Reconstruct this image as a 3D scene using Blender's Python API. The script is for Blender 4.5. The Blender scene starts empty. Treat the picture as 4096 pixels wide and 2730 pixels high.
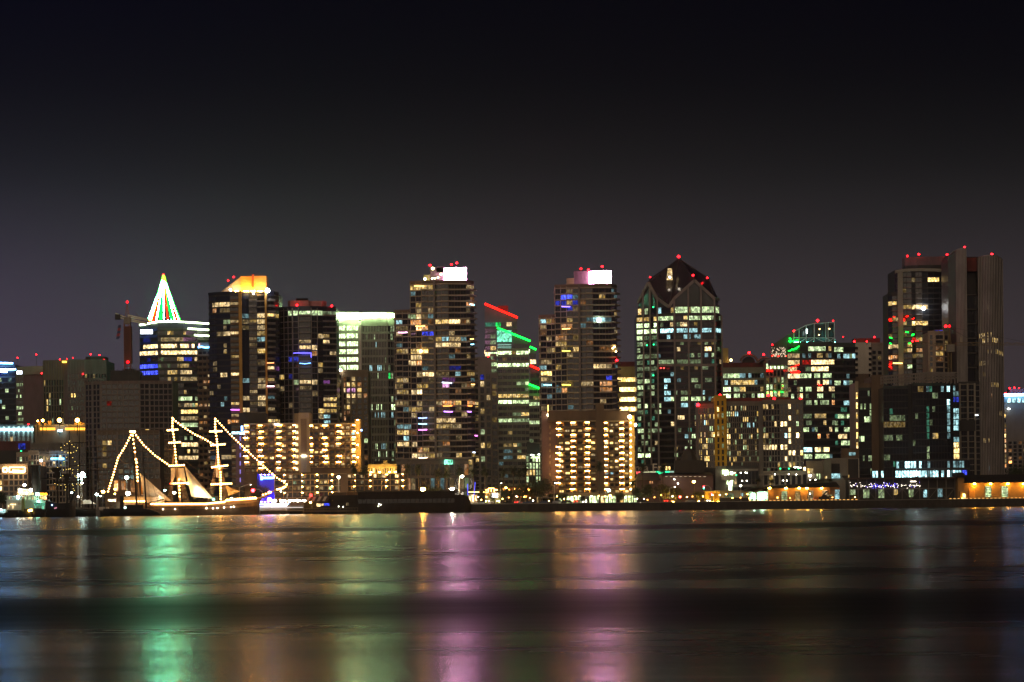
import bpy, math, random
from mathutils import Vector, Matrix, noise
random.seed(7)
sc = bpy.context.scene
COL = sc.collection
R = math.radians
# ---------------------------------------------------------------- camera geometry
F, TH, CX, HOR, HC = 12000.0, R(0.6), 2048.0, 2006.0, 5.0
CT, ST = math.cos(TH), math.sin(TH)
def P(x, y, D):
    u = (x-CX)/F; v = (HOR-y)/F
    return Vector((D*(u*CT+v*ST), D, HC+D*(-u*ST+v*CT)))
def PX(x, y, D): return P(x, y, D).x
def PZ(x, y, D): return P(x, y, D).z
def PROJ(p):
    a = p[0]/p[1]; b = (p[2]-HC)/p[1]
    return CX+F*(a*CT-b*ST), HOR-F*(a*ST+b*CT)
ZM = {'A':(0,1060,.408),'B':(0,1600,.3485),'C':(780,1060,.408),'D':(780,1600,.3485),'E':(1540,1020,.408),
      'F':(1540,1600,.3485),'G':(2300,980,.408),'H':(2300,1580,.3485),'I':(2800,1260,.357),'J':(2780,1700,.306),
      'K':(3400,960,.3826),'L':(3400,1500,.357)}
def zx(k, x): return ZM[k][0]+x*ZM[k][2]
def zy(k, y): return ZM[k][1]+y*ZM[k][2]
def zr(k, rects):
    o = []
    for r in rects:
        o.append((zx(k,r[0]), zy(k,r[1]), zx(k,r[2]), zy(k,r[3]), r[4], r[5] if len(r) > 5 else 1.0))
    return o
GZ = 3.6    # quay level
# ---------------------------------------------------------------- materials
MATS = {}
def nodes(name):
    m = bpy.data.materials.new(name); m.use_nodes = True
    nt = m.node_tree; nt.nodes.clear()
    out = nt.nodes.new('ShaderNodeOutputMaterial')
    return m, nt, out
def lk(nt, a, b): nt.links.new(a, b)
def mat(name, col, rough=0.7, var=0.25, scale=0.25, metal=0.0, bump=0.0, spec=0.4):
    """plain surface with two scales of procedural weathering"""
    if name in MATS: return MATS[name]
    m, nt, out = nodes(name)
    b = nt.nodes.new('ShaderNodeBsdfPrincipled')
    g = nt.nodes.new('ShaderNodeNewGeometry')
    mp = nt.nodes.new('ShaderNodeMapping'); mp.inputs['Scale'].default_value = (1, 1, .35)
    n1 = nt.nodes.new('ShaderNodeTexNoise'); n1.inputs['Scale'].default_value = scale; n1.inputs['Detail'].default_value = 5
    lk(nt, g.outputs['Position'], mp.inputs['Vector']); lk(nt, mp.outputs['Vector'], n1.inputs['Vector'])
    cr = nt.nodes.new('ShaderNodeValToRGB')
    cr.color_ramp.elements[0].position = .3; cr.color_ramp.elements[1].position = .7
    cr.color_ramp.elements[0].color = (*[c*(1-var) for c in col], 1)
    cr.color_ramp.elements[1].color = (*[min(1, c*(1+var)) for c in col], 1)
    lk(nt, n1.outputs['Fac'], cr.inputs['Fac']); lk(nt, cr.outputs['Color'], b.inputs['Base Color'])
    b.inputs['Roughness'].default_value = rough; b.inputs['Metallic'].default_value = metal
    b.inputs['Specular IOR Level'].default_value = spec
    if bump:
        bp = nt.nodes.new('ShaderNodeBump'); bp.inputs['Strength'].default_value = bump
        lk(nt, n1.outputs['Fac'], bp.inputs['Height']); lk(nt, bp.outputs['Normal'], b.inputs['Normal'])
    lk(nt, b.outputs[0], out.inputs['Surface'])
    MATS[name] = m; return m
HUE = {'y':(1,.60,.10),'o':(1,.33,.04),'w':(1,.66,.24),'g':(.72,1,.42),'c':(.52,.95,1),'b':(.06,.09,1),
       'p':(.85,.25,1),'r':(1,.03,.02),'n':(.02,1,.16),'k':(1,.45,.85),'t':(.25,1,.62)}
LEV = {'0':.08,'1':.16,'2':.42,'3':1.0,'4':2.3,'5':5.5,'6':18,'7':60}
def wmat(key):
    """a lit room behind glass: uneven, patterned light by curtain, lamp and furniture"""
    nm = 'lit_room_'+key
    if nm in MATS: return MATS[nm]
    m, nt, out = nodes(nm)
    e = nt.nodes.new('ShaderNodeEmission'); h = HUE[key[0]]; s = LEV[key[1]]
    g = nt.nodes.new('ShaderNodeNewGeometry')
    vo = nt.nodes.new('ShaderNodeTexVoronoi'); vo.inputs['Scale'].default_value = 1.5
    vo.feature = 'F1'; vo.distance = 'CHEBYCHEV'
    mp = nt.nodes.new('ShaderNodeMapping'); mp.inputs['Scale'].default_value = (1, .3, .55)
    lk(nt, g.outputs['Position'], mp.inputs['Vector']); lk(nt, mp.outputs['Vector'], vo.inputs['Vector'])
    n2 = nt.nodes.new('ShaderNodeTexNoise'); n2.inputs['Scale'].default_value = .35
    lk(nt, g.outputs['Position'], n2.inputs['Vector'])
    sp = nt.nodes.new('ShaderNodeSeparateColor'); lk(nt, vo.outputs['Color'], sp.inputs[0])
    mr = nt.nodes.new('ShaderNodeMapRange'); mr.inputs[1].default_value = 0; mr.inputs[2].default_value = 1
    mr.inputs[3].default_value = .22; mr.inputs[4].default_value = 1.6
    lk(nt, sp.outputs[0], mr.inputs[0])
    m2 = nt.nodes.new('ShaderNodeMapRange'); m2.inputs[1].default_value = .3; m2.inputs[2].default_value = .7
    m2.inputs[3].default_value = .45*s; m2.inputs[4].default_value = 1.5*s
    lk(nt, n2.outputs['Fac'], m2.inputs[0])
    mu = nt.nodes.new('ShaderNodeMath'); mu.operation = 'MULTIPLY'
    lk(nt, mr.outputs[0], mu.inputs[0]); lk(nt, m2.outputs[0], mu.inputs[1])
    mc = nt.nodes.new('ShaderNodeMix'); mc.data_type = 'RGBA'
    mc.inputs[6].default_value = (*h, 1)
    w = (1, .84, .58) if key[0] in 'ywo' else ((.9, 1, .75) if key[0]=='g' else h)
    mc.inputs[7].default_value = (*[(a*.45+b*.55) for a, b in zip(h, w)], 1)
    lk(nt, sp.outputs[1], mc.inputs[0])
    lk(nt, mc.outputs[2], e.inputs['Color']); lk(nt, mu.outputs[0], e.inputs['Strength'])
    lk(nt, e.outputs[0], out.inputs['Surface'])
    m.cycles.emission_sampling = 'NONE' if key[1] in '012' else 'AUTO'
    MATS[nm] = m; return m
def emat(name, col, s, sample=True):
    nm = 'light_'+name
    if nm in MATS: return MATS[nm]
    m, nt, out = nodes(nm)
    e = nt.nodes.new('ShaderNodeEmission'); e.inputs['Color'].default_value = (*col, 1); e.inputs['Strength'].default_value = s
    lk(nt, e.outputs[0], out.inputs['Surface'])
    m.cycles.emission_sampling = 'AUTO' if sample else 'NONE'
    MATS[nm] = m; return m
# ---------------------------------------------------------------- mesh builder
class MB:
    def __init__(s): s.v = []; s.f = []; s.m = []; s.mats = []
    def mi(s, m):
        if m not in s.mats: s.mats.append(m)
        return s.mats.index(m)
    def poly(s, pts, m):
        n = len(s.v); s.v += [tuple(p) for p in pts]; s.f.append(tuple(range(n, n+len(pts)))); s.m.append(s.mi(m))
    def hexa(s, c, m, back=True):
        """c: 8 corners, bottom 4 then top 4, both counterclockwise from above"""
        n = len(s.v); s.v += [tuple(p) for p in c]; k = s.mi(m)
        for q in ((0,3,2,1),(4,5,6,7),(0,1,5,4),(1,2,6,5),(2,3,7,6),(3,0,4,7)):
            s.f.append(tuple(n+i for i in q)); s.m.append(k)
    def box(s, x0, x1, y0, y1, z0, z1, m):
        s.hexa([(x0,y0,z0),(x1,y0,z0),(x1,y1,z0),(x0,y1,z0),(x0,y0,z1),(x1,y0,z1),(x1,y1,z1),(x0,y1,z1)], m)
    def prism(s, pts, z0, z1, m, mtop=None):
        """pts counterclockwise from above; z1 may be a list"""
        n = len(s.v); k = s.mi(m); N = len(pts)
        zt = z1 if isinstance(z1, (list, tuple)) else [z1]*N
        s.v += [(p[0], p[1], z0) for p in pts] + [(p[0], p[1], z) for p, z in zip(pts, zt)]
        for i in range(N):
            j = (i+1) % N; s.f.append((n+i, n+j, n+N+j, n+N+i)); s.m.append(k)
        s.f.append(tuple(n+N+i for i in range(N))); s.m.append(s.mi(mtop) if mtop else k)
        s.f.append(tuple(n+i for i in reversed(range(N)))); s.m.append(k)
    def bar(s, a, b, w, m, w2=None):
        """square-ish bar from a to b"""
        a = Vector(a); b = Vector(b); d = (b-a)
        if d.length < 1e-6: return
        d.normalize(); up = Vector((0,0,1)) if abs(d.z) < .95 else Vector((0,1,0))
        x = d.cross(up).normalized(); y = d.cross(x).normalized(); w2 = w if w2 is None else w2
        A = [a+(x*i+y*j)*w/2 for i, j in ((-1,-1),(1,-1),(1,1),(-1,1))]
        B = [b+(x*i+y*j)*w2/2 for i, j in ((-1,-1),(1,-1),(1,1),(-1,1))]
        s.hexa(A+B, m)
    def tube(s, pts, r, m, n=8, cap=True):
        """round tube through points, r a number or a list"""
        pts = [Vector(p) for p in pts]; k = s.mi(m); N0 = len(s.v)
        for i, p in enumerate(pts):
            d = (pts[min(i+1, len(pts)-1)]-pts[max(i-1, 0)]).normalized()
            up = Vector((0,0,1)) if abs(d.z) < .95 else Vector((0,1,0))
            x = d.cross(up).normalized(); y = d.cross(x).normalized()
            rr = r[i] if isinstance(r, (list, tuple)) else r
            for j in range(n):
                a = 2*math.pi*j/n; s.v.append(tuple(p+(x*math.cos(a)+y*math.sin(a))*rr))
        for i in range(len(pts)-1):
            for j in range(n):
                a = N0+i*n+j; b = N0+i*n+(j+1) % n; s.f.append((a, b, b+n, a+n)); s.m.append(k)
        if cap:
            s.f.append(tuple(N0+j for j in reversed(range(n)))); s.m.append(k)
            e = N0+(len(pts)-1)*n; s.f.append(tuple(e+j for j in range(n))); s.m.append(k)
    def ball(s, c, r, m, seg=6, rings=4, sq=(1,1,1)):
        N0 = len(s.v); k = s.mi(m); c = Vector(c)
        s.v.append((c.x, c.y, c.z-r*sq[2]))
        for i in range(1, rings):
            t = math.pi*i/rings
            for j in range(seg):
                a = 2*math.pi*j/seg
                s.v.append((c.x+r*sq[0]*math.sin(t)*math.cos(a), c.y+r*sq[1]*math.sin(t)*math.sin(a), c.z-r*sq[2]*math.cos(t)))
        top = len(s.v); s.v.append((c.x, c.y, c.z+r*sq[2]))
        for j in range(seg):
            s.f.append((N0, N0+1+(j+1) % seg, N0+1+j)); s.m.append(k)
            b = N0+1+(rings-2)*seg
            s.f.append((top, b+j, b+(j+1) % seg)); s.m.append(k)
        for i in range(rings-2):
            for j in range(seg):
                a = N0+1+i*seg+j; b = N0+1+i*seg+(j+1) % seg
                s.f.append((a, b, b+seg, a+seg)); s.m.append(k)
    def obj(s, name, parent=None, smooth=False, loc=None):
        if not s.f: return None
        me = bpy.data.meshes.new(name); me.from_pydata(s.v, [], s.f)
        for m in s.mats: me.materials.append(m)
        me.polygons.foreach_set('material_index', s.m)
        if smooth: me.polygons.foreach_set('use_smooth', [True]*len(s.f))
        me.update()
        o = bpy.data.objects.new(name, me); COL.objects.link(o)
        if parent is not None:
            o.parent = parent
            o.matrix_parent_inverse = Matrix.Translation(-Vector(WLOC.get(parent, parent.location)))
        if loc is not None: o.location = loc
        WLOC[o] = (0, 0, 0) if loc is None else loc
        return o
WLOC = {}
def thing(name, label, cat, loc, group=None):
    o = bpy.data.objects.new(name, None); COL.objects.link(o)
    o.location = loc; o.empty_display_size = 2; WLOC[o] = tuple(loc)
    tag(o, label, cat, group); return o
def tag(o, label, cat, group=None):
    o['label'] = label; o['category'] = cat
    if group: o['group'] = group
    return o
def struct(o): o['kind'] = 'structure'; return o
def copy_thing(root, loc, label=None, rz=None, sc_=None):
    r = root.copy(); COL.objects.link(r); r.location = loc
    if label: r['label'] = label
    if rz is not None: r.rotation_euler = (0, 0, rz)
    if sc_ is not None: r.scale = (sc_, sc_, sc_)
    for ch in list(root.children):
        c = ch.copy(); COL.objects.link(c); c.parent = r; c.matrix_parent_inverse = ch.matrix_parent_inverse.copy()
        for g in ch.children:
            d = g.copy(); COL.objects.link(d); d.parent = c; d.matrix_parent_inverse = g.matrix_parent_inverse.copy()
    return r
# ---------------------------------------------------------------- render, camera, sky, sun
sc.view_settings.view_transform = 'Standard'; sc.view_settings.look = 'None'
sc.view_settings.gamma = 1; sc.view_settings.exposure = 0.0
cy = sc.cycles
cy.use_denoising = True; cy.max_bounces = 5; cy.diffuse_bounces = 2; cy.glossy_bounces = 3; cy.volume_bounces = 0
cy.sample_clamp_indirect = 6; cy.caustics_reflective = False; cy.caustics_refractive = False
cy.filter_width = 1.45
cam = bpy.data.cameras.new('camera'); co = bpy.data.objects.new('camera', cam); COL.objects.link(co)
cam.sensor_width = 36; cam.lens = F/4096*36; cam.shift_y = (HOR-1365)/4096
cam.clip_start = 1; cam.clip_end = 30000
co.matrix_world = Matrix.Translation((0, 0, HC)) @ Matrix.Rotation(R(90), 4, 'X') @ Matrix.Rotation(-TH, 4, 'Z')
sc.camera = co

wd = bpy.data.worlds.new('World'); sc.world = wd; wd.use_nodes = True
nt = wd.node_tree; nt.nodes.clear()
wo = nt.nodes.new('ShaderNodeOutputWorld'); bg = nt.nodes.new('ShaderNodeBackground')
tc = nt.nodes.new('ShaderNodeTexCoord'); sx = nt.nodes.new('ShaderNodeSeparateXYZ')
lk(nt, tc.outputs['Generated'], sx.inputs[0])
cr = nt.nodes.new('ShaderNodeValToRGB'); cr.color_ramp.interpolation = 'B_SPLINE'
el = cr.color_ramp.elements
SKY = [(0.0,(.056,.043,.048)),(.035,(.058,.047,.053)),(.07,(.043,.038,.043)),(.10,(.0135,.0142,.0155)),(.12,(.0060,.0066,.0080)),(.14,(.0022,.0027,.0048)),(.17,(.0008,.0011,.0038)),(.4,(.001,.001,.005))]
el[0].position = 0; el[0].color = (*SKY[0][1], 1); el[1].position = SKY[-1][0]; el[1].color = (*SKY[-1][1], 1)
for p_, c_ in SKY[1:-1]:
    e_ = el.new(p_); e_.color = (*c_, 1)
lk(nt, sx.outputs['Z'], cr.inputs['Fac'])
# the glow over the town is bluer over its left side and warmer over its right side
az = nt.nodes.new('ShaderNodeValToRGB'); a_ = az.color_ramp.elements
a_[0].position = 0; a_[0].color = (1.25, 1.18, 1.62, 1); a_[1].position = 1; a_[1].color = (.86, .80, .80, 1)
e_ = a_.new(.30); e_.color = (.98, 1.06, 1.08, 1); e_ = a_.new(.52); e_.color = (.92, .90, .90, 1)
mra = nt.nodes.new('ShaderNodeMapRange'); mra.inputs[1].default_value = -.17; mra.inputs[2].default_value = .17
lk(nt, sx.outputs['X'], mra.inputs[0]); lk(nt, mra.outputs[0], az.inputs['Fac'])
mm = nt.nodes.new('ShaderNodeMix'); mm.data_type = 'RGBA'; mm.blend_type = 'MULTIPLY'; mm.inputs[0].default_value = 1
lk(nt, cr.outputs['Color'], mm.inputs[6]); lk(nt, az.outputs['Color'], mm.inputs[7])
sk = nt.nodes.new('ShaderNodeTexSky'); sk.sky_type = 'NISHITA'; sk.sun_disc = False
sk.sun_elevation = R(-6); sk.sun_rotation = R(180); sk.dust_density = 3
ms = nt.nodes.new('ShaderNodeMix'); ms.data_type = 'RGBA'; ms.blend_type = 'ADD'; ms.inputs[0].default_value = .03
lk(nt, mm.outputs[2], ms.inputs[6]); lk(nt, sk.outputs[0], ms.inputs[7])
lk(nt, ms.outputs[2], bg.inputs['Color']); bg.inputs['Strength'].default_value = 1.0
lk(nt, bg.outputs[0], wo.inputs['Surface'])

# added fill sun from the viewer's side, standing in for city glow
sl = bpy.data.lights.new('facade_fill_sun', 'SUN'); sl.energy = .62; sl.angle = R(60); sl.color = (1, .76, .52)
so = bpy.data.objects.new('facade_fill_sun', sl); COL.objects.link(so)
so.rotation_euler = (R(62), 0, R(-14))
# ---------------------------------------------------------------- water and ground
def water_mat():
    m, nt, out = nodes('bay_water')
    b = nt.nodes.new('ShaderNodeBsdfPrincipled')
    b.inputs['Base Color'].default_value = (.003, .005, .007, 1); b.inputs['IOR'].default_value = 1.33
    b.inputs['Specular IOR Level'].default_value = .19
    g = nt.nodes.new('ShaderNodeNewGeometry'); sp = nt.nodes.new('ShaderNodeSeparateXYZ')
    lk(nt, g.outputs['Position'], sp.inputs[0])
    # wind lanes: long bands across the view whose ripples are rougher or smoother
    cx = nt.nodes.new('ShaderNodeCombineXYZ')
    lg = nt.nodes.new('ShaderNodeMath'); lg.operation = 'LOGARITHM'; lg.inputs[1].default_value = 2.0
    ad = nt.nodes.new('ShaderNodeMath'); ad.operation = 'MAXIMUM'; ad.inputs[1].default_value = 5
    lk(nt, sp.outputs['Y'], ad.inputs[0]); lk(nt, ad.outputs[0], lg.inputs[0])
    xs = nt.nodes.new('ShaderNodeMath'); xs.operation = 'MULTIPLY'; xs.inputs[1].default_value = .012
    lk(nt, sp.outputs['X'], xs.inputs[0]); lk(nt, xs.outputs[0], cx.inputs[0]); lk(nt, lg.outputs[0], cx.inputs[1])
    n1 = nt.nodes.new('ShaderNodeTexNoise'); n1.inputs['Scale'].default_value = WB[0]; n1.inputs['Detail'].default_value = 2.5
    lk(nt, cx.outputs[0], n1.inputs['Vector'])
    mr = nt.nodes.new('ShaderNodeMapRange'); mr.inputs[1].default_value = .38; mr.inputs[2].default_value = .66
    mr.inputs[3].default_value = WB[1]; mr.inputs[4].default_value = WB[2]
    lk(nt, n1.outputs['Fac'], mr.inputs[0]); 
    # explicit calm/rough lanes of this bay: (distance, half width in octaves)
    cur = mr.outputs[0]
    wn = nt.nodes.new('ShaderNodeTexNoise'); wn.inputs['Scale'].default_value = 1.6; wn.inputs['Detail'].default_value = 3
    lk(nt, cx.outputs[0], wn.inputs['Vector']); wa = nt.nodes.new('ShaderNodeMath'); wa.operation = 'MULTIPLY_ADD'; wa.inputs[1].default_value = .5
    lk(nt, wn.outputs['Fac'], wa.inputs[0]); wb_ = nt.nodes.new('ShaderNodeMath'); wb_.operation = 'SUBTRACT'; wb_.inputs[1].default_value = .25
    lk(nt, lg.outputs[0], wb_.inputs[0]); lk(nt, wb_.outputs[0], wa.inputs[2])
    for dist, hw, amp in WLANES:
        s1 = nt.nodes.new('ShaderNodeMath'); s1.operation = 'SUBTRACT'; s1.inputs[1].default_value = math.log2(dist); lk(nt, wa.outputs[0], s1.inputs[0])
        s2 = nt.nodes.new('ShaderNodeMath'); s2.operation = 'ABSOLUTE'; lk(nt, s1.outputs[0], s2.inputs[0])
        s3 = nt.nodes.new('ShaderNodeMapRange'); s3.interpolation_type = 'SMOOTHSTEP'
        s3.inputs[1].default_value = hw; s3.inputs[2].default_value = hw*.08; s3.inputs[3].default_value = 0; s3.inputs[4].default_value = amp
        lk(nt, s2.outputs[0], s3.inputs[0])
        s4 = nt.nodes.new('ShaderNodeMath'); s4.operation = 'ADD'; lk(nt, cur, s4.inputs[0]); lk(nt, s3.outputs[0], s4.inputs[1]); cur = s4.outputs[0]
    # fine streaks
    mp = nt.nodes.new('ShaderNodeMapping'); mp.inputs['Scale'].default_value = (.05, 16, 1)
    lgv = nt.nodes.new('ShaderNodeCombineXYZ'); lk(nt, sp.outputs['X'], lgv.inputs[0]); lk(nt, lg.outputs[0], lgv.inputs[1])
    n2 = nt.nodes.new('ShaderNodeTexNoise'); n2.inputs['Scale'].default_value = 1.0; n2.inputs['Detail'].default_value = 6; n2.inputs['Roughness'].default_value = .7
    lk(nt, lgv.outputs[0], mp.inputs['Vector']); lk(nt, mp.outputs[0], n2.inputs['Vector'])
    rr = nt.nodes.new('ShaderNodeMapRange'); rr.inputs[1].default_value = .3; rr.inputs[2].default_value = .7; rr.inputs[3].default_value = -.035; rr.inputs[4].default_value = .035
    lk(nt, n2.outputs['Fac'], rr.inputs[0]); ra = nt.nodes.new('ShaderNodeMath'); lk(nt, cur, ra.inputs[0]); lk(nt, rr.outputs[0], ra.inputs[1]); lk(nt, ra.outputs[0], b.inputs['Roughness'])
    # slope of the long swell tips the surface toward or away from the viewer
    sb = nt.nodes.new('ShaderNodeMath'); sb.operation = 'SUBTRACT'; sb.inputs[1].default_value = .5
    lk(nt, n2.outputs['Fac'], sb.inputs[0])
    mu = nt.nodes.new('ShaderNodeMath'); mu.operation = 'MULTIPLY'; mu.inputs[1].default_value = WSLOPE
    lk(nt, sb.outputs[0], mu.inputs[0])
    cn = nt.nodes.new('ShaderNodeCombineXYZ'); cn.inputs[2].default_value = 1
    lk(nt, mu.outputs[0], cn.inputs[1])
    vn = nt.nodes.new('ShaderNodeVectorMath'); vn.operation = 'NORMALIZE'; lk(nt, cn.outputs[0], vn.inputs[0])
    lk(nt, vn.outputs[0], b.inputs['Normal'])
    lk(nt, b.outputs[0], out.inputs['Surface'])
    return m
WB = (2.6, .215, .27); WSLOPE = .022
WLANES = [(138, .36, .14), (195, .12, .06), (300, .10, .04), (560, .20, .10)]
w = MB(); w.poly([(-6000,-300,0),(6000,-300,0),(6000,9000,0),(-6000,9000,0)], water_mat()); o = struct(w.obj('water'))
asph = mat('asphalt', (.05,.05,.05), .85, .3, .4)
conc = mat('concrete', (.30,.28,.25), .85, .25, .5)
g_ = MB(); g_.poly([(-5000,1412,GZ),(5000,1412,GZ),(5000,8500,GZ),(-5000,8500,GZ)], asph); struct(g_.obj('ground'))
# quay wall in front of the ground
q = MB(); dk = mat('quay_stone', (.055,.048,.042), .9, .4, .6, bump=.3)
x0 = PX(1800, 2050, 1404)
q.box(-1200, 1200, 1404, 1412.2, -2, GZ+.02, dk)
q.box(-1200, 1200, 1403.7, 1405, GZ+.02, GZ+.35, conc)
struct(q.obj('quay'))
# ---------------------------------------------------------------- buildings
GLASS = mat('dark_window_glass', (.012,.014,.018), .12, .3, .2, spec=.6)
MULL = mat('window_frame_metal', (.05,.05,.05), .5)
class Bld:
    def __init__(s, label, cat, D, px, group=None, name='building'):
        p = P(px, 1900, D); s.root = thing(name, label, cat, (p.x, D, GZ), group); s.D = D
        s.wall = MB(); s.frame = MB(); s.wins = []; s.lit = []; s.nfac = 0; s.lamps = MB(); s.roof = MB(); s.rng = random.Random(hash(label) & 0 or sum(map(ord, label)))
    def light(s, k, rects): s.lit += zr(k, rects)
    def plan(s, chain, ymid): return [Vector((PX(x, ymid, s.D+d), s.D+d)) for x, d in chain]
    def block(s, chain, ytop, depth, m, ybot=None, ymid=None, specs=None, roofm=None, par=.8):
        """chain: (px, depth offset) left to right along the seen faces; ytop at first px"""
        ymid = ymid or (ytop+1950)/2
        pts = s.plan(chain, ymid)
        zt = PZ(chain[len(chain)//2][0], ytop, s.D); z0 = GZ if ybot is None else PZ(chain[0][0], ybot, s.D)
        back = [Vector((pts[-1].x, s.D+depth)), Vector((pts[0].x, s.D+depth))]
        poly = pts+back
        s.wall.prism([(p.x, p.y) for p in poly], z0, zt, m, roofm)
        if par:
            for a, b in zip(pts, pts[1:]):
                t = (b-a).normalized(); n = Vector((t.y, -t.x))
                q = [a+n*.25, b+n*.25, b-n*.25, a-n*.25]
                s.wall.hexa([(v.x, v.y, zt-.3) for v in q]+[(v.x, v.y, zt+par) for v in q], m)
        if specs:
            for i, sp in enumerate(specs):
                if sp: s.facade(pts[i], pts[i+1], z0, zt, **sp)
        return pts, z0, zt
    def facade(s, a, b, z0, z1, fh=3.05, nc=4, wf=.8, hf=.62, sill=.2, slab=0.0, slabh=None, slabm=None, pier=0.0, pierm=None,
               pierw=.12, p=.1, pal=('y2','w2'), bal=(), balm=None, mull=1.6, top=1.2, gl=None, skip=0, seg=None, balh=1.05, bald=1.5, nopane=False, base=0):
        s.nfac += 1; e = .004*s.nfac
        d = b-a; L = d.length; t = d/L; n = Vector((t.y, -t.x)); gl = gl or GLASS
        z1 = z1-top; z0 = z0+base; nf = max(1, round((z1-z0)/fh)); h = (z1-z0)/nf
        def box(mb, s0, s1, za, zb, d0, d1, m):
            q = [a+t*s0+n*d1, a+t*s1+n*d1, a+t*s1+n*d0, a+t*s0+n*d0]
            mb.hexa([(v.x, v.y, za) for v in q]+[(v.x, v.y, zb) for v in q], m)
        edges = seg if seg else [i/nc for i in range(nc+1)]
        if slab:
            for f in range(nf+1):
                zc = z0+f*h; sh = slabh or (1-hf)*h*.9
                box(s.frame, .02, L-.02, max(z0-.5, zc-sh*.5+e), zc+sh*.5+e, -.05, slab, slabm)
        if pier:
            for c in edges:
                sc0 = c*L-pierw*L/len(edges)/1 if pierw < 1 else c*L-pierw/2
                w_ = pierw if pierw >= 1 else pierw*L/(len(edges)-1)
                s0 = min(max(c*L-w_/2, .03), L-w_-.03)
                box(s.frame, s0, s0+w_, z0, z1+top-.02-e, -.04, pier+.013, pierm)
        for f in range(nf):
            for c in range(len(edges)-1):
                if skip and s.rng.random() < skip: continue
                c0 = edges[c]*L; c1 = edges[c+1]*L; cw = c1-c0
                s0 = c0+cw*(1-wf)/2; s1 = c1-cw*(1-wf)/2; za = z0+f*h+h*sill; zb = za+h*hf
                mid = a+t*(s0+s1)/2
                qx, qy = PROJ((mid.x, mid.y, (za+zb)/2))
                hw = (s1-s0)/2*F/s.D*.35; pt_ = h*F/s.D
                key = None
                for r in s.lit:
                    rh = r[3]-r[1]
                    if r[0]-hw <= qx <= r[2]+hw and (abs(qy-(r[1]+r[3])/2) <= pt_*.5 if rh < pt_*1.25 else r[1]-pt_*.2 <= qy <= r[3]+pt_*.2):
                        if s.rng.random() < r[5]: key = r[4]
                        break
                if key is None and s.rng.random() < p*1.5: key = s.rng.choice(pal)
                if nopane and key is None: continue
                mb = MB(); pm = wmat(key) if key else gl
                def bx(s0, s1, za, zb, d0, d1, m):
                    q = [a+t*s0+n*d1, a+t*s1+n*d1, a+t*s1+n*d0, a+t*s0+n*d0]
                    mb.hexa([(v.x, v.y, za) for v in q]+[(v.x, v.y, zb) for v in q], m)
                bx(s0, s1, za, zb, -.02, .06, pm)
                k = int((s1-s0)/mull)
                for i in range(1, k):
                    sx_ = s0+(s1-s0)*i/k; bx(sx_-.07, sx_+.07, za, zb, .05, .12, MULL)
                s.wins.append(((s1-s0)*(zb-za)*(1 if abs(t.x) > .5 else .3), 1 if key else 0, len(s.wins), mb, key))
                if c in bal:
                    bb = MB()
                    def bx2(s0, s1, za, zb, d0, d1, m):
                        q = [a+t*s0+n*d1, a+t*s1+n*d1, a+t*s1+n*d0, a+t*s0+n*d0]
                        bb.hexa([(v.x, v.y, za) for v in q]+[(v.x, v.y, zb) for v in q], m)
                    zf = z0+f*h
                    bx2(c0+cw*.04, c1-cw*.04, zf-.12, zf+.14, 0, bald, balm)
                    bx2(c0+cw*.04, c1-cw*.04, zf+.14, zf+balh, bald-.15, bald, balm)
                    bx2(c0+cw*.04, c0+cw*.04+.15, zf+.14, zf+balh, 0, bald-.15, balm)
                    bx2(c1-cw*.04-.15, c1-cw*.04, zf+.14, zf+balh, 0, bald-.15, balm)
                    if not hasattr(s, 'bals'): s.bals = []
                    s.bals.append(bb)
        return n, t
    def beacon(s, x, y, D=None, r=.62, mast=2.5, key='r'):
        D = D or s.D+4; q = P(x, y, D); m = MB(); r *= .74; k_ = (.55,.8,1,1.4)[int(x*7+y) % 4]
        m.tube([(q.x, q.y, q.z-mast), (q.x, q.y, q.z-r*.7)], .14, MULL, 5)
        m.tube([(q.x, q.y, q.z-r*.9), (q.x, q.y, q.z-r*.5)], r*.6, MULL, 6)
        m.ball(q, r, emat('beacon_red%d' % (k_*100), (1,.006,.01), 20*k_), 8, 6)
        m.obj('beacon', s.root)
    def strip(s, name, pts, w, m, D=None):
        """a luminous tube or sign bar through pixel points (x, y[, D])"""
        mb = MB(); q = [P(a[0], a[1], a[2] if len(a) > 2 else (D or s.D-.8)) for a in pts]
        for u, v in zip(q, q[1:]): mb.bar(u, v, w, m)
        return mb.obj(name, s.root)
    def panel(s, name, x0, y0, x1, y1, m, D=None, th=.4):
        D = D or s.D-.6; a = P(x0, y1, D); b = P(x1, y0, D)
        mb = MB(); mb.box(min(a.x,b.x), max(a.x,b.x), D-th, D+.1, min(a.z,b.z), max(a.z,b.z), m)
        return mb.obj(name, s.root)
    def finish(s):
        s.wall.obj('wall', s.root); s.frame.obj('facade_frame', s.root); s.roof.obj('roof', s.root); s.lamps.obj('lamp', s.root)
        ws = sorted(s.wins, key=lambda q: (-round(q[0], 1), -q[1], q[2]))
        # the windows that show largest are parts of their own, the rest is one part
        big = ws[:100]; rest = ws[100:]
        for q in big: q[3].obj('window', s.root)
        if rest:
            m = MB()
            for q in rest:
                n = len(m.v); m.v += q[3].v
                for f_, k in zip(q[3].f, q[3].m):
                    m.f.append(tuple(i+n for i in f_)); m.m.append(m.mi(q[3].mats[k]))
            o = m.obj('window', s.root); o['kind'] = 'stuff'
        bl = getattr(s, 'bals', [])
        for b in bl[:100]: b.obj('balcony', s.root)
        if bl[100:]:
            m = MB()
            for q in bl[100:]:
                n = len(m.v); m.v += q.v
                for f_, k in zip(q.f, q.m):
                    m.f.append(tuple(i+n for i in f_)); m.m.append(m.mi(q.mats[k]))
            o = m.obj('balcony', s.root); o['kind'] = 'stuff'
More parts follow.
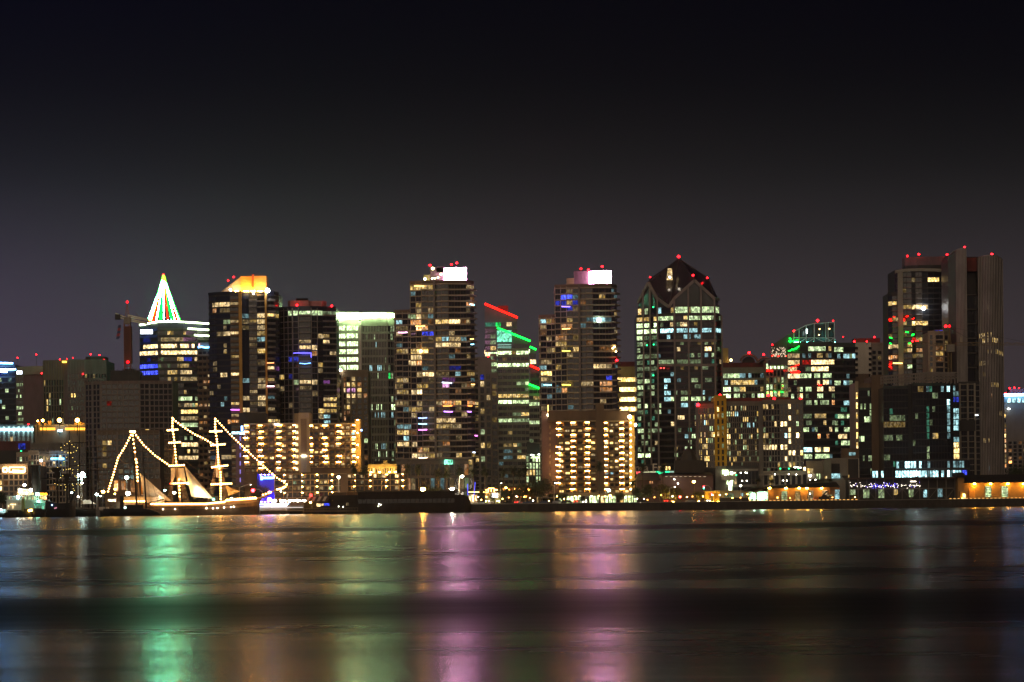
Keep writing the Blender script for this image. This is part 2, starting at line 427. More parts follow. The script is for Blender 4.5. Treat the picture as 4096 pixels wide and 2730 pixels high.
def hipbox(mb, x0, x1, y0, y1, z0, z1, m): mb.box(x0, x1, y0, y1, z0, z1, m)
W_BROWN = mat('brown_stucco', (.17,.115,.075), .8, .2, .3)
W_TAN = mat('tan_stucco', (.34,.27,.19), .8, .15, .3)
W_BEIGE = mat('beige_concrete', (.27,.24,.20), .8, .15, .3)
W_GREY = mat('grey_concrete', (.17,.155,.14), .8, .2, .3)
W_DARK = mat('dark_wall_panel', (.035,.032,.032), .6, .3, .3)
W_NAVY = mat('navy_glass_wall', (.018,.022,.040), .25, .4, .15)
W_BLUE = mat('blue_glow_wall', (.02,.035,.16), .25, .3, .15)  # blue reflected glow put into the wall colour
W_GREEN = mat('green_glass_wall', (.045,.062,.055), .22, .4, .12)
W_WHITE = mat('white_concrete', (.62,.56,.48), .8, .1, .3)
W_GOLD = mat('gold_ochre_panel', (.55,.30,.07), .7, .15, .3)
W_OCHRE = mat('mustard_panel', (.62,.36,.02), .6, .12, .3)
W_RED = mat('red_brown_roof', (.14,.035,.03), .8, .3, .3)
W_PLUM = mat('plum_wall', (.17,.11,.12), .8, .2, .3)
W_OLIVE = mat('olive_concrete', (.27,.27,.21), .8, .15, .3)
W_SLAB = mat('balcony_slab', (.40,.33,.25), .75, .2, .4)
W_FRAME = mat('pale_frame', (.22,.19,.17), .7, .15, .4)

# --- far left glass tower with blue white bands
b = Bld('dark glass office tower with two blue white light bands, at the far left edge', 'skyscraper', 2150, 30)
b.light('A', [(0,1140,130,1165,'g2',.6),(40,1240,90,1250,'g3'),(90,1190,140,1200,'c2'),(40,1380,50,1395,'g3'),(0,1320,20,1340,'c2')])
b.block([(-60,0),(63,3)], 1458, 40, W_NAVY, specs=[dict(fh=4, nc=9, hf=.7, wf=.9, p=.05, pal=('g1','c1','g2','b1'), slab=.2, slabm=W_DARK)])
b.strip('light_band', [(-60,1452),(51,1454)], 1.1, emat('band_cyan', (.14,.45,1), 22))
b.strip('light_band', [(-60,1481),(28,1484)], 2.6, emat('band_white', (.18,.42,1), 32))
b.strip('light_band', [(30,1479),(63,1478)], 1.1, emat('band_cyan', (.14,.45,1), 22))
b.beacon(70,1432,2140,mast=10)
b.finish()
# --- plum block with pale parapet
b = Bld('plum brown windowless block with pale curved parapet and lit left flank, far left', 'office tower', 2050, 160)
b.light('A', [(168,1190,228,1205,'g2',.8),(168,1245,228,1262,'g2',.4),(168,1295,228,1310,'g3',.6),(168,1390,232,1412,'g3'),(180,1450,220,1462,'g3',.7),(180,1497,232,1515,'g2'),(168,1550,232,1565,'g2')])
b.block([(66,0),(95,0),(165,1),(250,3)], 1474, 40, W_PLUM, specs=[dict(fh=4, nc=4, hf=.55, wf=.6, p=.02, pal=('g1',), slab=.2, slabm=W_GREY), None, dict(fh=8, nc=3, wf=.3, hf=.5, p=.05, pal=('g1',))])
m = MB(); pts = [(66,1470),(95,1467),(150,1465),(200,1466),(250,1470)]
for (xa,ya),(xb,yb) in zip(pts, pts[1:]):
    A=P(xa,ya,2049); B_=P(xb,yb,2049); C=P(xb,1497,2049); D_=P(xa,1500,2049)
    m.hexa([D_, C, C+Vector((0,6,0)), D_+Vector((0,6,0)), A, B_, B_+Vector((0,6,0)), A+Vector((0,6,0))], W_BEIGE)
m.obj('parapet', b.root)
b.panel('sign', 67, 1484, 89, 1498, emat('sign_white', (.8,.88,1), 5))
b.beacon(145,1419,mast=8); b.beacon(100,1503); b.beacon(167,1494,2040)
b.finish()
# --- dark ribbed tower with scattered glints
b = Bld('dark brown ribbed tower with scattered slanting window glints, behind the bare frame building', 'office tower', 1980, 300)
b.light('A', [(845,980,875,998,'g1'),(700,1030,720,1048,'g3'),(740,1030,760,1048,'g3'),(785,1030,810,1048,'g2'),(830,1030,895,1050,'g2'),(905,1030,1012,1052,'g3'),(1015,1030,1040,1050,'g1'),(835,1085,850,1100,'y2'),(875,1085,890,1100,'y2'),(910,1085,925,1100,'y2'),(685,1272,735,1298,'y4'),(575,1330,592,1360,'g3'),(465,1330,478,1345,'y3'),(465,1385,480,1410,'y3'),(620,1495,630,1520,'y3')])
b.block([(175,6),(258,2),(272,0),(340,0),(428,4)], 1444, 45, W_PLUM, specs=[dict(fh=4.2, nc=8, wf=.5, hf=.85, sill=.05, pier=.5, pierm=W_BROWN, pierw=.3, p=.08, pal=('g2','y2','g3','g1'), top=12)]+[None]+[dict(fh=4.2, nc=6, wf=.5, hf=.6, pier=.5, pierm=W_PLUM, pierw=.25, p=.07, pal=('g2','y3','g1'), top=8)]+[dict(fh=4.2, nc=8, wf=.5, hf=.6, pier=.5, pierm=W_PLUM, pierw=.25, p=.06, pal=('g2','y1'), top=8)])
b.block([(345,6),(365,3),(405,3),(425,6)], 1426, 20, W_DARK, ybot=1446, par=0)
for x,y in ((363,1418),(398,1421),(416,1440),(332,1497)): b.beacon(x,y, 1979 if y>1490 else None)
for x,y in ((240,1439),(268,1436),(292,1432)): b.beacon(x,y, r=.5)
b.panel('sign', 249, 1445, 266, 1452, emat('sign_amber', (1,.55,.05), 6), 1979)
b.finish()
# --- christmas tree office tower
b = Bld('office tower crowned with a tall cone of red, green and white light strings', 'skyscraper', 1850, 690)
T = b
b.light('A', [(1585,720,1690,750,'w2',.8),(1710,720,1800,750,'w2',.8),(1645,668,1680,685,'y3'),(1800,672,1815,688,'y2'),(1430,790,1910,812,'w4',.85),(1385,850,1920,875,'w4',.8),(1730,910,1790,940,'y3'),(1800,905,1885,945,'b2',.6),(1900,910,1920,945,'w3'),(1780,985,1850,1000,'y2'),(1660,1040,1730,1065,'y3'),(1770,1040,1880,1065,'w3'),(1770,1100,1870,1130,'w2'),(1880,1105,1920,1130,'w2'),(1640,1100,1670,1125,'y2'),(1700,1165,1750,1190,'w2'),(1475,1178,1505,1190,'y2'),
 (1775,1295,1890,1318,'g3'),(1905,1290,1922,1325,'g2'),(1700,1300,1760,1330,'g2',.7),(1700,1350,1720,1370,'g2'),(1815,1358,1870,1380,'w2'),(1905,1355,1925,1380,'y3'),(1775,1418,1925,1445,'y4',.85),(1775,1485,1925,1510,'w2',.8),(1380,980,1490,1000,'b4'),(1480,990,1530,1010,'b3'),(1385,1045,1555,1065,'b4'),(1450,1075,1545,1105,'b5')])  # blue entries are lit windows standing in for a blue reflection
b.light('B', [(2115,45,2255,70,'g2'),(2080,115,2255,145,'y4'),(2085,190,2255,220,'w1'),(2085,265,2260,292,'g3'),(2090,410,2200,435,'g2',.8),(2085,485,2262,515,'w4',.95),(2140,555,2168,590,'y4'),(2060,630,2265,662,'w3',.9),(2210,570,2225,590,'w2')])
b.block([(560,10),(632,0),(735,0),(790,3),(840,8)], 1292, 42, W_NAVY, specs=[
  dict(fh=4.0, nc=5, wf=.92, hf=.62, sill=.15, p=.04, pal=('b2','b1','b1'), slab=.15, slabm=W_BLUE, top=4),
  dict(fh=4.0, nc=8, wf=.92, hf=.62, sill=.15, p=.05, pal=('w1','y1','g1'), slab=.3, slabm=W_DARK, top=4),
  dict(fh=4.0, nc=5, wf=.92, hf=.62, sill=.15, p=.07, pal=('w1','y2'), slab=.3, slabm=W_DARK, top=4),
  dict(fh=4.0, nc=4, wf=.92, hf=.62, sill=.15, p=.07, pal=('w1','k1'), slab=.3, slabm=W_DARK, top=6)], ymid=1500)
lw = emat('roof_tube', (.78,1,.55), 12)
b.strip('roof_light', [(560,1301,1858),(581,1297,1855)], 1.0, lw)
b.strip('roof_light', [(585,1296,1852),(632,1288,1848),(700,1287,1848),(770,1291,1849),(840,1296,1852)], .9, lw)
b.strip('roof_light', [(752,1315,1849),(840,1321,1853)], .9, lw)
b.strip('roof_light', [(778,1341,1849),(840,1345,1853)], .9, lw)
b.panel('sign', 562, 1319, 625, 1337, emat('sign_white', (.8,.88,1), 5), 1853)
# the cone of light strings
q = P(654, 1101, 1868); base = P(654, 1284, 1868); Rb = (PX(718,1284,1868)-PX(590,1284,1868))/2
tree = b
mt = MB(); mt.tube([(q.x,q.y,base.z-2),(q.x,q.y,q.z)], [.6,.3], MULL, 6); mt.obj('mast', b.root)
cs = {'w':emat('string_white', (.22,1,.56), 150), 'g':emat('string_green', (.0,1,.02), 14), 'r':emat('string_red', (1,.02,.0), 5)}
seq = 'wrgwrwgrwrgwwrgwrgrwwgwrwg'
for i, k in enumerate(seq):
    a = 2*math.pi*i/len(seq)+.11; ms_ = MB()
    pts = []
    for j in range(7):
        t = j/6; rr = Rb*(t**1.12)*.99+.2
        pts.append((q.x+rr*math.sin(a), q.y-rr*math.cos(a), q.z-(q.z-base.z)*t))
    ms_.tube(pts, .24 if k == 'w' else .42, cs[k], 5); ms_.obj('light_string', b.root)
b.beacon(654, 1101, 1868, r=.9, mast=1)
b.finish()
# --- brown balcony wing and sign roof
b = Bld('brown apartment wing with stacked balconies and a blue neon line on its roof', 'apartment building', 1575, 830)
b.light('C', [(15,1175,45,1215,'w3'),(100,1130,160,1150,'o2'),(60,1340,120,1385,'o2'),(60,1510,120,1545,'o2'),(0,1275,20,1310,'c2'),(0,1350,15,1380,'y3')])
b.light('D', [(60,15,140,70,'o2'),(60,220,140,265,'o2'),(0,170,15,200,'y2'),(40,290,60,320,'y2'),(0,340,20,370,'g2'),(0,630,30,665,'g2'),(0,480,25,515,'w2')])
b.block([(795,4),(848,0),(872,3)], 1392, 26, W_BROWN, specs=[dict(nc=3, wf=.7, hf=.75, sill=.06, bal=(0,1,2), balm=W_BROWN, p=.07, pal=('o1','w2','y1')), dict(nc=1, wf=.5, hf=.7, bal=(0,), balm=W_TAN, p=.05, pal=('o1',))])
b.panel('roof_room', 797, 1373, 846, 1392, W_GREY, 1580, 6)
b.strip('neon_line', [(792,1390,1573),(806,1388,1573),(822,1391,1573),(846,1389,1573)], .9, emat('neon_blue', (.15,.5,1), 7))
b.strip('neon_line', [(797,1376,1573),(797,1392,1573)], .5, emat('neon_pink', (1,.45,.5), 4))
b.finish()
# --- tower with gold lit crown
b = Bld('dark apartment tower with gold lit crown box and two ochre piers', 'skyscraper', 1560, 970)
b.light('C', [(185,350,325,405,'w3'),(345,350,425,385,'w2'),(200,430,215,465,'o2'),(255,420,320,445,'w1'),(530,360,550,390,'w2'),(600,345,615,390,'w3'),(605,470,690,505,'w3'),(700,470,775,510,'y3'),(775,470,822,512,'y2'),(280,530,325,565,'g2'),(350,530,420,560,'w2'),(465,520,525,565,'w1'),(535,530,600,560,'y2'),(605,525,690,565,'w3'),(605,580,690,620,'w2'),(225,640,275,680,'w1'),(280,640,325,675,'w3'),(345,640,425,680,'w3'),(605,700,635,730,'c2'),(605,810,690,850,'y3'),(290,820,320,850,'y2'),(360,875,390,900,'y2'),(535,930,550,960,'w2'),(600,930,620,960,'w2'),(640,930,690,960,'w1'),(705,985,755,1025,'w3'),(780,985,820,1020,'p1'),(255,1040,325,1080,'w3'),(350,1040,425,1080,'w4'),(470,1105,515,1135,'c2'),(600,1105,690,1135,'w2'),(705,1105,760,1135,'y2'),(605,1160,690,1195,'w2'),(545,1215,595,1250,'w2'),(470,1270,530,1310,'w2'),(605,1270,695,1310,'w3'),(720,1275,745,1310,'c1'),(345,1335,425,1365,'y3'),(465,1385,530,1425,'w3'),(350,1390,430,1420,'p2'),(705,1395,750,1425,'w2'),(705,1510,755,1540,'y3'),(780,1500,825,1540,'y2'),(335,1510,395,1545,'o3'),(270,1350,295,1370,'c2')])
b.light('D', [(415,350,470,390,'c4'),(300,615,395,665,'w2'),(420,620,470,660,'y2')])
GL2 = mat('navy_window_glass', (.012,.018,.045), .15, .3, .2, spec=.6)
b.block([(837,9),(868,3),(922,0),(957,0),(970,0),(997,2),(1030,2),(1062,0),(1069,0),(1098,3),(1117,9)], 1172, 34, W_NAVY, specs=[
  dict(nc=2, wf=.95, hf=.72, sill=.12, slab=.12, slabm=W_DARK, p=.02, pal=('w1',), gl=GL2), dict(nc=4, wf=.95, hf=.72, sill=.12, slab=.12, slabm=W_DARK, p=.02, pal=('w1','c1'), gl=GL2),
  dict(nc=1, wf=.9, hf=.7, sill=.1, bal=(0,), balm=W_BROWN, p=.06, pal=('y2','w2')), None,
  dict(nc=1, wf=.95, hf=.75, sill=.1, slab=.1, slabm=W_NAVY, p=.05, pal=('c1','w1'), gl=GL2), dict(nc=1, wf=.9, hf=.75, sill=.1, bal=(0,), balm=W_GREY, p=.08, pal=('w1','y1')),
  dict(nc=1, wf=.95, hf=.75, sill=.1, slab=.1, slabm=W_GREY, p=.07, pal=('w2','y2')), None,
  dict(nc=1, wf=.9, hf=.75, sill=.1, bal=(0,), balm=W_GREY, p=.06, pal=('w1','w2')), dict(nc=1, wf=.9, hf=.7, p=.03, pal=('w1',), slab=.1, slabm=W_DARK)], ymid=1450, roofm=W_GREY)
for x0,x1,yt,yb in ((957,969,1165,1652),(1062,1069,1165,1985)):
    pt = P(x0,yt,1559.2); pb = P(x1,yb,1559.2); m = MB(); xw = (x1-x0)/F*1559; xm = PX((x0+x1)/2,1450,1559)
    m.box(xm-xw/2, xm+xw/2, 1558.2, 1561, pb.z, pt.z, W_GOLD); m.obj('pier', b.root)
# crown
cr_ = MB(); a = P(962,1170,1562); c = P(1065,1170,1562); zt = PZ(1010,1105,1562); zb = a.z-.5
cr_.box(a.x, c.x, 1562, 1576, zb, zt, W_GOLD)
l0 = P(875,1170,1566); l1 = P(915,1128,1566); l2 = P(962,1106,1566)
cr_.hexa([(l0.x,1565,zb),(a.x-.02,1563,zb),(a.x-.02,1575,zb),(l0.x,1575,zb),(l0.x+1.5,1565,zb+1.5),(a.x-.02,1563,zt-.3),(a.x-.02,1575,zt-.3),(l0.x+1.5,1575,zb+1.5)], W_TAN)
cr_.obj('crown', b.root)
m = MB(); u = P(1007,1098,1561); v = P(1016,1155,1561); m.box(u.x,v.x,1560.6,1561.9,v.z,u.z,mat('red_fin',(.45,.06,.01),.6)); m.obj('fin', b.root)
for x_, D_, e_ in ((985,1559.5,240),(1012,1559.5,420),(1040,1559.5,240),(950,1561,150)):
    p_ = P(x_,1168,D_); m = MB(); m.box(p_.x-1.3,p_.x+1.3,D_-.4,D_+.4,p_.z-.3,p_.z+.1,MULL); m.box(p_.x-1.2,p_.x+1.2,D_-.3,D_+.3,p_.z+.104,p_.z+.4,emat('uplight', (1,.52,.10), 420)); m.obj('uplight', b.root)
b.beacon(913,1123,r=.55); b.beacon(935,1109,r=.6)
p_ = P(1070,1163,1557); m = MB(); m.tube([(p_.x,p_.y,p_.z-4),(p_.x,p_.y,p_.z-.6)],.2,MULL,5); m.ball(p_,1.15,emat('flood_white',(.95,.98,1),60),8,6); m.obj('floodlight', b.root)
p_ = P(922,1161,1561); m = MB(); m.ball(p_,.5,emat('flood_white',(.95,.98,1),60),8,6); m.obj('floodlight', b.root)
p_ = P(1014,1176,1558); m = MB(); m.ball(p_,.5,emat('flood_warm',(1,.85,.6),10),8,6); m.obj('lamp', b.root)
b.strip('balcony_garland', [(1068,1453,1556),(1096,1452,1556)], .5, emat('garland_orange', (1,.3,.1), 4))
b.strip('balcony_garland', [(1068,1546,1556),(1097,1546,1556)], .7, emat('garland_pink', (1,.5,.6), 5))
b.strip('balcony_garland', [(922,1640,1557),(958,1641,1557)], .35, emat('garland_purple', (.8,.2,1), 4))
b.finish()
# --- second tower, red roofed
b = Bld('dark glass apartment tower with pale grid frame and red glowing roof rooms', 'skyscraper', 1575, 1230)
b.light('C', [(915,435,1255,488,'g3'),(1260,440,1340,480,'g1'),(1215,685,1240,735,'w2'),(1265,670,1320,735,'y2'),(1265,745,1330,790,'w3'),(1015,745,1115,790,'w2'),(1030,805,1115,850,'w3'),(1140,810,1198,860,'w3'),(1015,860,1140,915,'b2'),(960,865,1005,930,'b2'),(925,880,950,930,'b2'),(1145,870,1200,905,'o2'),(1215,985,1255,1030,'y2'),(960,1115,1000,1170,'g2'),(1015,1110,1140,1170,'w3'),(1140,1110,1200,1170,'w3'),(1300,1130,1330,1160,'p1'),(1265,1315,1330,1345,'w2'),(1265,1360,1360,1405,'y3'),(1270,1420,1370,1465,'y2'),(1215,1435,1250,1465,'y3'),(1215,1500,1240,1525,'w2'),(1280,1510,1310,1530,'c3'),(960,1380,985,1405,'b3'),(1105,1380,1140,1405,'b3'),(835,1205,870,1235,'w2'),(850,1090,870,1110,'y3'),(1150,1230,1165,1250,'w1')])
b.light('D', [(1480,0,1610,25,'y3'),(1480,60,1600,90,'w3'),(1430,130,1470,160,'y2'),(1500,220,1540,245,'c3'),(1420,205,1450,235,'w2')])
b.block([(1121,8),(1137,3),(1172,0),(1197,-1),(1245,-1),(1272,0),(1292,2),(1346,5)], 1232, 32, W_NAVY, specs=[
  dict(nc=1, wf=.85, hf=.78, sill=.1, slab=.3, slabm=W_FRAME, slabh=.3, p=.03, pal=('w1',)),
  dict(nc=2, wf=.9, hf=.8, sill=.1, slab=.3, slabm=W_FRAME, slabh=.35, pier=.35, pierm=W_FRAME, pierw=.1, p=.03, pal=('b1','w1')),
  dict(nc=1, wf=.9, hf=.8, sill=.1, slab=.25, slabm=W_FRAME, slabh=.3, pier=.35, pierm=W_FRAME, pierw=.1, p=.03, pal=('w1',)),
  dict(nc=1, wf=.94, hf=.75, sill=.08, bal=(0,), balm=W_GREY, bald=1.2, balh=.7, p=.04, pal=('w2','w1')),
  dict(nc=1, wf=.94, hf=.8, sill=.08, slab=.2, slabm=W_FRAME, slabh=.25, pier=.3, pierm=W_FRAME, pierw=.1, p=.05, pal=('w1','w2')),
  dict(nc=1, wf=.94, hf=.8, sill=.08, slab=.2, slabm=W_DARK, p=.03, pal=('w1','c1')),
  dict(nc=2, wf=.92, hf=.75, sill=.08, bal=(0,1), balm=W_GREY, bald=1.2, balh=.7, p=.07, pal=('w2','y2','w1'))], ymid=1450, roofm=W_RED)
b.block([(1155,8),(1165,4),(1238,4)], 1201, 14, mat('rose_wall',(.40,.16,.15),.8), ybot=1236, par=0)
b.block([(1238,6),(1292,6),(1308,9)], 1201, 14, mat('rose_wall',(.40,.16,.15),.8), ybot=1236, par=0)
b.block([(1188,9),(1192,8),(1236,8)], 1190, 8, W_RED, ybot=1202, par=0)
b.beacon(1188,1222,1577,r=.75); b.beacon(1327,1225,1577,r=.75)
b.strip('balcony_garland', [(1198,1454,1571),(1220,1456,1571),(1243,1453,1571)], .4, emat('garland_blue', (.15,.4,1), 5))
b.strip('balcony_garland', [(1174,1414,1571),(1196,1412,1571),(1197,1413,1570),(1244,1413,1570),(1245,1430,1570)], .4, emat('garland_violet', (.10,.08,1), 6))
b.finish()
# --- white green courthouse
b = Bld('pale gridded office block with glaring green white top band', 'office tower', 1800, 1450)
b.light('C', [(1340,575,1610,1030,'g4'),(1360,950,1440,1010,'c2')])
lf = dict(nc=3, seg=[0,.14,.48,1], fh=4.72, wf=.86, hf=.80, sill=.24, slab=.6, slabm=W_OLIVE, slabh=1.7, pier=.3, pierm=W_OLIVE, pierw=.10, top=6.6, p=0, mull=1.2)
b.block([(1337,0),(1436,0)], 1254, 40, W_OLIVE, specs=[lf], ymid=1450)
b.light('C', [(1710,960,1840,1005,'c3',.5),(1710,1335,1840,1385,'g3',.75),(1925,1335,1975,1385,'g4'),(1760,1410,1975,1455,'c2',.5),(1770,755,1785,775,'c2'),(1860,890,1880,930,'g1'),(1900,1045,1920,1060,'n3')])
b.light('D', [(2085,270,2180,340,'g2',.2),(2090,470,2100,500,'g3'),(2200,470,2212,500,'g3'),(2095,560,2110,590,'g3'),(2140,545,2190,575,'c2'),(2200,560,2210,590,'g3'),(2200,640,2212,665,'g3')])
b.block([(1446,-3),(1552,-3),(1583,2)], 1256, 44, W_OLIVE, specs=[
  dict(nc=17, fh=4.72, wf=.5, hf=.85, sill=.14, slab=.45, slabm=W_OLIVE, slabh=1.3, pier=.2, pierm=W_OLIVE, pierw=.42, top=6.8, p=.02, pal=('g1','g2')),
  dict(nc=3, fh=4.72, wf=.7, hf=.85, sill=.14, slab=.45, slabm=W_OLIVE, slabh=1.3, top=6.8, p=.15, pal=('g1','g1','g2'))], ymid=1450)
m = MB(); pa = P(1435,1285,1796); m.box(PX(1435,1450,1796), PX(1446,1450,1796), 1795.8, 1800, GZ+20, PZ(1440,1285,1796), W_WHITE); m.obj('pier', b.root)
gb = emat('crown_green_white', (.62,1,.46), 42)
for x0,x1,y0,y1,D_ in ((1338,1353,1255,1285,1799),(1355,1383,1254,1276,1799),(1386,1446,1254,1278,1794.5),(1452,1514,1254,1270,1795.5),(1520,1546,1255,1270,1795.5),(1550,1582,1255,1271,1796)):
    b.panel('crown_light', x0, y0, x1, y1, gb, D_)
b.finish()
# --- beige block with small square windows
b = Bld('beige concrete block with small square windows, in front of the pale gridded block', 'apartment building', 1650, 1410)
b.light('C', [(1440,1155,1475,1170,'o2'),(1500,1135,1555,1175,'y3'),(1565,1150,1630,1175,'o2'),(1570,1185,1620,1225,'y3'),(1440,1230,1475,1270,'w4'),(1500,1240,1560,1270,'k3'),(1500,1290,1555,1315,'w3'),(1570,1290,1620,1320,'w2'),(1650,1290,1680,1315,'o2'),(1500,1395,1550,1425,'y3'),(1440,1500,1475,1530,'o3'),(1520,1495,1550,1515,'o3'),(1500,1340,1550,1370,'w1')])
b.light('D', [(1945,440,1980,480,'g3'),(2010,675,2050,720,'w3'),(1760,80,1810,115,'y3')])
b.block([(1343,2),(1375,0),(1474,0)], 1487, 30, W_TAN, specs=[dict(nc=1, wf=.5, hf=.7, sill=.12, p=.1, pal=('w1',)), dict(nc=4, seg=[0,.10,.30,.52,.78,1], wf=.62, hf=.72, sill=.12, slab=0, p=.06, pal=('w1','y2','o1'), top=2.5)], ymid=1700)
p_ = P(1362,1482,1649); m = MB(); m.tube([(p_.x,p_.y,p_.z-2),(p_.x,p_.y,p_.z-.5)],.2,MULL,5); m.ball(p_,.8,emat('flood_warm2',(1,.85,.65),22),8,6); m.obj('lamp', b.root)
b.finish()

# --- the twin balcony towers
def grande(label, D, X, ytop, ywing, lits, crown, mech, extras, ybase=1850):
    b = Bld(label, 'skyscraper', D, X[4])
    for k, l in lits: b.light(k, l)
    com = dict(wf=.93, hf=.80, sill=.05, pal=('y2','w1','w2','o1','c1'), mull=1.3)
    b.block([(X[0],9),(X[1],6),(X[2],5)], ywing, 26, W_BROWN, specs=[dict(nc=3, seg=[0,.12,.58,1], p=.13, bal=(1,), balm=W_SLAB, balh=.55, bald=1.0, slab=.55, slabm=W_SLAB, slabh=.55, pier=.2, pierm=W_SLAB, pierw=.09, **com), dict(nc=1, p=.12, slab=.3, slabm=W_SLAB, slabh=.75, **com)], ymid=1550, roofm=W_GREY)
    b.block([(X[2],4),(X[3],2),(X[4],1),(X[5],0),(X[6],-1),(X[7],0),(X[8],10)], ytop, 34, W_BROWN, specs=[
      dict(nc=2, p=.10, slab=.45, slabm=W_SLAB, slabh=.5, pier=.2, pierm=W_SLAB, pierw=.09, **com),
      dict(nc=2, p=.14, bal=(0,), balm=W_SLAB, balh=.5, bald=1.6, slab=.75, slabm=W_SLAB, slabh=.75, **com),
      dict(nc=1, p=.05, slab=.45, slabm=W_SLAB, slabh=.75, **com),
      dict(nc=2, p=.07, bal=(1,), balm=W_SLAB, balh=.5, bald=1.2, slab=.75, slabm=W_SLAB, slabh=.75, **com),
      dict(nc=3, p=.06, slab=.75, slabm=W_SLAB, slabh=.75, **com),
      dict(nc=2, p=.07, bal=(0,1), balm=W_SLAB, balh=.6, bald=2.0, slab=.3, slabm=W_SLAB, slabh=.75, **com)], ymid=1500, roofm=W_GREY)
    for xa in (X[5],):
        m = MB(); xm = PX(xa,1500,D-1.2); m.box(xm-.55, xm+.55, D-2.3, D+1, GZ+12, PZ(xa,ytop,D)+.9, W_FRAME); m.obj('pier', b.root)
    # glowing crown of four louvre bands
    x0,xm,x1,y0,y1 = crown; n = 4; wm = emat('crown_pink_white', (1,.40,.74), 70)
    for i in range(n):
        ya = y0+(y1-y0)*(i+.10)/n; yb = y0+(y1-y0)*(i+.86)/n
        A0,A1,A2 = P(x0,yb,D+8),P(xm,yb,D+4),P(x1,yb,D+4.5); za = PZ(xm,ya,D+4)
        m = MB(); m.prism([(A0.x,D+8),(A1.x,D+4),(A2.x,D+4.5),(A2.x,D+13),(A0.x,D+13)], A1.z, za, wm); m.obj('crown_band', b.root)
    A0,A1,A2 = P(x0,y1,D+8.3),P(xm,y1,D+4.3),P(x1,y1,D+4.8)
    m = MB(); m.prism([(A0.x+.3,D+8.3),(A1.x,D+4.3),(A2.x-.3,D+4.8),(A2.x-.3,D+12.7),(A0.x+.3,D+12.7)], A1.z-.5, PZ(xm,y0,D+4)+.15, mat('louvre_black',(.004,.004,.004),.9,.1,spec=.05)); m.obj('crown_core', b.root)
    for (mx0,mx1,my0,my1,mm_) in mech:
        m = MB(); a = P(mx0,my1+6,D+9); c = P(mx1,my0,D+9); m.box(a.x,c.x,D+9,D+18,a.z,c.z,mm_); m.obj('roof_room', b.root)
    extras(b); b.finish(); return b
def ex1(b):
    for x,y in ((1720,1062),(1806,1059),(1827,1053)): b.beacon(x,y,b.D+7,r=.75)
    for x,y,r_ in ((1731,1075,1.0),(1700,1117,.9),(1729,1115,.6),(1739,1114,.6),(1752,1111,.7),(1764,1098,.8)):
        p_ = P(x,y,b.D+7); m = MB(); m.tube([(p_.x,p_.y,p_.z-2.5),(p_.x,p_.y,p_.z-.5)],.15,MULL,5); m.ball(p_,r_*.75,emat('lamp_lime',(1,.95,.42),16),8,6); m.obj('roof_lamp', b.root)
    for p in ([(1657,1145),(1697,1145)],): b.strip('balcony_garland', [(a,c,b.D+1.5) for a,c in p], .5, emat('garland_gold',(1,.55,.15),5))
    for k,(x0,y0,x1,y1),nm,c_ in (('E',(300,700,392,698),'garland_gold',(1,.55,.15)),('E',(130,762,220,760),'garland_pink2',(1,.5,.8)),('E',(560,1252,655,1258),'garland_lilac',(.6,.7,1)),('E',(570,1483,658,1480),'garland_orange2',(1,.25,.05)),('E',(578,1536,658,1540),'garland_purple2',(.5,.2,1)),('E',(845,1270,880,1270),'garland_gold',(1,.55,.15)),('E',(835,826,870,824),'garland_gold',(1,.55,.15)),('E',(840,878,872,876),'garland_sky',(.3,.8,1)),('E',(832,484,878,492),'garland_sky',(.3,.8,1)),('E',(812,1480,854,1482),'garland_orange2',(1,.25,.05)),
        ('F',(385,210,482,207),'garland_blue2',(.25,.35,1)),('F',(385,275,480,278),'garland_sky',(.3,.8,1)),('F',(385,345,482,343),'garland_magenta',(1,.2,.9)),('F',(385,668,487,664),'garland_orange3',(1,.6,.4)),('F',(675,135,775,138),'garland_purple2',(.5,.2,1)),('F',(945,135,992,138),'garland_purple2',(.5,.2,1)),('F',(1032,410,1062,412),'garland_magenta',(1,.2,.9)),('F',(1008,602,1035,603),'garland_lilac',(.6,.7,1))):
        b.strip('balcony_garland', [(zx(k,x0),zy(k,y0),b.D-2.2),(zx(k,(x0+x1)/2),zy(k,(y0+y1)/2)+1,b.D-2.4),(zx(k,x1),zy(k,y1),b.D-2.2)], .55, emat(nm,c_,5))
    p_ = P(zx('E',352),zy('E',945),b.D-1); m = MB(); m.ball(p_,.8,emat('lamp_amber',(1,.65,.2),18),8,6); m.obj('lamp', b.root)
    b.panel('sign', zx('F',680), zy('F',688), zx('F',778), zy('F',742), wmat('t4'), b.D-6)
    b.panel('sign', zx('F',962), zy('F',690), zx('F',1000), zy('F',742), wmat('y3'), b.D-6)
    # podium
    b.block([(1585,-5),(1895,-5)], 1842, 8, W_GREY, specs=[dict(nc=16, fh=6.5, wf=.8, hf=.8, sill=.1, slab=.3, slabm=W_FRAME, pier=.3, pierm=W_FRAME, pierw=.2, p=.2, pal=('c1','w1','o2','g1'))])
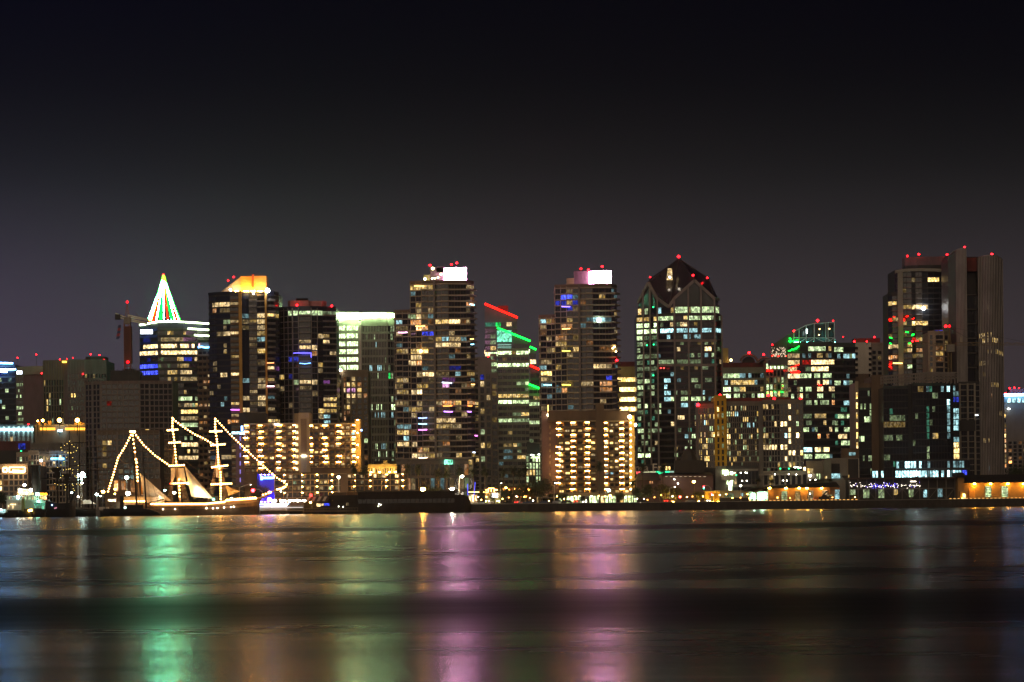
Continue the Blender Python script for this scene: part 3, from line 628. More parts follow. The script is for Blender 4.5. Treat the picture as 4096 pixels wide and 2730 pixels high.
L1 = [('E',[(255,285,385,315,'y3'),(305,455,355,485,'y2'),(440,545,480,590,'w2'),(305,560,355,590,'w2'),(235,610,270,650,'g2'),(280,615,355,645,'w3'),(370,625,390,640,'w1'),(495,655,610,700,'y3'),(635,655,730,700,'w4'),(730,660,795,700,'o1'),(285,680,390,705,'o3'),(130,730,215,760,'w1'),(130,625,160,650,'c3'),(235,730,265,770,'y1'),(325,735,360,755,'o4'),(375,775,480,820,'b3'),(510,825,560,865,'y2'),(570,820,645,860,'c3'),(650,830,720,865,'w2'),(720,830,800,870,'c2'),(500,890,565,925,'w3'),(570,880,620,915,'w3'),(640,885,800,925,'w3',.9),(245,950,275,985,'y3'),(285,945,395,985,'y4',.8),(275,1015,370,1040,'w3'),(245,1065,280,1100,'w3'),(305,1070,365,1100,'o3'),(380,1165,470,1215,'w4'),(325,1185,370,1210,'w2'),(510,1170,620,1210,'w1',.8),(690,1170,740,1205,'c2'),(660,1115,720,1145,'b1'),(560,1245,655,1260,'p1'),(670,1235,705,1255,'o2'),(580,1280,620,1310,'k3'),(300,1290,405,1320,'y2',.8),(270,1350,300,1380,'w3'),(300,1345,380,1380,'w4'),(145,1340,230,1385,'y2',.8),(120,1200,140,1230,'y2'),(145,1240,180,1275,'b1'),(515,1460,560,1490,'w2'),(570,1465,655,1485,'o3'),(665,1460,745,1490,'y3'),(810,1465,855,1490,'o3'),(225,1515,380,1550,'y2',.7),(825,305,845,325,'w2'),(820,505,845,525,'o3'),(825,1135,875,1160,'y2')]),
 ('F',[(260,120,480,155,'y2',.6),(300,180,385,215,'w2',.8),(135,310,290,355,'c2',.8),(170,375,260,412,'y3'),(200,460,250,480,'c3'),(140,505,260,550,'w3',.8),(305,510,345,545,'w3'),(640,505,710,530,'o2'),(385,575,430,600,'o3'),(305,635,345,670,'w3'),(380,650,490,675,'w2'),(605,235,730,280,'w3',.9),(760,235,875,280,'w3',.8),(620,310,730,345,'y2'),(760,310,880,345,'w2',.8),(840,640,880,670,'y3')])]
MW = mat('mech_wall',(.07,.055,.05),.8); MY = mat('mech_wall_lime',(.22,.21,.08),.8)
grande('balcony tower with glowing pink white crown box and lime lamps beside it', 1570, (1580,1636,1643,1690,1738,1740,1797,1868,1898), 1128, 1242, L1, (1776,1803,1865,1070,1123), [(1721,1776,1070,1124,MW),(1695,1722,1100,1126,MY),(1745,1776,1068,1084,MW)], ex1)
def ex2(b):
    for x,y in ((2324,1076),(2354,1081),(2409,1067)): b.beacon(x,y,b.D+6,r=.8)
    b.beacon(2467,1442,b.D-1,r=.8)
    for k,(x0,y0,x1,y1),nm,c_ in (('E',(1735,728,1815,724),'garland_gold',(1,.55,.15)),('E',(1735,942,1815,944),'garland_yellow',(1,.8,.1)),('E',(1735,1274,1820,1276),'garland_yellow',(1,.8,.1)),('E',(1555,1275,1633,1278),'garland_sky',(.3,.8,1)),('E',(1730,508,1815,510),'garland_violet2',(.25,.15,1))):
        b.strip('balcony_garland', [(zx(k,x0),zy(k,y0),b.D-1.4),(zx(k,x1),zy(k,y1),b.D-1.8)], .5, emat(nm,c_,5))
    p_ = P(zx('G',236),zy('G',738),b.D-2.5); m = MB(); m.ball(p_,1.1,emat('lamp_mint',(.62,1,.85),22),8,6); m.obj('lamp', b.root)
    for x,y in ((2458,1388),(2464,1407),(2451,1394)):
        p_ = P(x,y,b.D-1); m = MB(); m.ball(p_,.5,emat('lamp_amber',(1,.65,.2),18),6,4); m.obj('lamp', b.root)
L2 = [('E',[(1550,605,1630,640,'y3'),(1550,655,1590,680,'c3'),(1880,310,1900,345,'y2'),(1730,370,1815,415,'b4'),(1680,490,1815,515,'b2'),(1735,715,1815,735,'o2'),(1680,815,1780,840,'o2'),(1690,870,1780,895,'y2'),(1875,910,1905,940,'y3'),(1550,1035,1625,1060,'w2'),(1520,1095,1550,1130,'c2'),(1550,1145,1645,1170,'y4'),(1555,1260,1635,1280,'c1'),(1735,1265,1820,1280,'y1'),(1935,1235,2005,1275,'w2',.8),(1750,1310,1780,1330,'o3'),(1960,630,2005,655,'c1'),(1665,1460,1855,1500,'w1',.6),(1875,800,1900,840,'y1')]),
 ('G',[(20,410,40,440,'y2'),(295,410,315,435,'c3'),(0,570,20,620,'b2'),(185,715,275,760,'c3'),(275,720,350,760,'c1'),(100,730,180,755,'c2'),(0,895,45,930,'y1'),(0,1005,45,1045,'y3'),(190,1165,275,1200,'w3'),(340,1165,360,1200,'w2'),(305,1275,330,1290,'b2'),(265,1330,355,1360,'o3'),(70,1335,180,1365,'y3',.7),(280,1390,330,1415,'o2'),(190,1010,340,1035,'o1',.6)])]
grande('balcony tower with glowing pink white crown box, right of the red and green roofed offices', 1570, (2158,2210,2222,2270,2316,2320,2374,2449,2470), 1143, 1262, L2, (2356,2386,2444,1083,1136), [(2296,2356,1084,1140,MW),(2267,2297,1113,1144,MY)], ex2)

# --- offices with slanting red and green neon roof lines
b = Bld('stepped dark green office tower with slanted roofs edged in red and green neon', 'skyscraper', 1900, 2060)
b.light('E', [(980,945,1015,985,'w4'),(1050,945,1095,978,'g3'),(1045,885,1095,915,'y3'),(1055,825,1090,850,'g2'),(1105,930,1235,960,'g4',.95),(1275,930,1390,960,'g4',.9),(1000,585,1060,610,'g1'),(1000,645,1060,670,'t1'),(1205,640,1240,665,'w3'),(1085,650,1105,665,'n3'),(1045,1070,1095,1095,'g3'),(1110,1055,1230,1085,'g4'),(1255,1052,1395,1085,'g4'),(1070,1250,1100,1275,'g3'),(1275,1235,1320,1265,'g2'),(1360,1235,1395,1265,'g3'),(1110,1365,1240,1393,'y3'),(1255,1365,1390,1393,'y3'),(1415,1360,1520,1390,'y2',.6),(1115,1425,1225,1455,'g4'),(1255,1425,1395,1455,'g3'),(1415,1420,1525,1453,'g3'),(1145,1180,1165,1195,'n3'),(1420,1010,1450,1045,'w4'),(1460,1015,1480,1045,'g2')])
b.light('F', [(1305,0,1450,38,'g3'),(1470,0,1785,38,'g3',.9),(1240,165,1285,195,'g3'),(1590,145,1640,180,'y3'),(1480,150,1580,180,'g1'),(1310,222,1450,258,'g3'),(1475,222,1640,255,'g2',.8),(1665,215,1785,250,'g3'),(1430,365,1450,385,'y2'),(1380,512,1450,545,'y1'),(1480,512,1505,545,'y3'),(1355,590,1440,620,'c1'),(1355,660,1440,690,'c1'),(1535,655,1620,688,'y3'),(1270,730,1345,765,'y3',.8)])
def slant(b, chain, yl, yr, depth, m, ybot, spec=None, ymid=1450):
    pts = b.plan(chain, ymid); z0 = PZ(chain[0][0], ybot, b.D); zl = PZ(chain[0][0], yl, b.D); zr_ = PZ(chain[-1][0], yr, b.D)
    a, c = pts[0], pts[-1]
    b.wall.prism([(a.x,a.y),(c.x,c.y),(c.x,a.y+depth),(a.x,a.y+depth)], z0, [zl,zr_,zr_,zl], m)
    if spec: b.facade(a, c, z0, min(zl,zr_), **spec)
og = dict(fh=3.95, wf=.97, hf=.72, sill=.2, slab=.25, slabm=W_GREEN, mull=1.5, top=2)
slant(b, [(1941,8),(2070,8)], 1216, 1271, 25, W_GREEN, 1500, dict(nc=6, p=.03, pal=('g1','t1'), **og))
b.block([(1995,20),(2036,20)], 1219, 10, W_RED, ybot=1262, par=0)
slant(b, [(1989,0),(2120,0)], 1314, 1366, 30, W_GREEN, 1412, None)
b.facade(*b.plan([(1989,0),(2120,0)],1450), PZ(2050,1418,1900), PZ(2050,1372,1900), nc=6, p=0, pal=('t1',), **{**og,'top':.3})
ob = dict(fh=3.95, wf=.9, hf=.68, sill=.22, slab=.5, slabm=W_OLIVE, slabh=1.7, pier=.6, pierm=W_OLIVE, mull=1.5, top=0)
b.block([(1992,-1),(2050,-1),(2118,-1)], 1400, 30, W_OLIVE, specs=[dict(nc=4, seg=[0,.02,.34,.66,.98,1][:], p=.06, pal=('g1','y1','c1'), **{**ob,'pierw':.05}), dict(nc=4, p=.06, pal=('g1','y1'), **{**ob,'pierw':.05})], ymid=1650, par=0)
b.block([(1962,4),(1990,4)], 1420, 25, W_OLIVE, specs=[dict(nc=2, p=.1, pal=('g1','g2'), **{**ob,'pierw':.05})], ymid=1650, par=0)
b.block([(1941,9),(1988,9)], 1382, 20, W_GREEN, ybot=1440, specs=[dict(nc=3, p=.3, pal=('g2','y2'), **og)], par=0)
slant(b, [(2120,2),(2144,2)], 1388, 1399, 20, W_GREEN, 1900, dict(nc=1, p=.2, pal=('g2','y2'), **og))
slant(b, [(2121,0),(2160,0)], 1463, 1479, 24, W_GREEN, 1900, dict(nc=2, p=.08, pal=('g1',), **og))
slant(b, [(2114,-2.5),(2166,-2.5)], 1537, 1556, 24, W_OLIVE, 1900, dict(nc=3, p=.1, pal=('g1','y1'), **{**ob,'pierw':.05}))
rn = emat('neon_red', (1,.006,.003), 9); gn = emat('neon_green', (.003,1,.04), 8)
b.strip('neon_line', [(1939,1216,1906),(2070,1271,1906)], 1.15, rn)
b.strip('neon_line', [(1989,1312,1898),(2121,1365,1898)], 1.1, gn)
b.strip('neon_line', [(2120,1388,1900),(2145,1399,1900)], 1.0, gn)
b.strip('neon_line', [(2121,1463,1898),(2160,1480,1898)], 1.1, rn)
b.strip('neon_line', [(2114,1537,1895),(2168,1558,1895)], 1.1, gn)
b.panel('screen', 1988, 1322, 2046, 1369, wmat('t3'), 1898.5)  # emissive pattern standing in for a reflection in the facade glass
for y in (1378,1385,1392): b.strip('glow_line', [(1990,y,1898.6),(2045,y+.6,1898.6)], .22, emat('soft_mint',(.5,1,.8),1.2))
b.beacon(1953,1427,1900,r=.75)
b.finish()
# --- beige apartment slab between
b = Bld('beige apartment slab with square dark windows between the balcony tower and the neon roofed offices', 'apartment building', 1760, 1940)
b.light('E', [(945,1265,1000,1310,'w3'),(950,1205,970,1230,'b2'),(1020,1400,1050,1430,'w2'),(905,1335,920,1355,'y2'),(885,1465,905,1490,'y3'),(960,1525,975,1550,'y2'),(905,1210,930,1230,'k1')])
b.light('F', [(1035,45,1060,75,'y2'),(1120,120,1140,155,'y2'),(1060,195,1090,245,'y2'),(1120,355,1170,390,'g2'),(1120,505,1170,550,'y3'),(1065,505,1090,540,'y3'),(1205,505,1235,540,'y2'),(1055,655,1095,705,'y3'),(1120,655,1170,700,'g2'),(1065,730,1090,755,'y3'),(1155,728,1182,760,'y3'),(1210,735,1235,765,'o2')])
b.block([(1893,0),(1966,0)], 1436, 40, W_BEIGE, specs=[dict(nc=3, fh=3.95, wf=.62, hf=.74, sill=.2, p=.08, pal=('y1','w1','g1'), top=9, slab=0)], ymid=1600)
b.block([(1966,1),(1991,1)], 1500, 30, W_BEIGE, specs=[dict(nc=1, fh=3.95, wf=.7, hf=.7, p=.1, pal=('y1','w1'))], ymid=1650)
b.block([(1900,6),(1960,6)], 1427, 20, W_GREY, ybot=1438, par=0)
b.finish()
# --- small green glass hall with arched windows
b = Bld('small green glass hall with arched lit windows, behind palms below the neon roofs', 'building', 1700, 2135)
b.light('F', [(1680,660,1790,700,'g4'),(1640,665,1660,700,'g3'),(1640,725,1790,755,'g3'),(1640,780,1790,812,'g2',.8),(1640,845,1750,868,'y3',.7)])
b.block([(2104,0),(2167,0)], 1822, 20, W_OLIVE, specs=[dict(nc=5, fh=3.9, wf=.6, hf=.8, sill=.15, p=.3, pal=('g2','y2','g3'), top=.3)])
slant(b, [(2104,1),(2167,1)], 1768, 1778, 18, W_GREEN, 1824)
for x in (2130,2144,2158):
    c = P(x,1834,1699.4); m = MB(); n_=8
    pts=[(c.x+1.0*math.cos(math.pi*i/n_), c.y, c.z+1.0*math.sin(math.pi*i/n_)) for i in range(n_+1)]
    m.poly(pts[::-1], wmat('g4')); m.poly([(p[0],p[1]+.3,p[2]) for p in pts], wmat('g4')); m.obj('arched_window', b.root)
for x,y in ((2129,1821),(2158,1819)):
    p_=P(x,y,1699); m=MB(); m.ball(p_,.7,emat('lamp_greenwhite',(.8,1,.8),8),8,6,(1.6,.6,.6)); m.obj('lamp', b.root)
b.finish()
# --- yellow lit building
b = Bld('low tower with glaring yellow floors, just left of the pointed glass tower', 'office building', 1950, 2505)
b.light('G', [(405,1275,605,1312,'y4'),(430,1370,605,1408,'y5'),(430,1465,605,1505,'y5')])
b.light('H', [(505,0,705,42,'y5'),(505,100,705,155,'y5')])
b.block([(2463,0),(2556,0)], 1472, 30, mat('yellow_stucco',(.42,.36,.13),.8), specs=[dict(nc=6, fh=6.2, wf=.99, hf=.56, sill=.12, slab=.6, slabm=mat('yellow_stucco',(.42,.36,.13),.8), slabh=3.2, p=.05, pal=('y2',), top=4.2, mull=2.2)], ymid=1550)
b.block([(2469,5),(2548,5)], 1446, 14, W_RED, ybot=1474, par=0)
b.finish()
# --- pointed glass tower with gabled crown
b = Bld('dark glass tower with pointed gabled crown and red beacon at its tip', 'skyscraper', 1850, 2720)
b.light('G', [(705,535,775,568,'y2'),(820,600,838,622,'c3'),(620,675,640,705,'y3'),(930,645,970,678,'y2'),(990,645,1090,675,'g3',.9),(1130,645,1220,672,'g3',.8),(1245,648,1355,678,'g3'),(1365,652,1392,672,'g3'),(620,730,670,765,'y3'),(690,725,725,755,'y2'),(765,715,795,750,'y3'),(820,708,965,738,'g3'),(985,708,1000,738,'y2'),(1068,708,1105,738,'y3'),(1120,706,1230,735,'g3'),(1245,708,1340,738,'g3'),(935,775,960,800,'w3'),(1050,768,1105,800,'w3'),(600,790,800,835,'g4',.95),(600,835,800,880,'g4',.95),(820,832,965,860,'c4',.95),(990,832,1110,858,'c3',.9),(1120,832,1230,860,'c3',.9),(1245,828,1330,858,'c3',.8),(1370,830,1435,858,'c3'),(910,895,940,920,'c3'),(1060,895,1095,920,'c3'),(1120,893,1220,920,'c2',.8),(620,910,665,945,'g3'),(995,1010,1030,1042,'w3'),(1285,1010,1325,1038,'w4'),(620,985,660,1015,'g2'),(750,905,770,940,'g1'),(620,1065,660,1095,'g2'),(690,1070,720,1100,'g1'),(745,1060,790,1100,'g1'),(620,1130,660,1160,'g1'),(820,1138,970,1168,'g2',.9),(1000,1138,1110,1165,'g1'),(1120,1135,1225,1160,'g1'),(1415,1130,1440,1142,'w3'),(1145,410,1225,430,'y3'),(1165,462,1225,492,'c3'),(955,1262,975,1290,'c2'),(875,1320,920,1345,'c3'),(960,1320,975,1345,'c2'),(690,1330,730,1362,'g3'),(620,1335,660,1365,'g2'),(620,1395,660,1430,'g3'),(880,1380,910,1393,'c3'),(960,1380,975,1405,'c2'),(875,1440,920,1465,'c3'),(1055,1440,1110,1465,'g1'),(1255,1438,1275,1455,'c3'),(1015,1500,1110,1530,'g3',.85),(1125,1498,1255,1528,'g3',.85),(1350,1490,1362,1525,'g3'),(960,1500,975,1528,'g3'),(875,1505,925,1530,'c3'),(620,1455,660,1500,'g1'),(620,1190,660,1215,'g1'),(690,1190,790,1220,'g1'),(620,1265,660,1290,'g1')])
b.light('H', [(1185,35,1300,72,'g3',.8),(1310,35,1450,70,'y3',.8),(955,105,980,145,'g3'),(730,110,920,160,'g3',.4),(1240,108,1305,142,'c3'),(960,185,980,220,'g3'),(1180,253,1240,290,'w3'),(1110,330,1140,355,'w4'),(1370,325,1400,360,'w3'),(735,415,790,450,'g3'),(885,410,915,440,'g2'),(1345,470,1400,505,'g3'),(855,520,935,580,'w2',.5),(1285,615,1320,645,'g3'),(705,700,865,730,'g4',.8),(1350,755,1395,790,'g3'),(730,270,760,305,'g2'),(730,170,780,235,'g1'),(830,350,930,400,'g1')])
GF = dict(fh=3.9, wf=.95, hf=.7, sill=.2, slab=.3, slabm=mat('bronze_spandrel',(.055,.045,.04),.5), slabh=1.1, mull=1.4, top=0)
CH = [(2546,16),(2550,14),(2632,5),(2696,0),(2862,0),(2888,9)]
zsh = zy('G',690)
b.block(CH, zsh, 40, W_GREEN, specs=[None,dict(nc=6, p=.22, pal=('g1','t1','g2'), **GF), dict(nc=5, p=.03, pal=('g1','c1'), **GF), dict(nc=12, p=.10, pal=('g1','c1','t1','y1','c2','g2'), **GF), dict(nc=3, p=.05, pal=('g1',), **GF)], ymid=1600, par=.1)
CH2 = [(2552,17),(2632,7),(2696,1),(2857,1),(2876,9)]
b.block(CH2, zy('G',600), 38, W_GREEN, ybot=zsh-1, specs=[dict(nc=6, p=.06, pal=('g2',), **GF), dict(nc=5, p=.03, pal=('g1',), **GF), dict(nc=12, p=.05, pal=('g1','y1'), **GF), dict(nc=2, p=.05, pal=('g1',), **GF)], ymid=1240, par=0)
# crown: gable walls, valleys and roof planes
def G(x, y, d): return P(zx('G',x), zy('G',y), 1850+d)
A_=G(622,560,19); G1=G(720,365,12); B_=G(806,515,8); V=G(920,600,1.5); C_=G(974,515,1.2); G2=G(1170,340,1.2); E_=G(1361,515,1.2); R_=G(1405,530,10); K=G(1310,330,24); AP=G(1018,135,22); BK=G(1060,330,40); AL=G(735,330,24)
GLC = mat('crown_glass', (.030,.022,.022), .18, .3, .2, spec=.7)
cm = MB(); wb = lambda p: Vector((p.x, p.y, G(900,604,0).z-1))
for tri in ((A_,G1,B_),(C_,G2,E_)):
    a,g,c = tri; cm.poly([wb(a),wb(c),c,g,a], W_GREEN)
cm.poly([wb(B_),wb(C_),C_,V,B_], W_GREEN); cm.poly([wb(E_),wb(R_),R_,E_], W_GREEN)
for f_ in ((AP,G1,B_,V),(AP,V,C_,G2),(AP,G2,E_,K),(K,E_,R_),(AP,AL,G1),(AL,A_,G1),(AP,K,BK),(AP,BK,AL),(K,R_,wb(R_),BK),(AL,BK,wb(A_),A_)):
    cm.poly(list(f_)[::-1], GLC)
cm.obj('crown', b.root)
tr = MB(); TRIM = mat('bronze_trim',(.24,.21,.17),.6)
for p,q_ in ((A_,G1),(G1,B_),(B_,V),(V,C_),(C_,G2),(G2,E_),(E_,R_)): tr.bar(p+Vector((0,-.6,-.6)), q_+Vector((0,-.6,-.6)), 1.7, TRIM)
tr.obj('gable_trim', b.root)
rb = MB()
for p,q_ in ((AP,G1),(AP,V),(AP,G2),(AP,K),(K,E_)): rb.bar(p+Vector((0,-.3,0)), q_+Vector((0,-.3,0)), .5, W_DARK)
rb.obj('roof_rib', b.root)
for i,(x,yt,D_) in enumerate(((2575,1160,1861),(2602,1155,1857),(2632,1195,1853.5),(2696,1195,1848.6),(2752,1145,1848.6),(2803,1145,1848.6),(2857,1192,1848.6),(2885,1262,1856))):
    m = MB(); xm = PX(x+ (4 if x>2650 else 0),1500,D_); zt = PZ(x,yt,D_)
    m.box(xm-.5,xm+.5,D_-.6,D_+2,GZ+4,zt,TRIM); m.obj('pier', b.root)
for x0,y0,x1,y1 in ((2500+0,0,0,0),):
    pass
for ya in (940,1180):
    m = MB(); a = P(2632,zy('G',ya),1854); c = P(2696,zy('G',ya),1849); d_ = P(2868,zy('G',ya),1849)
    m.bar(a,c,1.5,TRIM); m.bar(c,d_,1.5,TRIM); m.obj('belt', b.root)
mm_ = MB(); p_ = G(922,300,8.5); mm_.hexa([p_+Vector(v) for v in ((-1.6,-1.5,-3),(2.2,-1.5,-3),(2.2,-.9,-3),(-1.6,-.9,-3),(-.6,4,4.6),(2.0,4,4.6),(2.0,4.6,4.6),(-.6,4.6,4.6))], wmat('w3')); mm_.obj('skylight', b.root)
p_ = G(930,318,6); m = MB(); m.ball(p_,.6,emat('flood_warm2',(1,.85,.65),22),8,6); m.obj('lamp', b.root)
for x,y,r_,d_ in ((1016,116,1.25,22),(737,317,.6,13),(1157,300,.9,3),(1296,325,.8,14)): b.beacon(zx('G',x),zy('G',y),1850+d_,r=r_,mast=1.5,)
for x in (842,872):
    p_=P(zx('G',x),zy('G',1209),1849); m=MB(); m.ball(p_,.45,emat('lamp_red',(1,.05,.04),6),6,4,(1.3,1,1)); m.obj('lamp', b.root)
for x,y in ((768,611),(705,985),(772,978),(768,1280)):
    p_=P(zx('G',x),zy('G',y),1853); m=MB(); m.ball(p_,.5,emat('lamp_green',(.02,1,.25),5),6,4); m.obj('lamp', b.root)
b.finish()
# --- low office with arches
b = Bld('long low office block with two round arches and red beacons on its dark roof', 'office building', 2000, 3000)
b.light('I', [(265,635,310,685,'g2'),(320,635,440,685,'g3',.85),(460,640,580,685,'c2',.8),(600,640,745,685,'c1',.5),(270,730,290,745,'c3'),(365,705,440,750,'y3'),(460,705,590,750,'y3',.9),(600,715,640,745,'c2'),(680,703,740,720,'y3'),(265,785,328,822,'g4'),(390,785,435,822,'g2'),(460,785,505,812,'y3'),(675,780,745,812,'y2',.8),(265,855,330,902,'g4',.9),(385,855,440,900,'g3'),(600,860,620,900,'g2'),(660,852,728,902,'g4')])
b.block([(2888,0),(3066,0)], zy('I',600), 40, W_OLIVE, specs=[dict(nc=15, fh=4.45, wf=.93, hf=.72, sill=.15, slab=.5, slabm=W_OLIVE, slabh=1.5, p=.08, pal=('g1','g1','c1'), mull=1.6, top=2.5)], ymid=1600)
b.block([(2892,6),(3066,6)], zy('I',530), 25, W_RED, ybot=zy('I',602), par=0)
for cx_,cy_,rr in ((548,505,26),(725,525,21)):
    m = MB(); n_=14; q_=[]
    for i in range(n_+1):
        a = math.pi*i/n_; q_.append(P(zx('I',cx_)-rr*1.28*math.cos(a), zy('I',cy_)-rr*.98*math.sin(a)+6, 2004))
    m.tube(q_, .85, W_GREY, 6); m.obj('arch', b.root)
    m = MB(); c = P(zx('I',cx_), zy('I',cy_+28), 2006); pts=[(c.x+rr*.16*1.0*math.cos(math.pi*i/10), c.y, c.z+rr*.15*math.sin(math.pi*i/10)) for i in range(11)]
    m.poly(pts[::-1], W_DARK); m.poly([(x,y+8,z) for x,y,z in pts], W_DARK)
    for (u,v) in zip(pts, pts[1:]): m.poly([u,v,(v[0],v[1]+8,v[2]),(u[0],u[1]+8,u[2])], W_DARK)
    m.obj('arched_roof', b.root)
b.beacon(zx('I',552),zy('I',426),2002,r=1.0); b.beacon(zx('I',713),zy('I',446),2002,r=1.0)
b.finish()
b = Bld('beige office block with a row of six bright square windows under its roof', 'office building', 1985, 3110)
b.light('I', [(748,540,775,580,'g4'),(790,540,815,578,'g4'),(828,538,855,576,'g4'),(868,535,895,572,'g4'),(907,530,935,568,'g4'),(947,530,975,566,'g4'),(910,680,932,720,'g3'),(945,685,970,722,'g3'),(752,690,795,712,'y1'),(750,760,812,798,'g3'),(750,832,820,868,'y4'),(832,832,858,865,'g3'),(870,830,895,865,'y3'),(908,826,935,862,'o3')])
b.block([(3064,0),(3153,0)], zy('I',508), 30, W_BEIGE, specs=[dict(nc=6, fh=4.55, wf=.62, hf=.76, sill=.18, p=.08, pal=('g1','y1'), top=2, slab=0)], ymid=1600)
for pts in (((750,636),(765,618),(775,632)),((790,622),(800,636),(815,628)),((960,612),(962,650))):
    b.strip('neon_line', [(zx('I',x),zy('I',y),1984) for x,y in pts], .6, emat('neon_red',(1,.006,.003),9))
for pts in (((750,876),(765,880)),((830,860),(850,868)),((905,862),(935,870)),((950,858),(970,855),(968,866),(950,864)),((925,788),(930,800))):
    b.strip('neon_line', [(zx('I',x),zy('I',y),1984) for x,y in pts], .55, emat('neon_green',(.01,1,.10),7))
b.finish()
b = Bld('small tan rooftop tower lit by one amber lamp, just right of the pointed glass tower', 'building', 2080, 2905)
b.block([(2885,0),(2916,0)], zy('I',372), 14, mat('tan_lit',(.42,.30,.12),.8), par=0)
m=MB(); p_=P(zx('I',347),zy('I',508),2079); m.ball(p_,.9,emat('lamp_amber',(1,.65,.2),18),8,6); m.obj('lamp', b.root)
b.finish()
# --- glass office with mint lit cage crown
b = Bld('dark glass office tower with curved roof and a mint lit steel cage crown', 'skyscraper', 1900, 3300)
b.light('I', [(930,380,975,425,'w4'),(1210,355,1410,395,'g3',.9),(1440,372,1460,388,'y2'),(1525,365,1585,395,'g3'),(1310,435,1345,465,'y2'),(1355,435,1385,445,'y2'),(1540,440,1570,470,'c2'),(1610,440,1725,475,'c3',.7),(980,450,1110,480,'w2'),(985,500,1110,545,'w3',.8),(1170,510,1245,545,'r2'),(1250,505,1510,548,'w4',.95),(990,595,1080,640,'w3',.7),(1250,580,1435,625,'w4',.9),(1180,580,1250,620,'g1'),(1000,670,1105,700,'w4'),(1135,660,1250,695,'g3'),(1290,655,1460,700,'g3',.8),(1650,655,1680,675,'c1'),(1305,725,1325,765,'w3'),(1380,725,1435,765,'w4'),(1525,730,1565,765,'g3'),(1605,730,1625,750,'c3'),(1685,735,1700,765,'g2'),(1120,805,1250,842,'g3',.9),(1330,800,1370,845,'w4'),(1435,800,1510,845,'w3'),(1110,885,1160,918,'w4'),(1330,880,1390,915,'g3'),(1025,890,1050,925,'g3'),(1180,955,1250,985,'g2'),(1295,955,1320,985,'g3'),(1360,950,1430,985,'g2'),(1480,960,1495,980,'o3'),(1605,952,1685,988,'c3'),(1165,1100,1235,1138,'g1'),(1290,1100,1400,1138,'y2'),(1515,1100,1670,1138,'g3',.7),(1385,1172,1425,1208,'y3'),(1180,1175,1235,1210,'g1'),(1520,1175,1550,1205,'g2'),(1175,1250,1230,1282,'g3'),(1290,1255,1310,1280,'g2'),(1465,1245,1480,1280,'w3'),(1515,1245,1550,1280,'g3'),(1615,1245,1690,1280,'g3'),(1320,1320,1345,1355,'o4'),(1380,1322,1395,1352,'o3'),(1430,1322,1445,1352,'o2'),(1570,1320,1628,1358,'w3'),(1515,1395,1695,1430,'g3',.8),(1165,1470,1250,1505,'c4'),(1305,1468,1335,1505,'w4'),(1400,1488,1430,1505,'w4'),(1175,1545,1445,1568,'g3',.9)])
b.light('J', [(1440,365,1530,410,'g3'),(1540,365,1745,405,'g4',.9),(1420,450,1530,490,'c3',.5)])
GG = dict(fh=4.25, wf=.96, hf=.7, sill=.2, slab=.2, slabm=W_DARK, mull=1.5)
b.block([(3153,3),(3200,0),(3339,0)], zy('I',312), 34, W_GREEN, specs=[dict(nc=4, p=.12, pal=('g1','w1'), top=2, **GG), dict(nc=12, p=.08, pal=('g1','w1','c1'), top=2, **GG)], ymid=1600, par=.3)
b.block([(3339,1),(3423,1)], zy('I',316), 30, W_GREEN, specs=[dict(nc=7, p=.09, pal=('c1','g1','t1'), top=2, **GG)], ymid=1600, par=.3)
b.block([(3084,3),(3153,2.5)], zy('I',498), 20, W_GREEN, ybot=zy('I',560), par=0)
# curved dark fin roof
cv = [(795,345),(850,312),(930,260),(1000,215),(1050,188),(1120,150),(1200,112),(1270,92),(1340,84),(1420,80),(1508,80)]
m = MB(); bot = [(x, 500 if x < 1000 else 320) for x,_ in cv]
for i in range(4):
    a=P(zx('I',cv[i][0]),zy('I',cv[i][1]),1904); c=P(zx('I',cv[i+1][0]),zy('I',cv[i+1][1]),1904)
    d_=P(zx('I',cv[i+1][0]),zy('I',503),1904); e_=P(zx('I',cv[i][0]),zy('I',503),1904); o_=Vector((0,2.2,0))
    m.hexa([e_,d_,d_+o_,e_+o_,a,c,c+o_,a+o_], W_GREEN)
m.obj('roof_fin', b.root)
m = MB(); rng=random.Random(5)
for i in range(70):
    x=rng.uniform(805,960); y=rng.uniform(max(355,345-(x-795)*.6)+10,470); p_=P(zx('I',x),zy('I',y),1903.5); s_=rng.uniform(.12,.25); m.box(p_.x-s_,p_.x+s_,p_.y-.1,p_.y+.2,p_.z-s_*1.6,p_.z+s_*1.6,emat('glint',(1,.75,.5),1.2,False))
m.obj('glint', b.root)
# cage
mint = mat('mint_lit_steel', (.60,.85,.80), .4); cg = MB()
def I_(x,y,d=0): return P(zx('I',x),zy('I',y),1900+d)
tops = {1052:190,1110:158,1190:118,1280:98,1410:90,1435:88,1505:84}
for d_ in (.5, 10):
    xs = sorted(tops)
    for x in xs: cg.bar(I_(x,tops[x],d_), I_(x,316,d_), .45, mint)
    for a,c in zip(xs,xs[1:]): 
        cg.bar(I_(a,tops[a],d_), I_(c,tops[c],d_), .5, mint); cg.bar(I_(a,258,d_), I_(c,258,d_), .38, mint); cg.bar(I_(a,312,d_), I_(c,312,d_), .38, mint)
    cg.bar(I_(1110,312,d_), I_(1190,262,d_), .35, mint); cg.bar(I_(1200,312,d_), I_(1280,262,d_), .35, mint); cg.bar(I_(1300,262,d_), I_(1390,305,d_), .3, mint); cg.bar(I_(1500,312,d_), I_(1420,262,d_), .35, mint); cg.bar(I_(1420,312,d_), I_(1500,262,d_), .35, mint)
for x in tops: cg.bar(I_(x,tops[x],.5), I_(x,tops[x],10), .4, mint); cg.bar(I_(x,258,.5), I_(x,258,10), .3, mint)
cg.obj('cage', b.root)
m = MB(); 
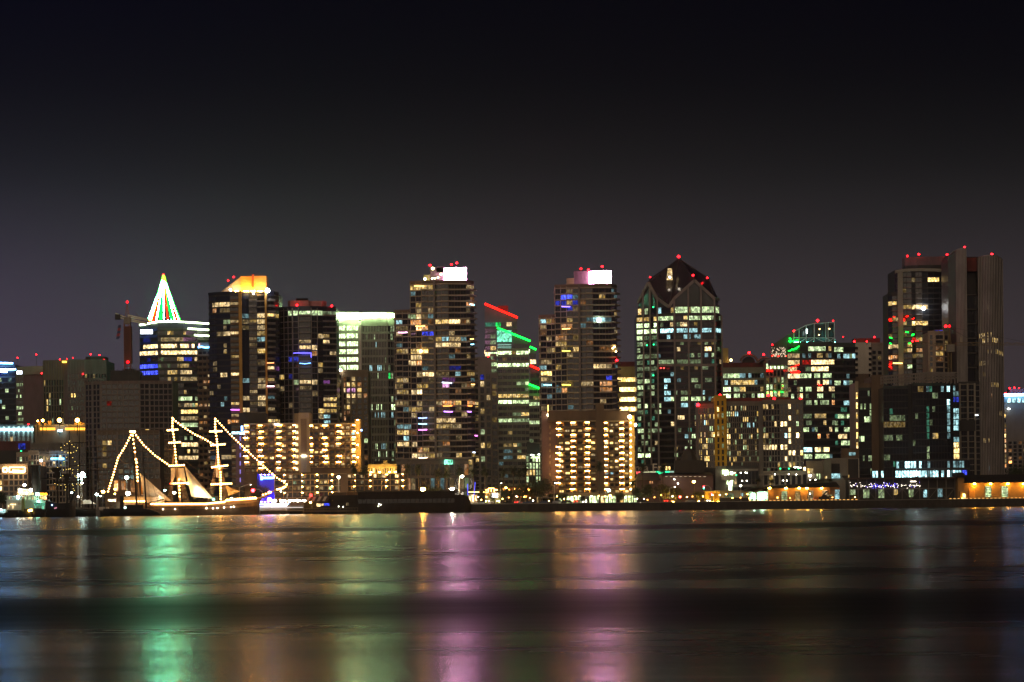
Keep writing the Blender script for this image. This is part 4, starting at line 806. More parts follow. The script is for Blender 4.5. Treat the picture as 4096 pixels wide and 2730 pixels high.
for i in range(4,len(cv)-1):
    a=I_(*cv[i],11); c=I_(*cv[i+1],11); d_=I_(cv[i+1][0],318,11); e_=I_(cv[i][0],318,11); o_=Vector((0,1,0)); m.hexa([e_,d_,d_+o_,e_+o_,a,c,c+o_,a+o_], GLASS)
m.obj('cage_back_wall', b.root)
for x,en in ((1110,26),(1200,26),(1260,20),(1350,14),(1430,26),(1495,26),(1070,14)):
    p_=I_(x,300,4); m=MB(); m.box(p_.x-.9,p_.x+.9,p_.y-.4,p_.y+.4,p_.z-.7,p_.z-.3,emat('mint_flood%d'%en,(.15,1,.75),en*4)); m.obj('floodlight', b.root)
for x,y in ((1198,168),(1198,200),(1198,185)):
    p_=I_(x,y,0); m=MB(); m.ball(p_,.5,emat('flood_white2',(.9,1,1),8),6,4); m.obj('lamp', b.root)
for x,y in ((1340,160),(1335,225),(1450,158)):
    p_=I_(x,y,8); m=MB(); m.ball(p_,.35,emat('lamp_amber',(1,.65,.2),18),6,4); m.obj('lamp', b.root)
gnl = emat('neon_green',(.01,1,.10),7); rnl = emat('neon_red',(1,.006,.003),9)
for pts in (((990,295),(1010,300),(1100,285)),((998,262),(1015,265),(1012,315)),((990,405),(1020,400),(1030,385),(1050,390),(1062,378),(1080,380),(1092,362),(1112,352))):
    b.strip('neon_line', [(zx('I',x),zy('I',y),1898) for x,y in pts], .6, gnl)
for pts in (((1018,592),(1040,582),(1060,585),(1080,565),(1112,555)),((1015,638),(1030,650),(1100,652),(1120,640),(1100,632),(1030,636)),((800,462),(828,452)),((870,468),(888,460)),((960,458),(968,465)),((1320,768),(1340,792),(1365,785))):
    b.strip('neon_line', [(zx('I',x),zy('I',y),1898) for x,y in pts], .55, rnl)
for x,y,r_ in ((1317,66,1.15),(1492,68,.7),(1054,183,.9),(810,337,.8),(1604,248,.5)): b.beacon(zx('I',x),zy('I',y),1903,r=r_)
b.finish()
# --- white concrete hotel
b = Bld('pale concrete slab tower with notched edges and red glowing roof storey', 'apartment building', 1960, 3490)
b.light('K', [(340,1132,370,1158,'y2')])
b.block([(zx('K',52),0),(zx('K',222),0)], zy('K',1075), 30, W_WHITE, ybot=zy('K',1402), specs=None, ymid=1430, par=.2)
for i in range(6):
    for xa,xb in ((52,82),(196,224)):
        y0 = 1120+i*57; m=MB(); a=P(zx('K',xa),zy('K',y0+26),1959.6); c=P(zx('K',xb),zy('K',y0),1959.6); m.box(a.x,c.x,1959.3,1960.4,a.z,c.z,GLASS); m.obj('window', b.root)
b.block([(zx('K',224),1),(zx('K',400),6)], zy('K',1083), 26, W_BEIGE, specs=[dict(nc=3, fh=3.55, wf=.6, hf=.62, sill=.2, p=.02, pal=('y1',), top=4, slab=0)], ymid=1500)
b.block([(zx('K',55),-.5),(zx('K',222),-.5)], zy('K',1403), 30, W_BROWN, ymid=1600, par=0)
b.block([(zx('K',52),4),(zx('K',322),4)], zy('K',1025), 18, W_RED, ybot=zy('K',1084), par=0)
m = MB(); xm=PX(zx('K',222),1510,1958.5); m.box(xm-.4,xm+.4,1958.6,1959.8,PZ(3485,zy('K',1500),1959),PZ(3485,zy('K',1404),1959),W_WHITE); m.obj('downpipe', b.root)
for x,y,r_ in ((45,1064,.8),(176,1063,.65),(254,1018,.8)): b.beacon(zx('K',x),zy('K',y),1960,r=r_)
b.finish()
# --- stepped residential tower
b = Bld('stepped dark apartment tower with curved pale cornice and festive coloured balconies', 'skyscraper', 1700, 3670)
b.light('K', [(825,378,910,418,'y4'),(985,350,1035,370,'y3'),(1010,545,1035,575,'y3'),(1008,600,1035,635,'y3'),(430,670,485,705,'y3'),(555,715,640,740,'y2'),(640,705,685,735,'w3'),(708,708,730,740,'w4'),(740,700,815,735,'w3'),(405,820,440,860,'r2'),(450,830,520,858,'y2'),(560,820,580,855,'r1'),(640,875,685,910,'y4'),(710,868,815,905,'y3'),(550,890,600,910,'y2'),(690,1035,760,1065,'y2'),(410,1095,525,1130,'w3',.8),(605,1080,640,1125,'y3'),(695,1140,720,1170,'o2'),(615,1150,655,1180,'y3'),(550,1150,575,1180,'y1'),(415,1205,470,1235,'o3'),(405,1265,440,1350,'r2',.9),(610,1300,640,1345,'g3'),(530,1310,560,1340,'w2'),(585,1315,600,1345,'p1'),(655,1040,680,1075,'r2'),(410,990,440,1040,'y1')])
rf = dict(fh=3.08, wf=.92, hf=.78, sill=.08)
b.block([(zx('K',402),6),(zx('K',445),2),(zx('K',545),1)], zy('K',556), 30, W_DARK, specs=[dict(nc=1, p=.06, pal=('y1','r1'), slab=.2, slabm=W_DARK, **rf), dict(nc=2, bal=(0,), balm=W_GREY, bald=1, balh=.7, p=.06, pal=('y1','w1'), **rf)], ymid=1400)
b.block([(zx('K',474),3),(zx('K',500),2),(zx('K',545),0),(zx('K',650),-1),(zx('K',690),-1),(zx('K',760),-1.5),(zx('K',820),-1.5),(zx('K',1000),0),(zx('K',1030),3)], zy('K',312), 34, W_DARK, specs=[
  dict(nc=1, p=.0, slab=.1, slabm=W_DARK, **rf), dict(nc=1, p=0, slab=.2, slabm=W_GREY, **rf),
  dict(nc=2, bal=(0,1), balm=W_GREY, bald=1.1, balh=.55, p=.05, pal=('y1','w1'), **rf), dict(nc=1, p=.04, pal=('y1',), **rf), dict(nc=1, bal=(0,), balm=W_GREY, bald=1.3, balh=.55, p=.04, pal=('y1','w1'), **rf), dict(nc=1, p=.05, pal=('w1',), **rf), dict(nc=3, p=.005, pal=('y1',), slab=.08, slabm=W_DARK, **rf), dict(nc=1, bal=(0,), balm=W_GREY, bald=1, balh=.55, p=.08, pal=('y2',), **rf)], ymid=1400, par=0)
m = MB(); c_pts = [(474,320),(545,306),(640,300),(760,298),(900,300),(1030,308)]
for (xa,ya),(xb,yb) in zip(c_pts,c_pts[1:]):
    a=P(zx('K',xa),zy('K',ya),1697); c=P(zx('K',xb),zy('K',yb),1697); o_=Vector((0,3,0)); u=Vector((0,0,-1.6)); m.hexa([a+u,c+u,c+u+o_,a+u+o_,a,c,c+o_,a+o_], W_OLIVE)
m.obj('cornice', b.root)
m = MB(); xm=PX(zx('K',535),1400,1698.5); m.box(xm-1.6,xm+1.2,1697.5,1699.5,GZ+60,PZ(zx('K',535),zy('K',322),1698),W_OLIVE); m.obj('pier', b.root)
b.block([(zx('K',585),6),(zx('K',700),3),(zx('K',850),2),(zx('K',980),3),(zx('K',1035),5)], zy('K',172), 18, W_PLUM, ybot=zy('K',312), par=0)
b.block([(zx('K',590),4),(zx('K',720),1),(zx('K',850),.5),(zx('K',1032),2)], zy('K',262), 18, W_DARK, ybot=zy('K',300), par=0)
for x,y,r_ in ((600,171,.8),(720,152,.8),(1016,157,.85),(653,1061,.7),(688,1056,.4),(710,1056,.4)): b.beacon(zx('K',x),zy('K',y),1702 if y<300 else 1695,r=r_,mast=1.5)
b.strip('balcony_garland', [(zx('K',450),zy('K',1290),1695),(zx('K',548),zy('K',1292),1695)], .7, emat('garland_gold',(1,.55,.15),5))
for x0,y0,x1,y1,c_ in ((412,1020,440,1030,'n'),(412,1080,436,1090,'n'),(580,962,612,968,'n'),(646,1004,655,985,'n'),(660,1000,670,985,'n'),(452,805,470,808,'r'),(584,803,610,797,'r'),(568,825,568,852,'r'),(650,830,672,820,'r'),(408,830,438,850,'r'),(412,850,432,828,'r'),(412,1300,432,1340,'r'),(432,1290,410,1330,'r'),(610,1085,636,1082,'n')):
    b.strip('balcony_garland', [(zx('K',x0),zy('K',y0),1694.5),(zx('K',x1),zy('K',y1),1694.5)], .5, emat('neon_green' if c_=='n' else 'neon_red',(1,0,0),5))
p_=P(zx('K',770),zy('K',717),1696); m=MB(); m.ball(p_,.95,emat('flood_white',(.95,.98,1),60),8,6); m.obj('floodlight', b.root)
b.finish()
# --- beige tower in front of it
b = Bld('beige concrete apartment tower with small windows, in front of the curved ribbed tower', 'apartment building', 1645, 3752)
b.light('K', [(855,1145,868,1165,'y3'),(945,1195,968,1225,'y2'),(1070,1155,1085,1180,'o2')])
b.block([(zx('K',815),0),(zx('K',885),-1),(zx('K',985),-1),(zx('K',1028),2)], zy('K',968), 22, W_TAN, specs=[dict(nc=1, wf=.4, hf=.7, p=.03, pal=('y1',)), dict(nc=1, wf=.75, hf=.78, sill=.1, bal=(0,), balm=W_TAN, bald=.9, balh=.5, p=.06, pal=('o1','y1')), dict(nc=1, wf=.7, hf=.75, sill=.1, p=.05, pal=('y1',))], ymid=1400)
b.block([(zx('K',888),2),(zx('K',985),2)], zy('K',936), 8, W_GREY, ybot=zy('K',970), specs=[dict(nc=2, wf=.7, hf=.7, p=1, pal=('w2','b2'), top=.2)], par=0)
b.beacon(zx('K',1000),zy('K',905),1646,r=1.1,mast=5)
b.finish()
# --- curved ribbed twin tower
b = Bld('curved ribbed tower of two bowed fins with a recessed balcony slot between, far right', 'skyscraper', 1660, 3905)
b.light('K', [(1360,980,1460,1015,'y3',.8),(1400,1030,1555,1072,'y3',.85),(1425,1145,1590,1185,'y2',.8),(1360,1270,1380,1300,'y2'),(1380,1268,1460,1300,'w1'),(1360,1435,1460,1475,'y4',.7),(1460,1510,1535,1528,'y2')])
b.light('L', [(1500,705,1565,745,'y3'),(1560,215,1580,250,'o2'),(1590,775,1610,800,'y3'),(1530,1000,1565,1050,'c1')])
RIB = mat('ribbed_plum', (.10,.08,.085), .45, .15, .2, spec=.5); RIB2 = mat('ribbed_light', (.30,.27,.26), .5)
def bow(x0, x1, tops, d0, bulge, nseg, m, name, ribs, fac=None):
    pts=[]; 
    for i in range(nseg+1):
        t=i/nseg; x=zx('K',x0+(x1-x0)*t); D_=1660+d0-bulge(t); pts.append((PX(x,1450,D_),D_,t,x))
    mb=MB(); zt=[]
    for X_,D_,t,x in pts:
        y=tops(t); zt.append(PZ(x,zy('K',y),D_))
    n=len(pts)
    for i in range(n-1):
        (xa,ya,_,_),(xb,yb,_,_)=pts[i],pts[i+1]; mb.hexa([(xa,ya,GZ),(xb,yb,GZ),(xb,1686,GZ),(xa,1686,GZ),(xa,ya,zt[i]),(xb,yb,zt[i+1]),(xb,1686,zt[i+1]),(xa,1686,zt[i])],m)
    mb.obj(name, b.root, smooth=False)
    rbm=MB()
    for i in range(n):
        t=i/nseg
        if ribs(t): X_,D_=pts[i][0],pts[i][1]; rbm.box(X_-.26,X_+.26,D_-.75,D_+.2,GZ,zt[i]+.1,RIB2)
    for i in range(n-1): 
        a=Vector((pts[i][0],pts[i][1]-.4,zt[i]+.2)); c=Vector((pts[i+1][0],pts[i+1][1]-.4,zt[i+1]+.2)); rbm.bar(a,c,.55,RIB2)
    rbm.obj('rib', b.root)
    if fac:
        for i in range(0,n-1,2):
            j=min(i+2,n-1)
            if fac(i/nseg): b.facade(Vector(pts[i][:2]),Vector(pts[j][:2]),GZ,min(zt[i],zt[j]),fh=3.05,nc=1,wf=.8,hf=.8,sill=.1,p=.015,pal=('y1','c1'),nopane=True,top=8)
bow(1035,1222,lambda t: 92+128*(1-math.sqrt(max(0,1-(1-t)**2))) if t<1 else 92,0,lambda t: 9*math.sin(math.pi*min(1,t*.62)),13,RIB,'bowed_fin',lambda t: t>.45, lambda t:t>.5)
bow(1350,1602,lambda t: 165+50*max(0,(t-.5)*2)**2.6+28*max(0,(.5-t)*2)**1.6,1,lambda t: 9*math.sin(math.pi*(.12+.88*t)),15,mat('bow_glass',(.035,.03,.035),.3),'bowed_fin',lambda t: True, lambda t:True)
b.block([(zx('K',1222),6),(zx('K',1350),6)], zy('K',172), 18, W_DARK, specs=[dict(nc=3, fh=3.05*57/57*2.58, wf=.95, hf=.82, sill=.1, slab=1.6, slabm=W_GREY, slabh=.45, p=.0, top=21)], ymid=1450, par=.2)
b.block([(zx('K',1226),5),(zx('K',1348),5)], zy('K',186), 2, W_RED, ybot=zy('K',328), par=0)  # red light in the slot put into a red-brown block
for x,y,r_ in ((1198,79,.85),(1156,208,.6),(1483,155,1.0)): b.beacon(zx('K',x),zy('K',y),1654,r=r_,mast=1.2)
b.finish()
# --- far right hotel
b = Bld('beige hotel with white lit arched top storey, cut by the right edge', 'hotel', 1850, 4060)
b.light('L', [(1750,262,1795,305,'c4'),(1815,262,1855,305,'c4'),(1868,262,1905,305,'c4'),(1930,262,1949,305,'c4'),(1728,455,1765,488,'y4'),(1785,585,1820,618,'y4'),(1730,588,1765,612,'o2'),(1730,670,1768,705,'y4'),(1790,672,1825,706,'y4'),(1848,675,1880,706,'y3'),(1728,720,1765,748,'o3'),(1790,720,1825,748,'o2'),(1728,765,1768,792,'w3'),(1712,850,1765,880,'o3'),(1790,850,1812,875,'o2'),(1730,938,1765,965,'w2'),(1788,938,1820,965,'o2'),(1728,982,1765,1005,'o3'),(1785,982,1820,1005,'o4')])
b.block([(4006,1),(4030,0),(4130,0)], zy('L',215), 30, W_BEIGE, specs=[dict(nc=1, wf=.5, hf=.7, p=.1, pal=('y1',), top=12), dict(nc=5, fh=2.35, wf=.62, hf=.7, sill=.15, p=.06, pal=('o1','y1'), top=29, slab=0)], ymid=1750, par=0)
b.facade(*b.plan([(4026,-.5),(4126,-.5)],1600), PZ(4070,zy('L',310),1850), PZ(4070,zy('L',255),1850), fh=7, nc=5, wf=.62, hf=.95, sill=.02, p=0, top=.2)
b.block([(4040,5),(4130,5)], zy('L',152), 15, W_PLUM, ybot=zy('L',218), par=0)
b.strip('roof_light', [(4010,zy('L',228),1848),(4100,zy('L',223),1848)], 1.6, emat('band_cyan',(.14,.45,1),22))
for x,y,r_ in ((1742,208,.8),(1788,151,.7),(1842,144,.7),(1893,147,.5)): b.beacon(zx('L',x),zy('L',y),1853,r=r_)
p_=P(zx('L',1778),zy('L',382),1848); m=MB(); m.ball(p_,.7,emat('flood_white2',(.9,1,1),8),6,4,(1.5,1,.8)); m.obj('lamp', b.root)
b.finish()
# --- dark glass complex with cyan podium
b = Bld('wide dark glass block with bare frame storeys on top and a cyan lit podium', 'building', 1500, 3680)
b.light('L', [(1018,130,1030,160,'c2'),(1088,125,1098,145,'c4'),(1105,130,1125,180,'c3'),(1098,268,1112,312,'c4'),(1092,392,1108,440,'c2'),(1092,460,1108,505,'c2'),(1092,525,1108,565,'c2'),(1092,590,1108,632,'c2'),(390,515,650,570,'y1',.7),(390,455,650,500,'g1',.3),(385,670,620,740,'g1',.5),(385,880,560,920,'g1',.5),(860,850,885,960,'g2'),(860,925,885,960,'c3'),(860,140,885,200,'c1'),(770,150,830,180,'y1'),(915,680,980,700,'y2'),(535,175,550,195,'c3'),(860,390,885,700,'t1')])
dg = dict(fh=3.3, wf=.92, hf=.86, sill=.06, slab=.08, slabm=W_DARK, pier=.1, pierm=W_DARK, mull=1.4, top=.5)
b.block([(zx('L',375),0),(zx('L',655),0)], zy('L',140), 30, W_GREEN, specs=[dict(nc=8, p=.02, pal=('g1','t1'), pierw=.07, **dg)], ymid=1700)
b.block([(zx('L',655),3),(zx('L',700),3)], zy('L',120), 26, W_DARK, ymid=1700)
b.block([(zx('L',700),0),(zx('L',890),0),(zx('L',990),1),(zx('L',1085),2),(zx('L',1160),4)], zy('L',108), 30, W_GREEN, specs=[dict(nc=6, p=.02, pal=('g1','y1'), pierw=.07, **dg), dict(nc=3, p=.02, pal=('g1','t1'), pierw=.07, **dg), dict(nc=3, p=.01, pal=('g1',), pierw=.07, **dg), dict(nc=2, p=.02, pal=('c1',), pierw=.07, **dg)], ymid=1700)
fr = MB()   # bare frame storeys
for x in list(range(355,760,55))+list(range(760,1130,42)):
    yt = 1425-(x-350)*.075 if x<780 else 1390
    pt=P(zx('K',x),zy('K',yt),1502); pb=P(zx('K',x),zy('K',1506),1502)
    for dd in (0,12): fr.bar((pb.x,1502+dd,pb.z),(pb.x,1502+dd,pt.z),.55,W_FRAME)
for ya in ((1425,1392),(1458,1430),(1490,1470)):
    a=P(zx('K',350),zy('K',ya[0]),1502); c=P(zx('K',780),zy('K',ya[1]),1502); fr.bar(a,c,.5,W_FRAME); fr.bar(a+Vector((0,12,0)),c+Vector((0,12,0)),.5,W_FRAME)
for y_ in (1388,1412,1440,1470):
    a=P(zx('K',780),zy('K',y_),1502); c=P(zx('K',1130 if y_<1450 else 1070),zy('K',y_),1502); fr.bar(a,c,.55,W_FRAME); fr.bar(a+Vector((0,12,0)),c+Vector((0,12,0)),.5,W_FRAME)
fr.obj('bare_frame', b.root)
cw = b.plan([(3400+.357*250,-6),(3400+.357*1345,-6)],1900)
b.light('L', [(245,1115,300,1160,'c4'),(345,1110,385,1145,'c4'),(515,1095,540,1140,'c4'),(555,1090,655,1155,'c4'),(675,1090,735,1150,'c5'),(775,1090,820,1150,'c4'),(845,1085,870,1155,'c4'),(885,1085,910,1150,'c3'),(925,1085,980,1150,'c4'),(1025,1080,1060,1150,'c4'),(1090,1078,1130,1150,'c5'),(1155,1075,1183,1130,'c4'),(1200,1075,1240,1110,'c3'),(1250,1075,1320,1115,'b3'),(625,980,660,1030,'c4'),(670,975,750,1000,'c4'),(765,975,797,1050,'c4'),(1090,985,1130,1030,'c2'),(1160,980,1185,1020,'c2'),(1200,975,1340,1025,'c2',.8),(870,975,885,1030,'c2'),(535,985,548,1030,'c3')])
b.wall.prism([(cw[0].x,cw[0].y),(cw[1].x,cw[1].y),(cw[1].x,cw[1].y+6),(cw[0].x,cw[0].y+6)], GZ, PZ(3600,zy('L',1075),1494), W_DARK)
b.facade(cw[0], cw[1], PZ(3600,zy('L',1165),1494), PZ(3600,zy('L',1072),1494), fh=4.1, nc=34, wf=.8, hf=.9, sill=.1, p=.05, pal=('c1',), top=.2)
c2 = b.plan([(3400+.357*520,-4),(3400+.357*1345,-4)],1900)
b.wall.prism([(c2[0].x,c2[0].y),(c2[1].x,c2[1].y),(c2[1].x,c2[1].y+4.5),(c2[0].x,c2[0].y+4.5)], GZ, PZ(3600,zy('L',960),1496), W_DARK)
b.facade(c2[0], c2[1], PZ(3600,zy('L',1055),1496), PZ(3600,zy('L',968),1496), fh=4.0, nc=26, wf=.8, hf=.9, sill=.1, p=.05, pal=('c1',), top=.2)
p_=P(zx('L',745),zy('L',1106),1488); m=MB(); m.ball(p_,1.15,emat('flood_cyan',(.62,.92,1),45),8,6); m.obj('floodlight', b.root)
b.finish()
b = Bld('plain brown wall beside a narrow glass strip, left of the wide dark glass block', 'building', 1520, 3500)
b.light('L', [(62,175,80,218,'y4'),(64,283,80,320,'y4'),(64,385,80,412,'y3'),(64,490,82,525,'y3'),(66,595,84,635,'y4'),(66,700,84,738,'y4'),(68,802,85,822,'y4'),(105,325,240,420,'g2',.35),(105,470,240,490,'g3',.5),(105,680,240,735,'g3',.45),(160,880,240,930,'g2',.4)])
b.block([(zx('L',60),0),(zx('L',98),0)], zy('L',90), 26, W_TAN, specs=[dict(nc=1, fh=5.1, wf=.45, hf=.62, sill=.2, p=0, top=4)], ymid=1700)
b.block([(zx('L',98),1),(zx('L',243),1)], zy('L',160), 26, W_GREEN, specs=[dict(nc=7, fh=3.3, wf=.9, hf=.86, sill=.06, slab=.08, slabm=W_DARK, p=.02, pal=('g1',), top=.5)], ymid=1700)
b.block([(zx('L',98),2),(zx('L',243),2)], zy('L',92), 24, W_BROWN, ybot=zy('L',162), par=0)
b.block([(zx('L',243),-.5),(zx('L',375),-.5)], zy('L',18), 30, W_BROWN, ymid=1700)
b.finish()
b = Bld('apartment block with white framed bays and a stack of blue and yellow lit bay windows', 'apartment building', 1530, 3860)
b.light('L', [(1158,195,1215,245,'c1'),(1158,120,1180,140,'c2'),(1160,262,1215,315,'b2'),(1158,390,1215,440,'c3'),(1158,455,1215,505,'c3'),(1158,520,1215,568,'c3'),(1158,582,1215,632,'c3'),(1158,710,1215,762,'c2'),(1158,772,1215,828,'y4'),(1158,838,1215,890,'y4'),(1158,905,1215,955,'y4')])
b.block([(zx('L',1150),0),(zx('L',1222),0)], zy('L',110), 24, W_DARK, specs=[dict(nc=2, fh=2.92, wf=.85, hf=.84, sill=.08, p=0, top=.3)], ymid=1700)
b.block([(zx('L',1222),-1),(zx('L',1410),-1)], zy('L',95), 26, W_DARK, specs=[dict(nc=2, seg=[0,.52,1], fh=2.92, wf=.8, hf=.84, sill=.08, slab=.7, slabm=W_BEIGE, slabh=.4, pier=.9, pierm=W_BEIGE, pierw=.22, p=.03, pal=('g1','y1'), top=.5)], ymid=1700)
b.block([(zx('L',1410),0),(zx('L',1455),0)], zy('L',90), 20, W_DARK, specs=[dict(nc=1, fh=2.92, wf=.9, hf=.8, slab=.5, slabm=W_GREY, slabh=.4, p=.02, pal=('w1',))], ymid=1700)
b.block([(zx('L',1225),-2.2),(zx('L',1408),-2.2)], zy('L',510), 1.5, W_DARK, ybot=zy('L',632), par=0)
b.strip('balcony_lamp', [(zx('L',1406),zy('L',454),1528),(zx('L',1435),zy('L',453),1528)], .4, emat('flood_white2',(.9,1,1),8))
b.finish()
# --- construction building
b = Bld('half built apartment tower of bare floor slabs with dark formwork on top', 'construction site', 1600, 510)
b.light('B', [(1215,490,1240,520,'y2'),(1260,505,1285,535,'y2'),(1205,620,1240,655,'y1'),(1675,370,1690,395,'y3'),(1230,55,1265,80,'r1'),(1200,545,1220,590,'y1')])
cf = dict(fh=3.05, nc=5, wf=.8, hf=.72, sill=.14, slab=.5, slabm=W_FRAME, slabh=.35, pier=.25, pierm=W_FRAME, pierw=.16, p=0)
b.block([(342,8),(372,3),(405,0),(560,0),(600,1),(692,3)], zy('A',1140), 30, mat('haze_tinted_interior',(.20,.14,.13),.9), specs=[{**cf,'nc':2,'pierw':.25},{**cf,'nc':2,'pierw':.25},{**cf,'nc':7},{**cf,'nc':2},{**cf,'nc':5}], ymid=1750, par=.2)  # pinkish interior colour holds the glow of warm lit haze
b.block([(zx('A',1085),6),(zx('A',1380),6)], zy('A',1040), 18, W_DARK, ybot=zy('A',1142), par=.6)
b.block([(zx('A',1380),8),(zx('A',1560),8)], zy('A',1075), 14, W_DARK, ybot=zy('A',1142), par=0)
b.block([(zx('A',1215),9),(zx('A',1325),9)], zy('A',1012), 10, W_DARK, ybot=zy('A',1044), par=0)
fm = MB(); rng = random.Random(3)
for i in range(26):
    x = rng.uniform(1090,1560); p_ = P(zx('A',x), zy('A',1042 if x<1380 else 1078), 1605); h_ = rng.uniform(.6,2.2); fm.bar((p_.x,p_.y,p_.z-1),(p_.x,p_.y,p_.z+h_),.25,MULL)
fm.obj('scaffold_post', b.root)
b.finish()
# lower lit annex in front of it
b = Bld('low annex with pale window bays at the foot of the half built tower', 'apartment building', 1545, 440)
b.light('B', [(1205,480,1250,525,'y2'),(1260,505,1290,540,'y3'),(1195,620,1250,655,'y1'),(1195,765,1240,800,'y2'),(1195,545,1250,590,'y1'),(1755,770,1785,860,'g1'),(1670,365,1690,395,'y3')])
b.block([(388,0),(470,0),(640,1)], 1728, 20, W_BROWN, specs=[dict(nc=4, fh=3, wf=.75, hf=.75, sill=.1, slab=.3, slabm=W_FRAME, slabh=.25, pier=.4, pierm=W_FRAME, pierw=.2, p=.05, pal=('y1',)), dict(nc=7, fh=3, wf=.8, hf=.72, sill=.1, slab=.3, slabm=W_FRAME, slabh=.25, pier=.3, pierm=W_FRAME, pierw=.14, p=.02, pal=('y1','w1'))], ymid=1850)
b.finish()
# --- tower crane
def crane(label, D, x, ytop, ybot, mastw, jib, col, slew, extra=None):
    p = P(x, ybot, D); r = thing('tower_crane', label, 'crane', (p.x, D, p.z)); m = MB()
    t = P(x, slew, D); n = max(6, int((t.z-p.z)/2.2)); w = mastw/2
    for i,j in ((-1,-1),(1,-1),(1,1),(-1,1)): m.bar((t.x+i*w,D+j*w,p.z),(t.x+i*w,D+j*w,t.z),.32,col)
    for k in range(n):
        z0=p.z+(t.z-p.z)*k/n; z1=p.z+(t.z-p.z)*(k+1)/n; s=1 if k%2 else -1
        for j in (-1,1): m.bar((t.x-s*w,D+j*w,z0),(t.x+s*w,D+j*w,z1),.2,col); m.bar((t.x-w,D+j*w,z1),(t.x+w,D+j*w,z1),.2,col)
        m.bar((t.x-w,D-s*w,z0),(t.x-w,D+s*w,z1),.2,col)
    m.obj('mast', r)
    m = MB(); q = P(x, ytop, D); m.bar((t.x-w,D,t.z),q,.4,col,.2); m.bar((t.x+w,D,t.z),q,.4,col,.2); m.bar((t.x,D,t.z+2),(t.x,D,q.z),.3,col)
    m.obj('tower_head', r)
    m = MB()
    for (xa,ya,xb,yb,w_) in jib:
        a=P(xa,ya,D); c=P(xb,yb,D); n=max(3,int((c-a).length/2.4)); o=Vector((0,0,w_))
        jm = mat('crane_glow_pale',(.9,.82,.62),.5) if col is RUST else col; jw = .6 if col is RUST else .22; m.bar(a,c,jw,jm); m.bar(a+o,c+o*.6,jw,jm)  # pale jib colour holds the glow cast by the light cone
        for k in range(n):
            u=a.lerp(c,k/n); v=a.lerp(c,(k+1)/n); m.bar(u+(o if k%2 else o*0), v+(o*0 if k%2 else o*.9), .18, col)
    m.obj('jib', r)
    if extra: extra(r, D)
    q=P(x,ytop-2,D); m=MB(); m.ball(q,.6,emat('beacon_red',(1,.003,.006), 12),8,6); m.obj('beacon', r)
    return r
RUST = mat('rust_red_steel',(.34,.13,.09),.6); YEL = mat('crane_yellow',(.20,.14,.06),.5)
def cex(r, D):
    m=MB(); a=P(461,1268,D); m.box(a.x,a.x+2.8,D-1.2,D+1.2,a.z-1.6,a.z+1.2,W_DARK); m.obj('counterweight', r)
    m=MB(); a=P(510,1285,D); m.box(a.x-1.7,a.x+1.7,D-2,D+2,a.z-1.5,a.z+2,W_BEIGE); m.obj('cab', r)
    m=MB(); a=P(543,1253,D); c=P(566,1277,D); m.bar(a,c,.2,YEL); m.obj('stay', r)
    q=P(511,1449,D-2); m=MB(); m.ball(q,.7,emat('beacon_red',(1,.003,.006), 12),8,6); m.obj('beacon', r)
    m=MB(); a=P(510,1300,D-2); c=P(508,1470,D-2)
    m.box(a.x-2.0,a.x+2.0,D-2.0,D+2.0,c.z+2,a.z-1,mat('safety_net',(.16,.065,.05),.9)); m.obj('climbing_frame', r)
crane('rust red tower crane standing on the half built tower, boom pointing to the light cone', 1610, 509, 1211, 1485, 3.2, [(462,1266,512,1281,1.6),(512,1269,594,1283,1.0),(512,1283,590,1297,1.0)], RUST, 1290, cex)
m = MB(); a=P(474,1301,1606); 
for i in range(5):
    m.poly([(a.x-.6*i*.3,1606,a.z-i*1.5),(a.x+1.4-.3*i*.3,1606.05,a.z-i*1.5),(a.x+1.2-.3*i,1606.05,a.z-(i+1)*1.5),(a.x-.5-.3*i,1606,a.z-(i+1)*1.5)], mat('flag_red',(.40,.05,.06),.9) if i%2 else mat('flag_blue',(.06,.07,.16),.9))
fl = m.obj('flag'); tag(fl, 'limp red and blue flag hanging below the crane counterweight', 'flag')
def cex2(r, D):
    m=MB(); a=P(zx('K',1030),zy('K',925),D); 
    for xb,yb in ((830,1060),(1150,990),(1240,1035),(1820,1068)):
        m.bar(P(zx('K',1030),zy('K',910),D),P(zx('K',xb),zy('K',yb),D),.12,MULL)
    m.obj('stay', r)
    m=MB(); a=P(zx('K',1050),zy('K',1135),D); m.box(a.x-2,a.x+2,D-2,D+2,a.z-2,a.z+2,W_BEIGE); m.obj('cab', r)
crane('pale yellow tower crane before the curved ribbed tower, boom reaching out of frame', 1600, zx('K',1040), zy('K',908), zy('K',1500), 1.8, [(zx('K',660),zy('K',1098),zx('K',1100),zy('K',1108),1.4),(zx('K',1100),zy('K',1102),zx('K',1840),zy('K',1100),1.5)], YEL, zy('K',1110), cex2)

# --- colourful hotel with mustard stripe
b = Bld('grey checkered hotel with a mustard yellow stripe and red beacons along its roof', 'hotel', 1450, 3000)
b.light('H', [(1635,145,1650,185,'y4'),(1590,400,1615,450,'y5'),(1630,215,1648,250,'y2'),(1680,210,1695,245,'g2'),(1440,230,1450,280,'y3'),(1550,215,1570,265,'y3'),(1595,220,1610,255,'y3'),(1485,300,1505,315,'c3'),(1515,285,1530,330,'y2'),(1550,345,1580,385,'g3'),(1450,415,1460,460,'y3'),(1485,420,1505,440,'o3'),(1440,480,1450,525,'y3'),(1455,540,1485,590,'y3'),(1510,530,1530,580,'y4'),(1535,535,1580,570,'g2'),(1485,600,1515,650,'y3'),(1515,655,1530,700,'y4'),(1440,720,1450,770,'y3'),(1500,720,1540,765,'y4',.8),(1450,780,1465,830,'y3'),(1515,780,1530,820,'y3'),(1640,465,1650,500,'y3'),(1680,400,1700,435,'y1'),(1680,590,1700,610,'g1')])
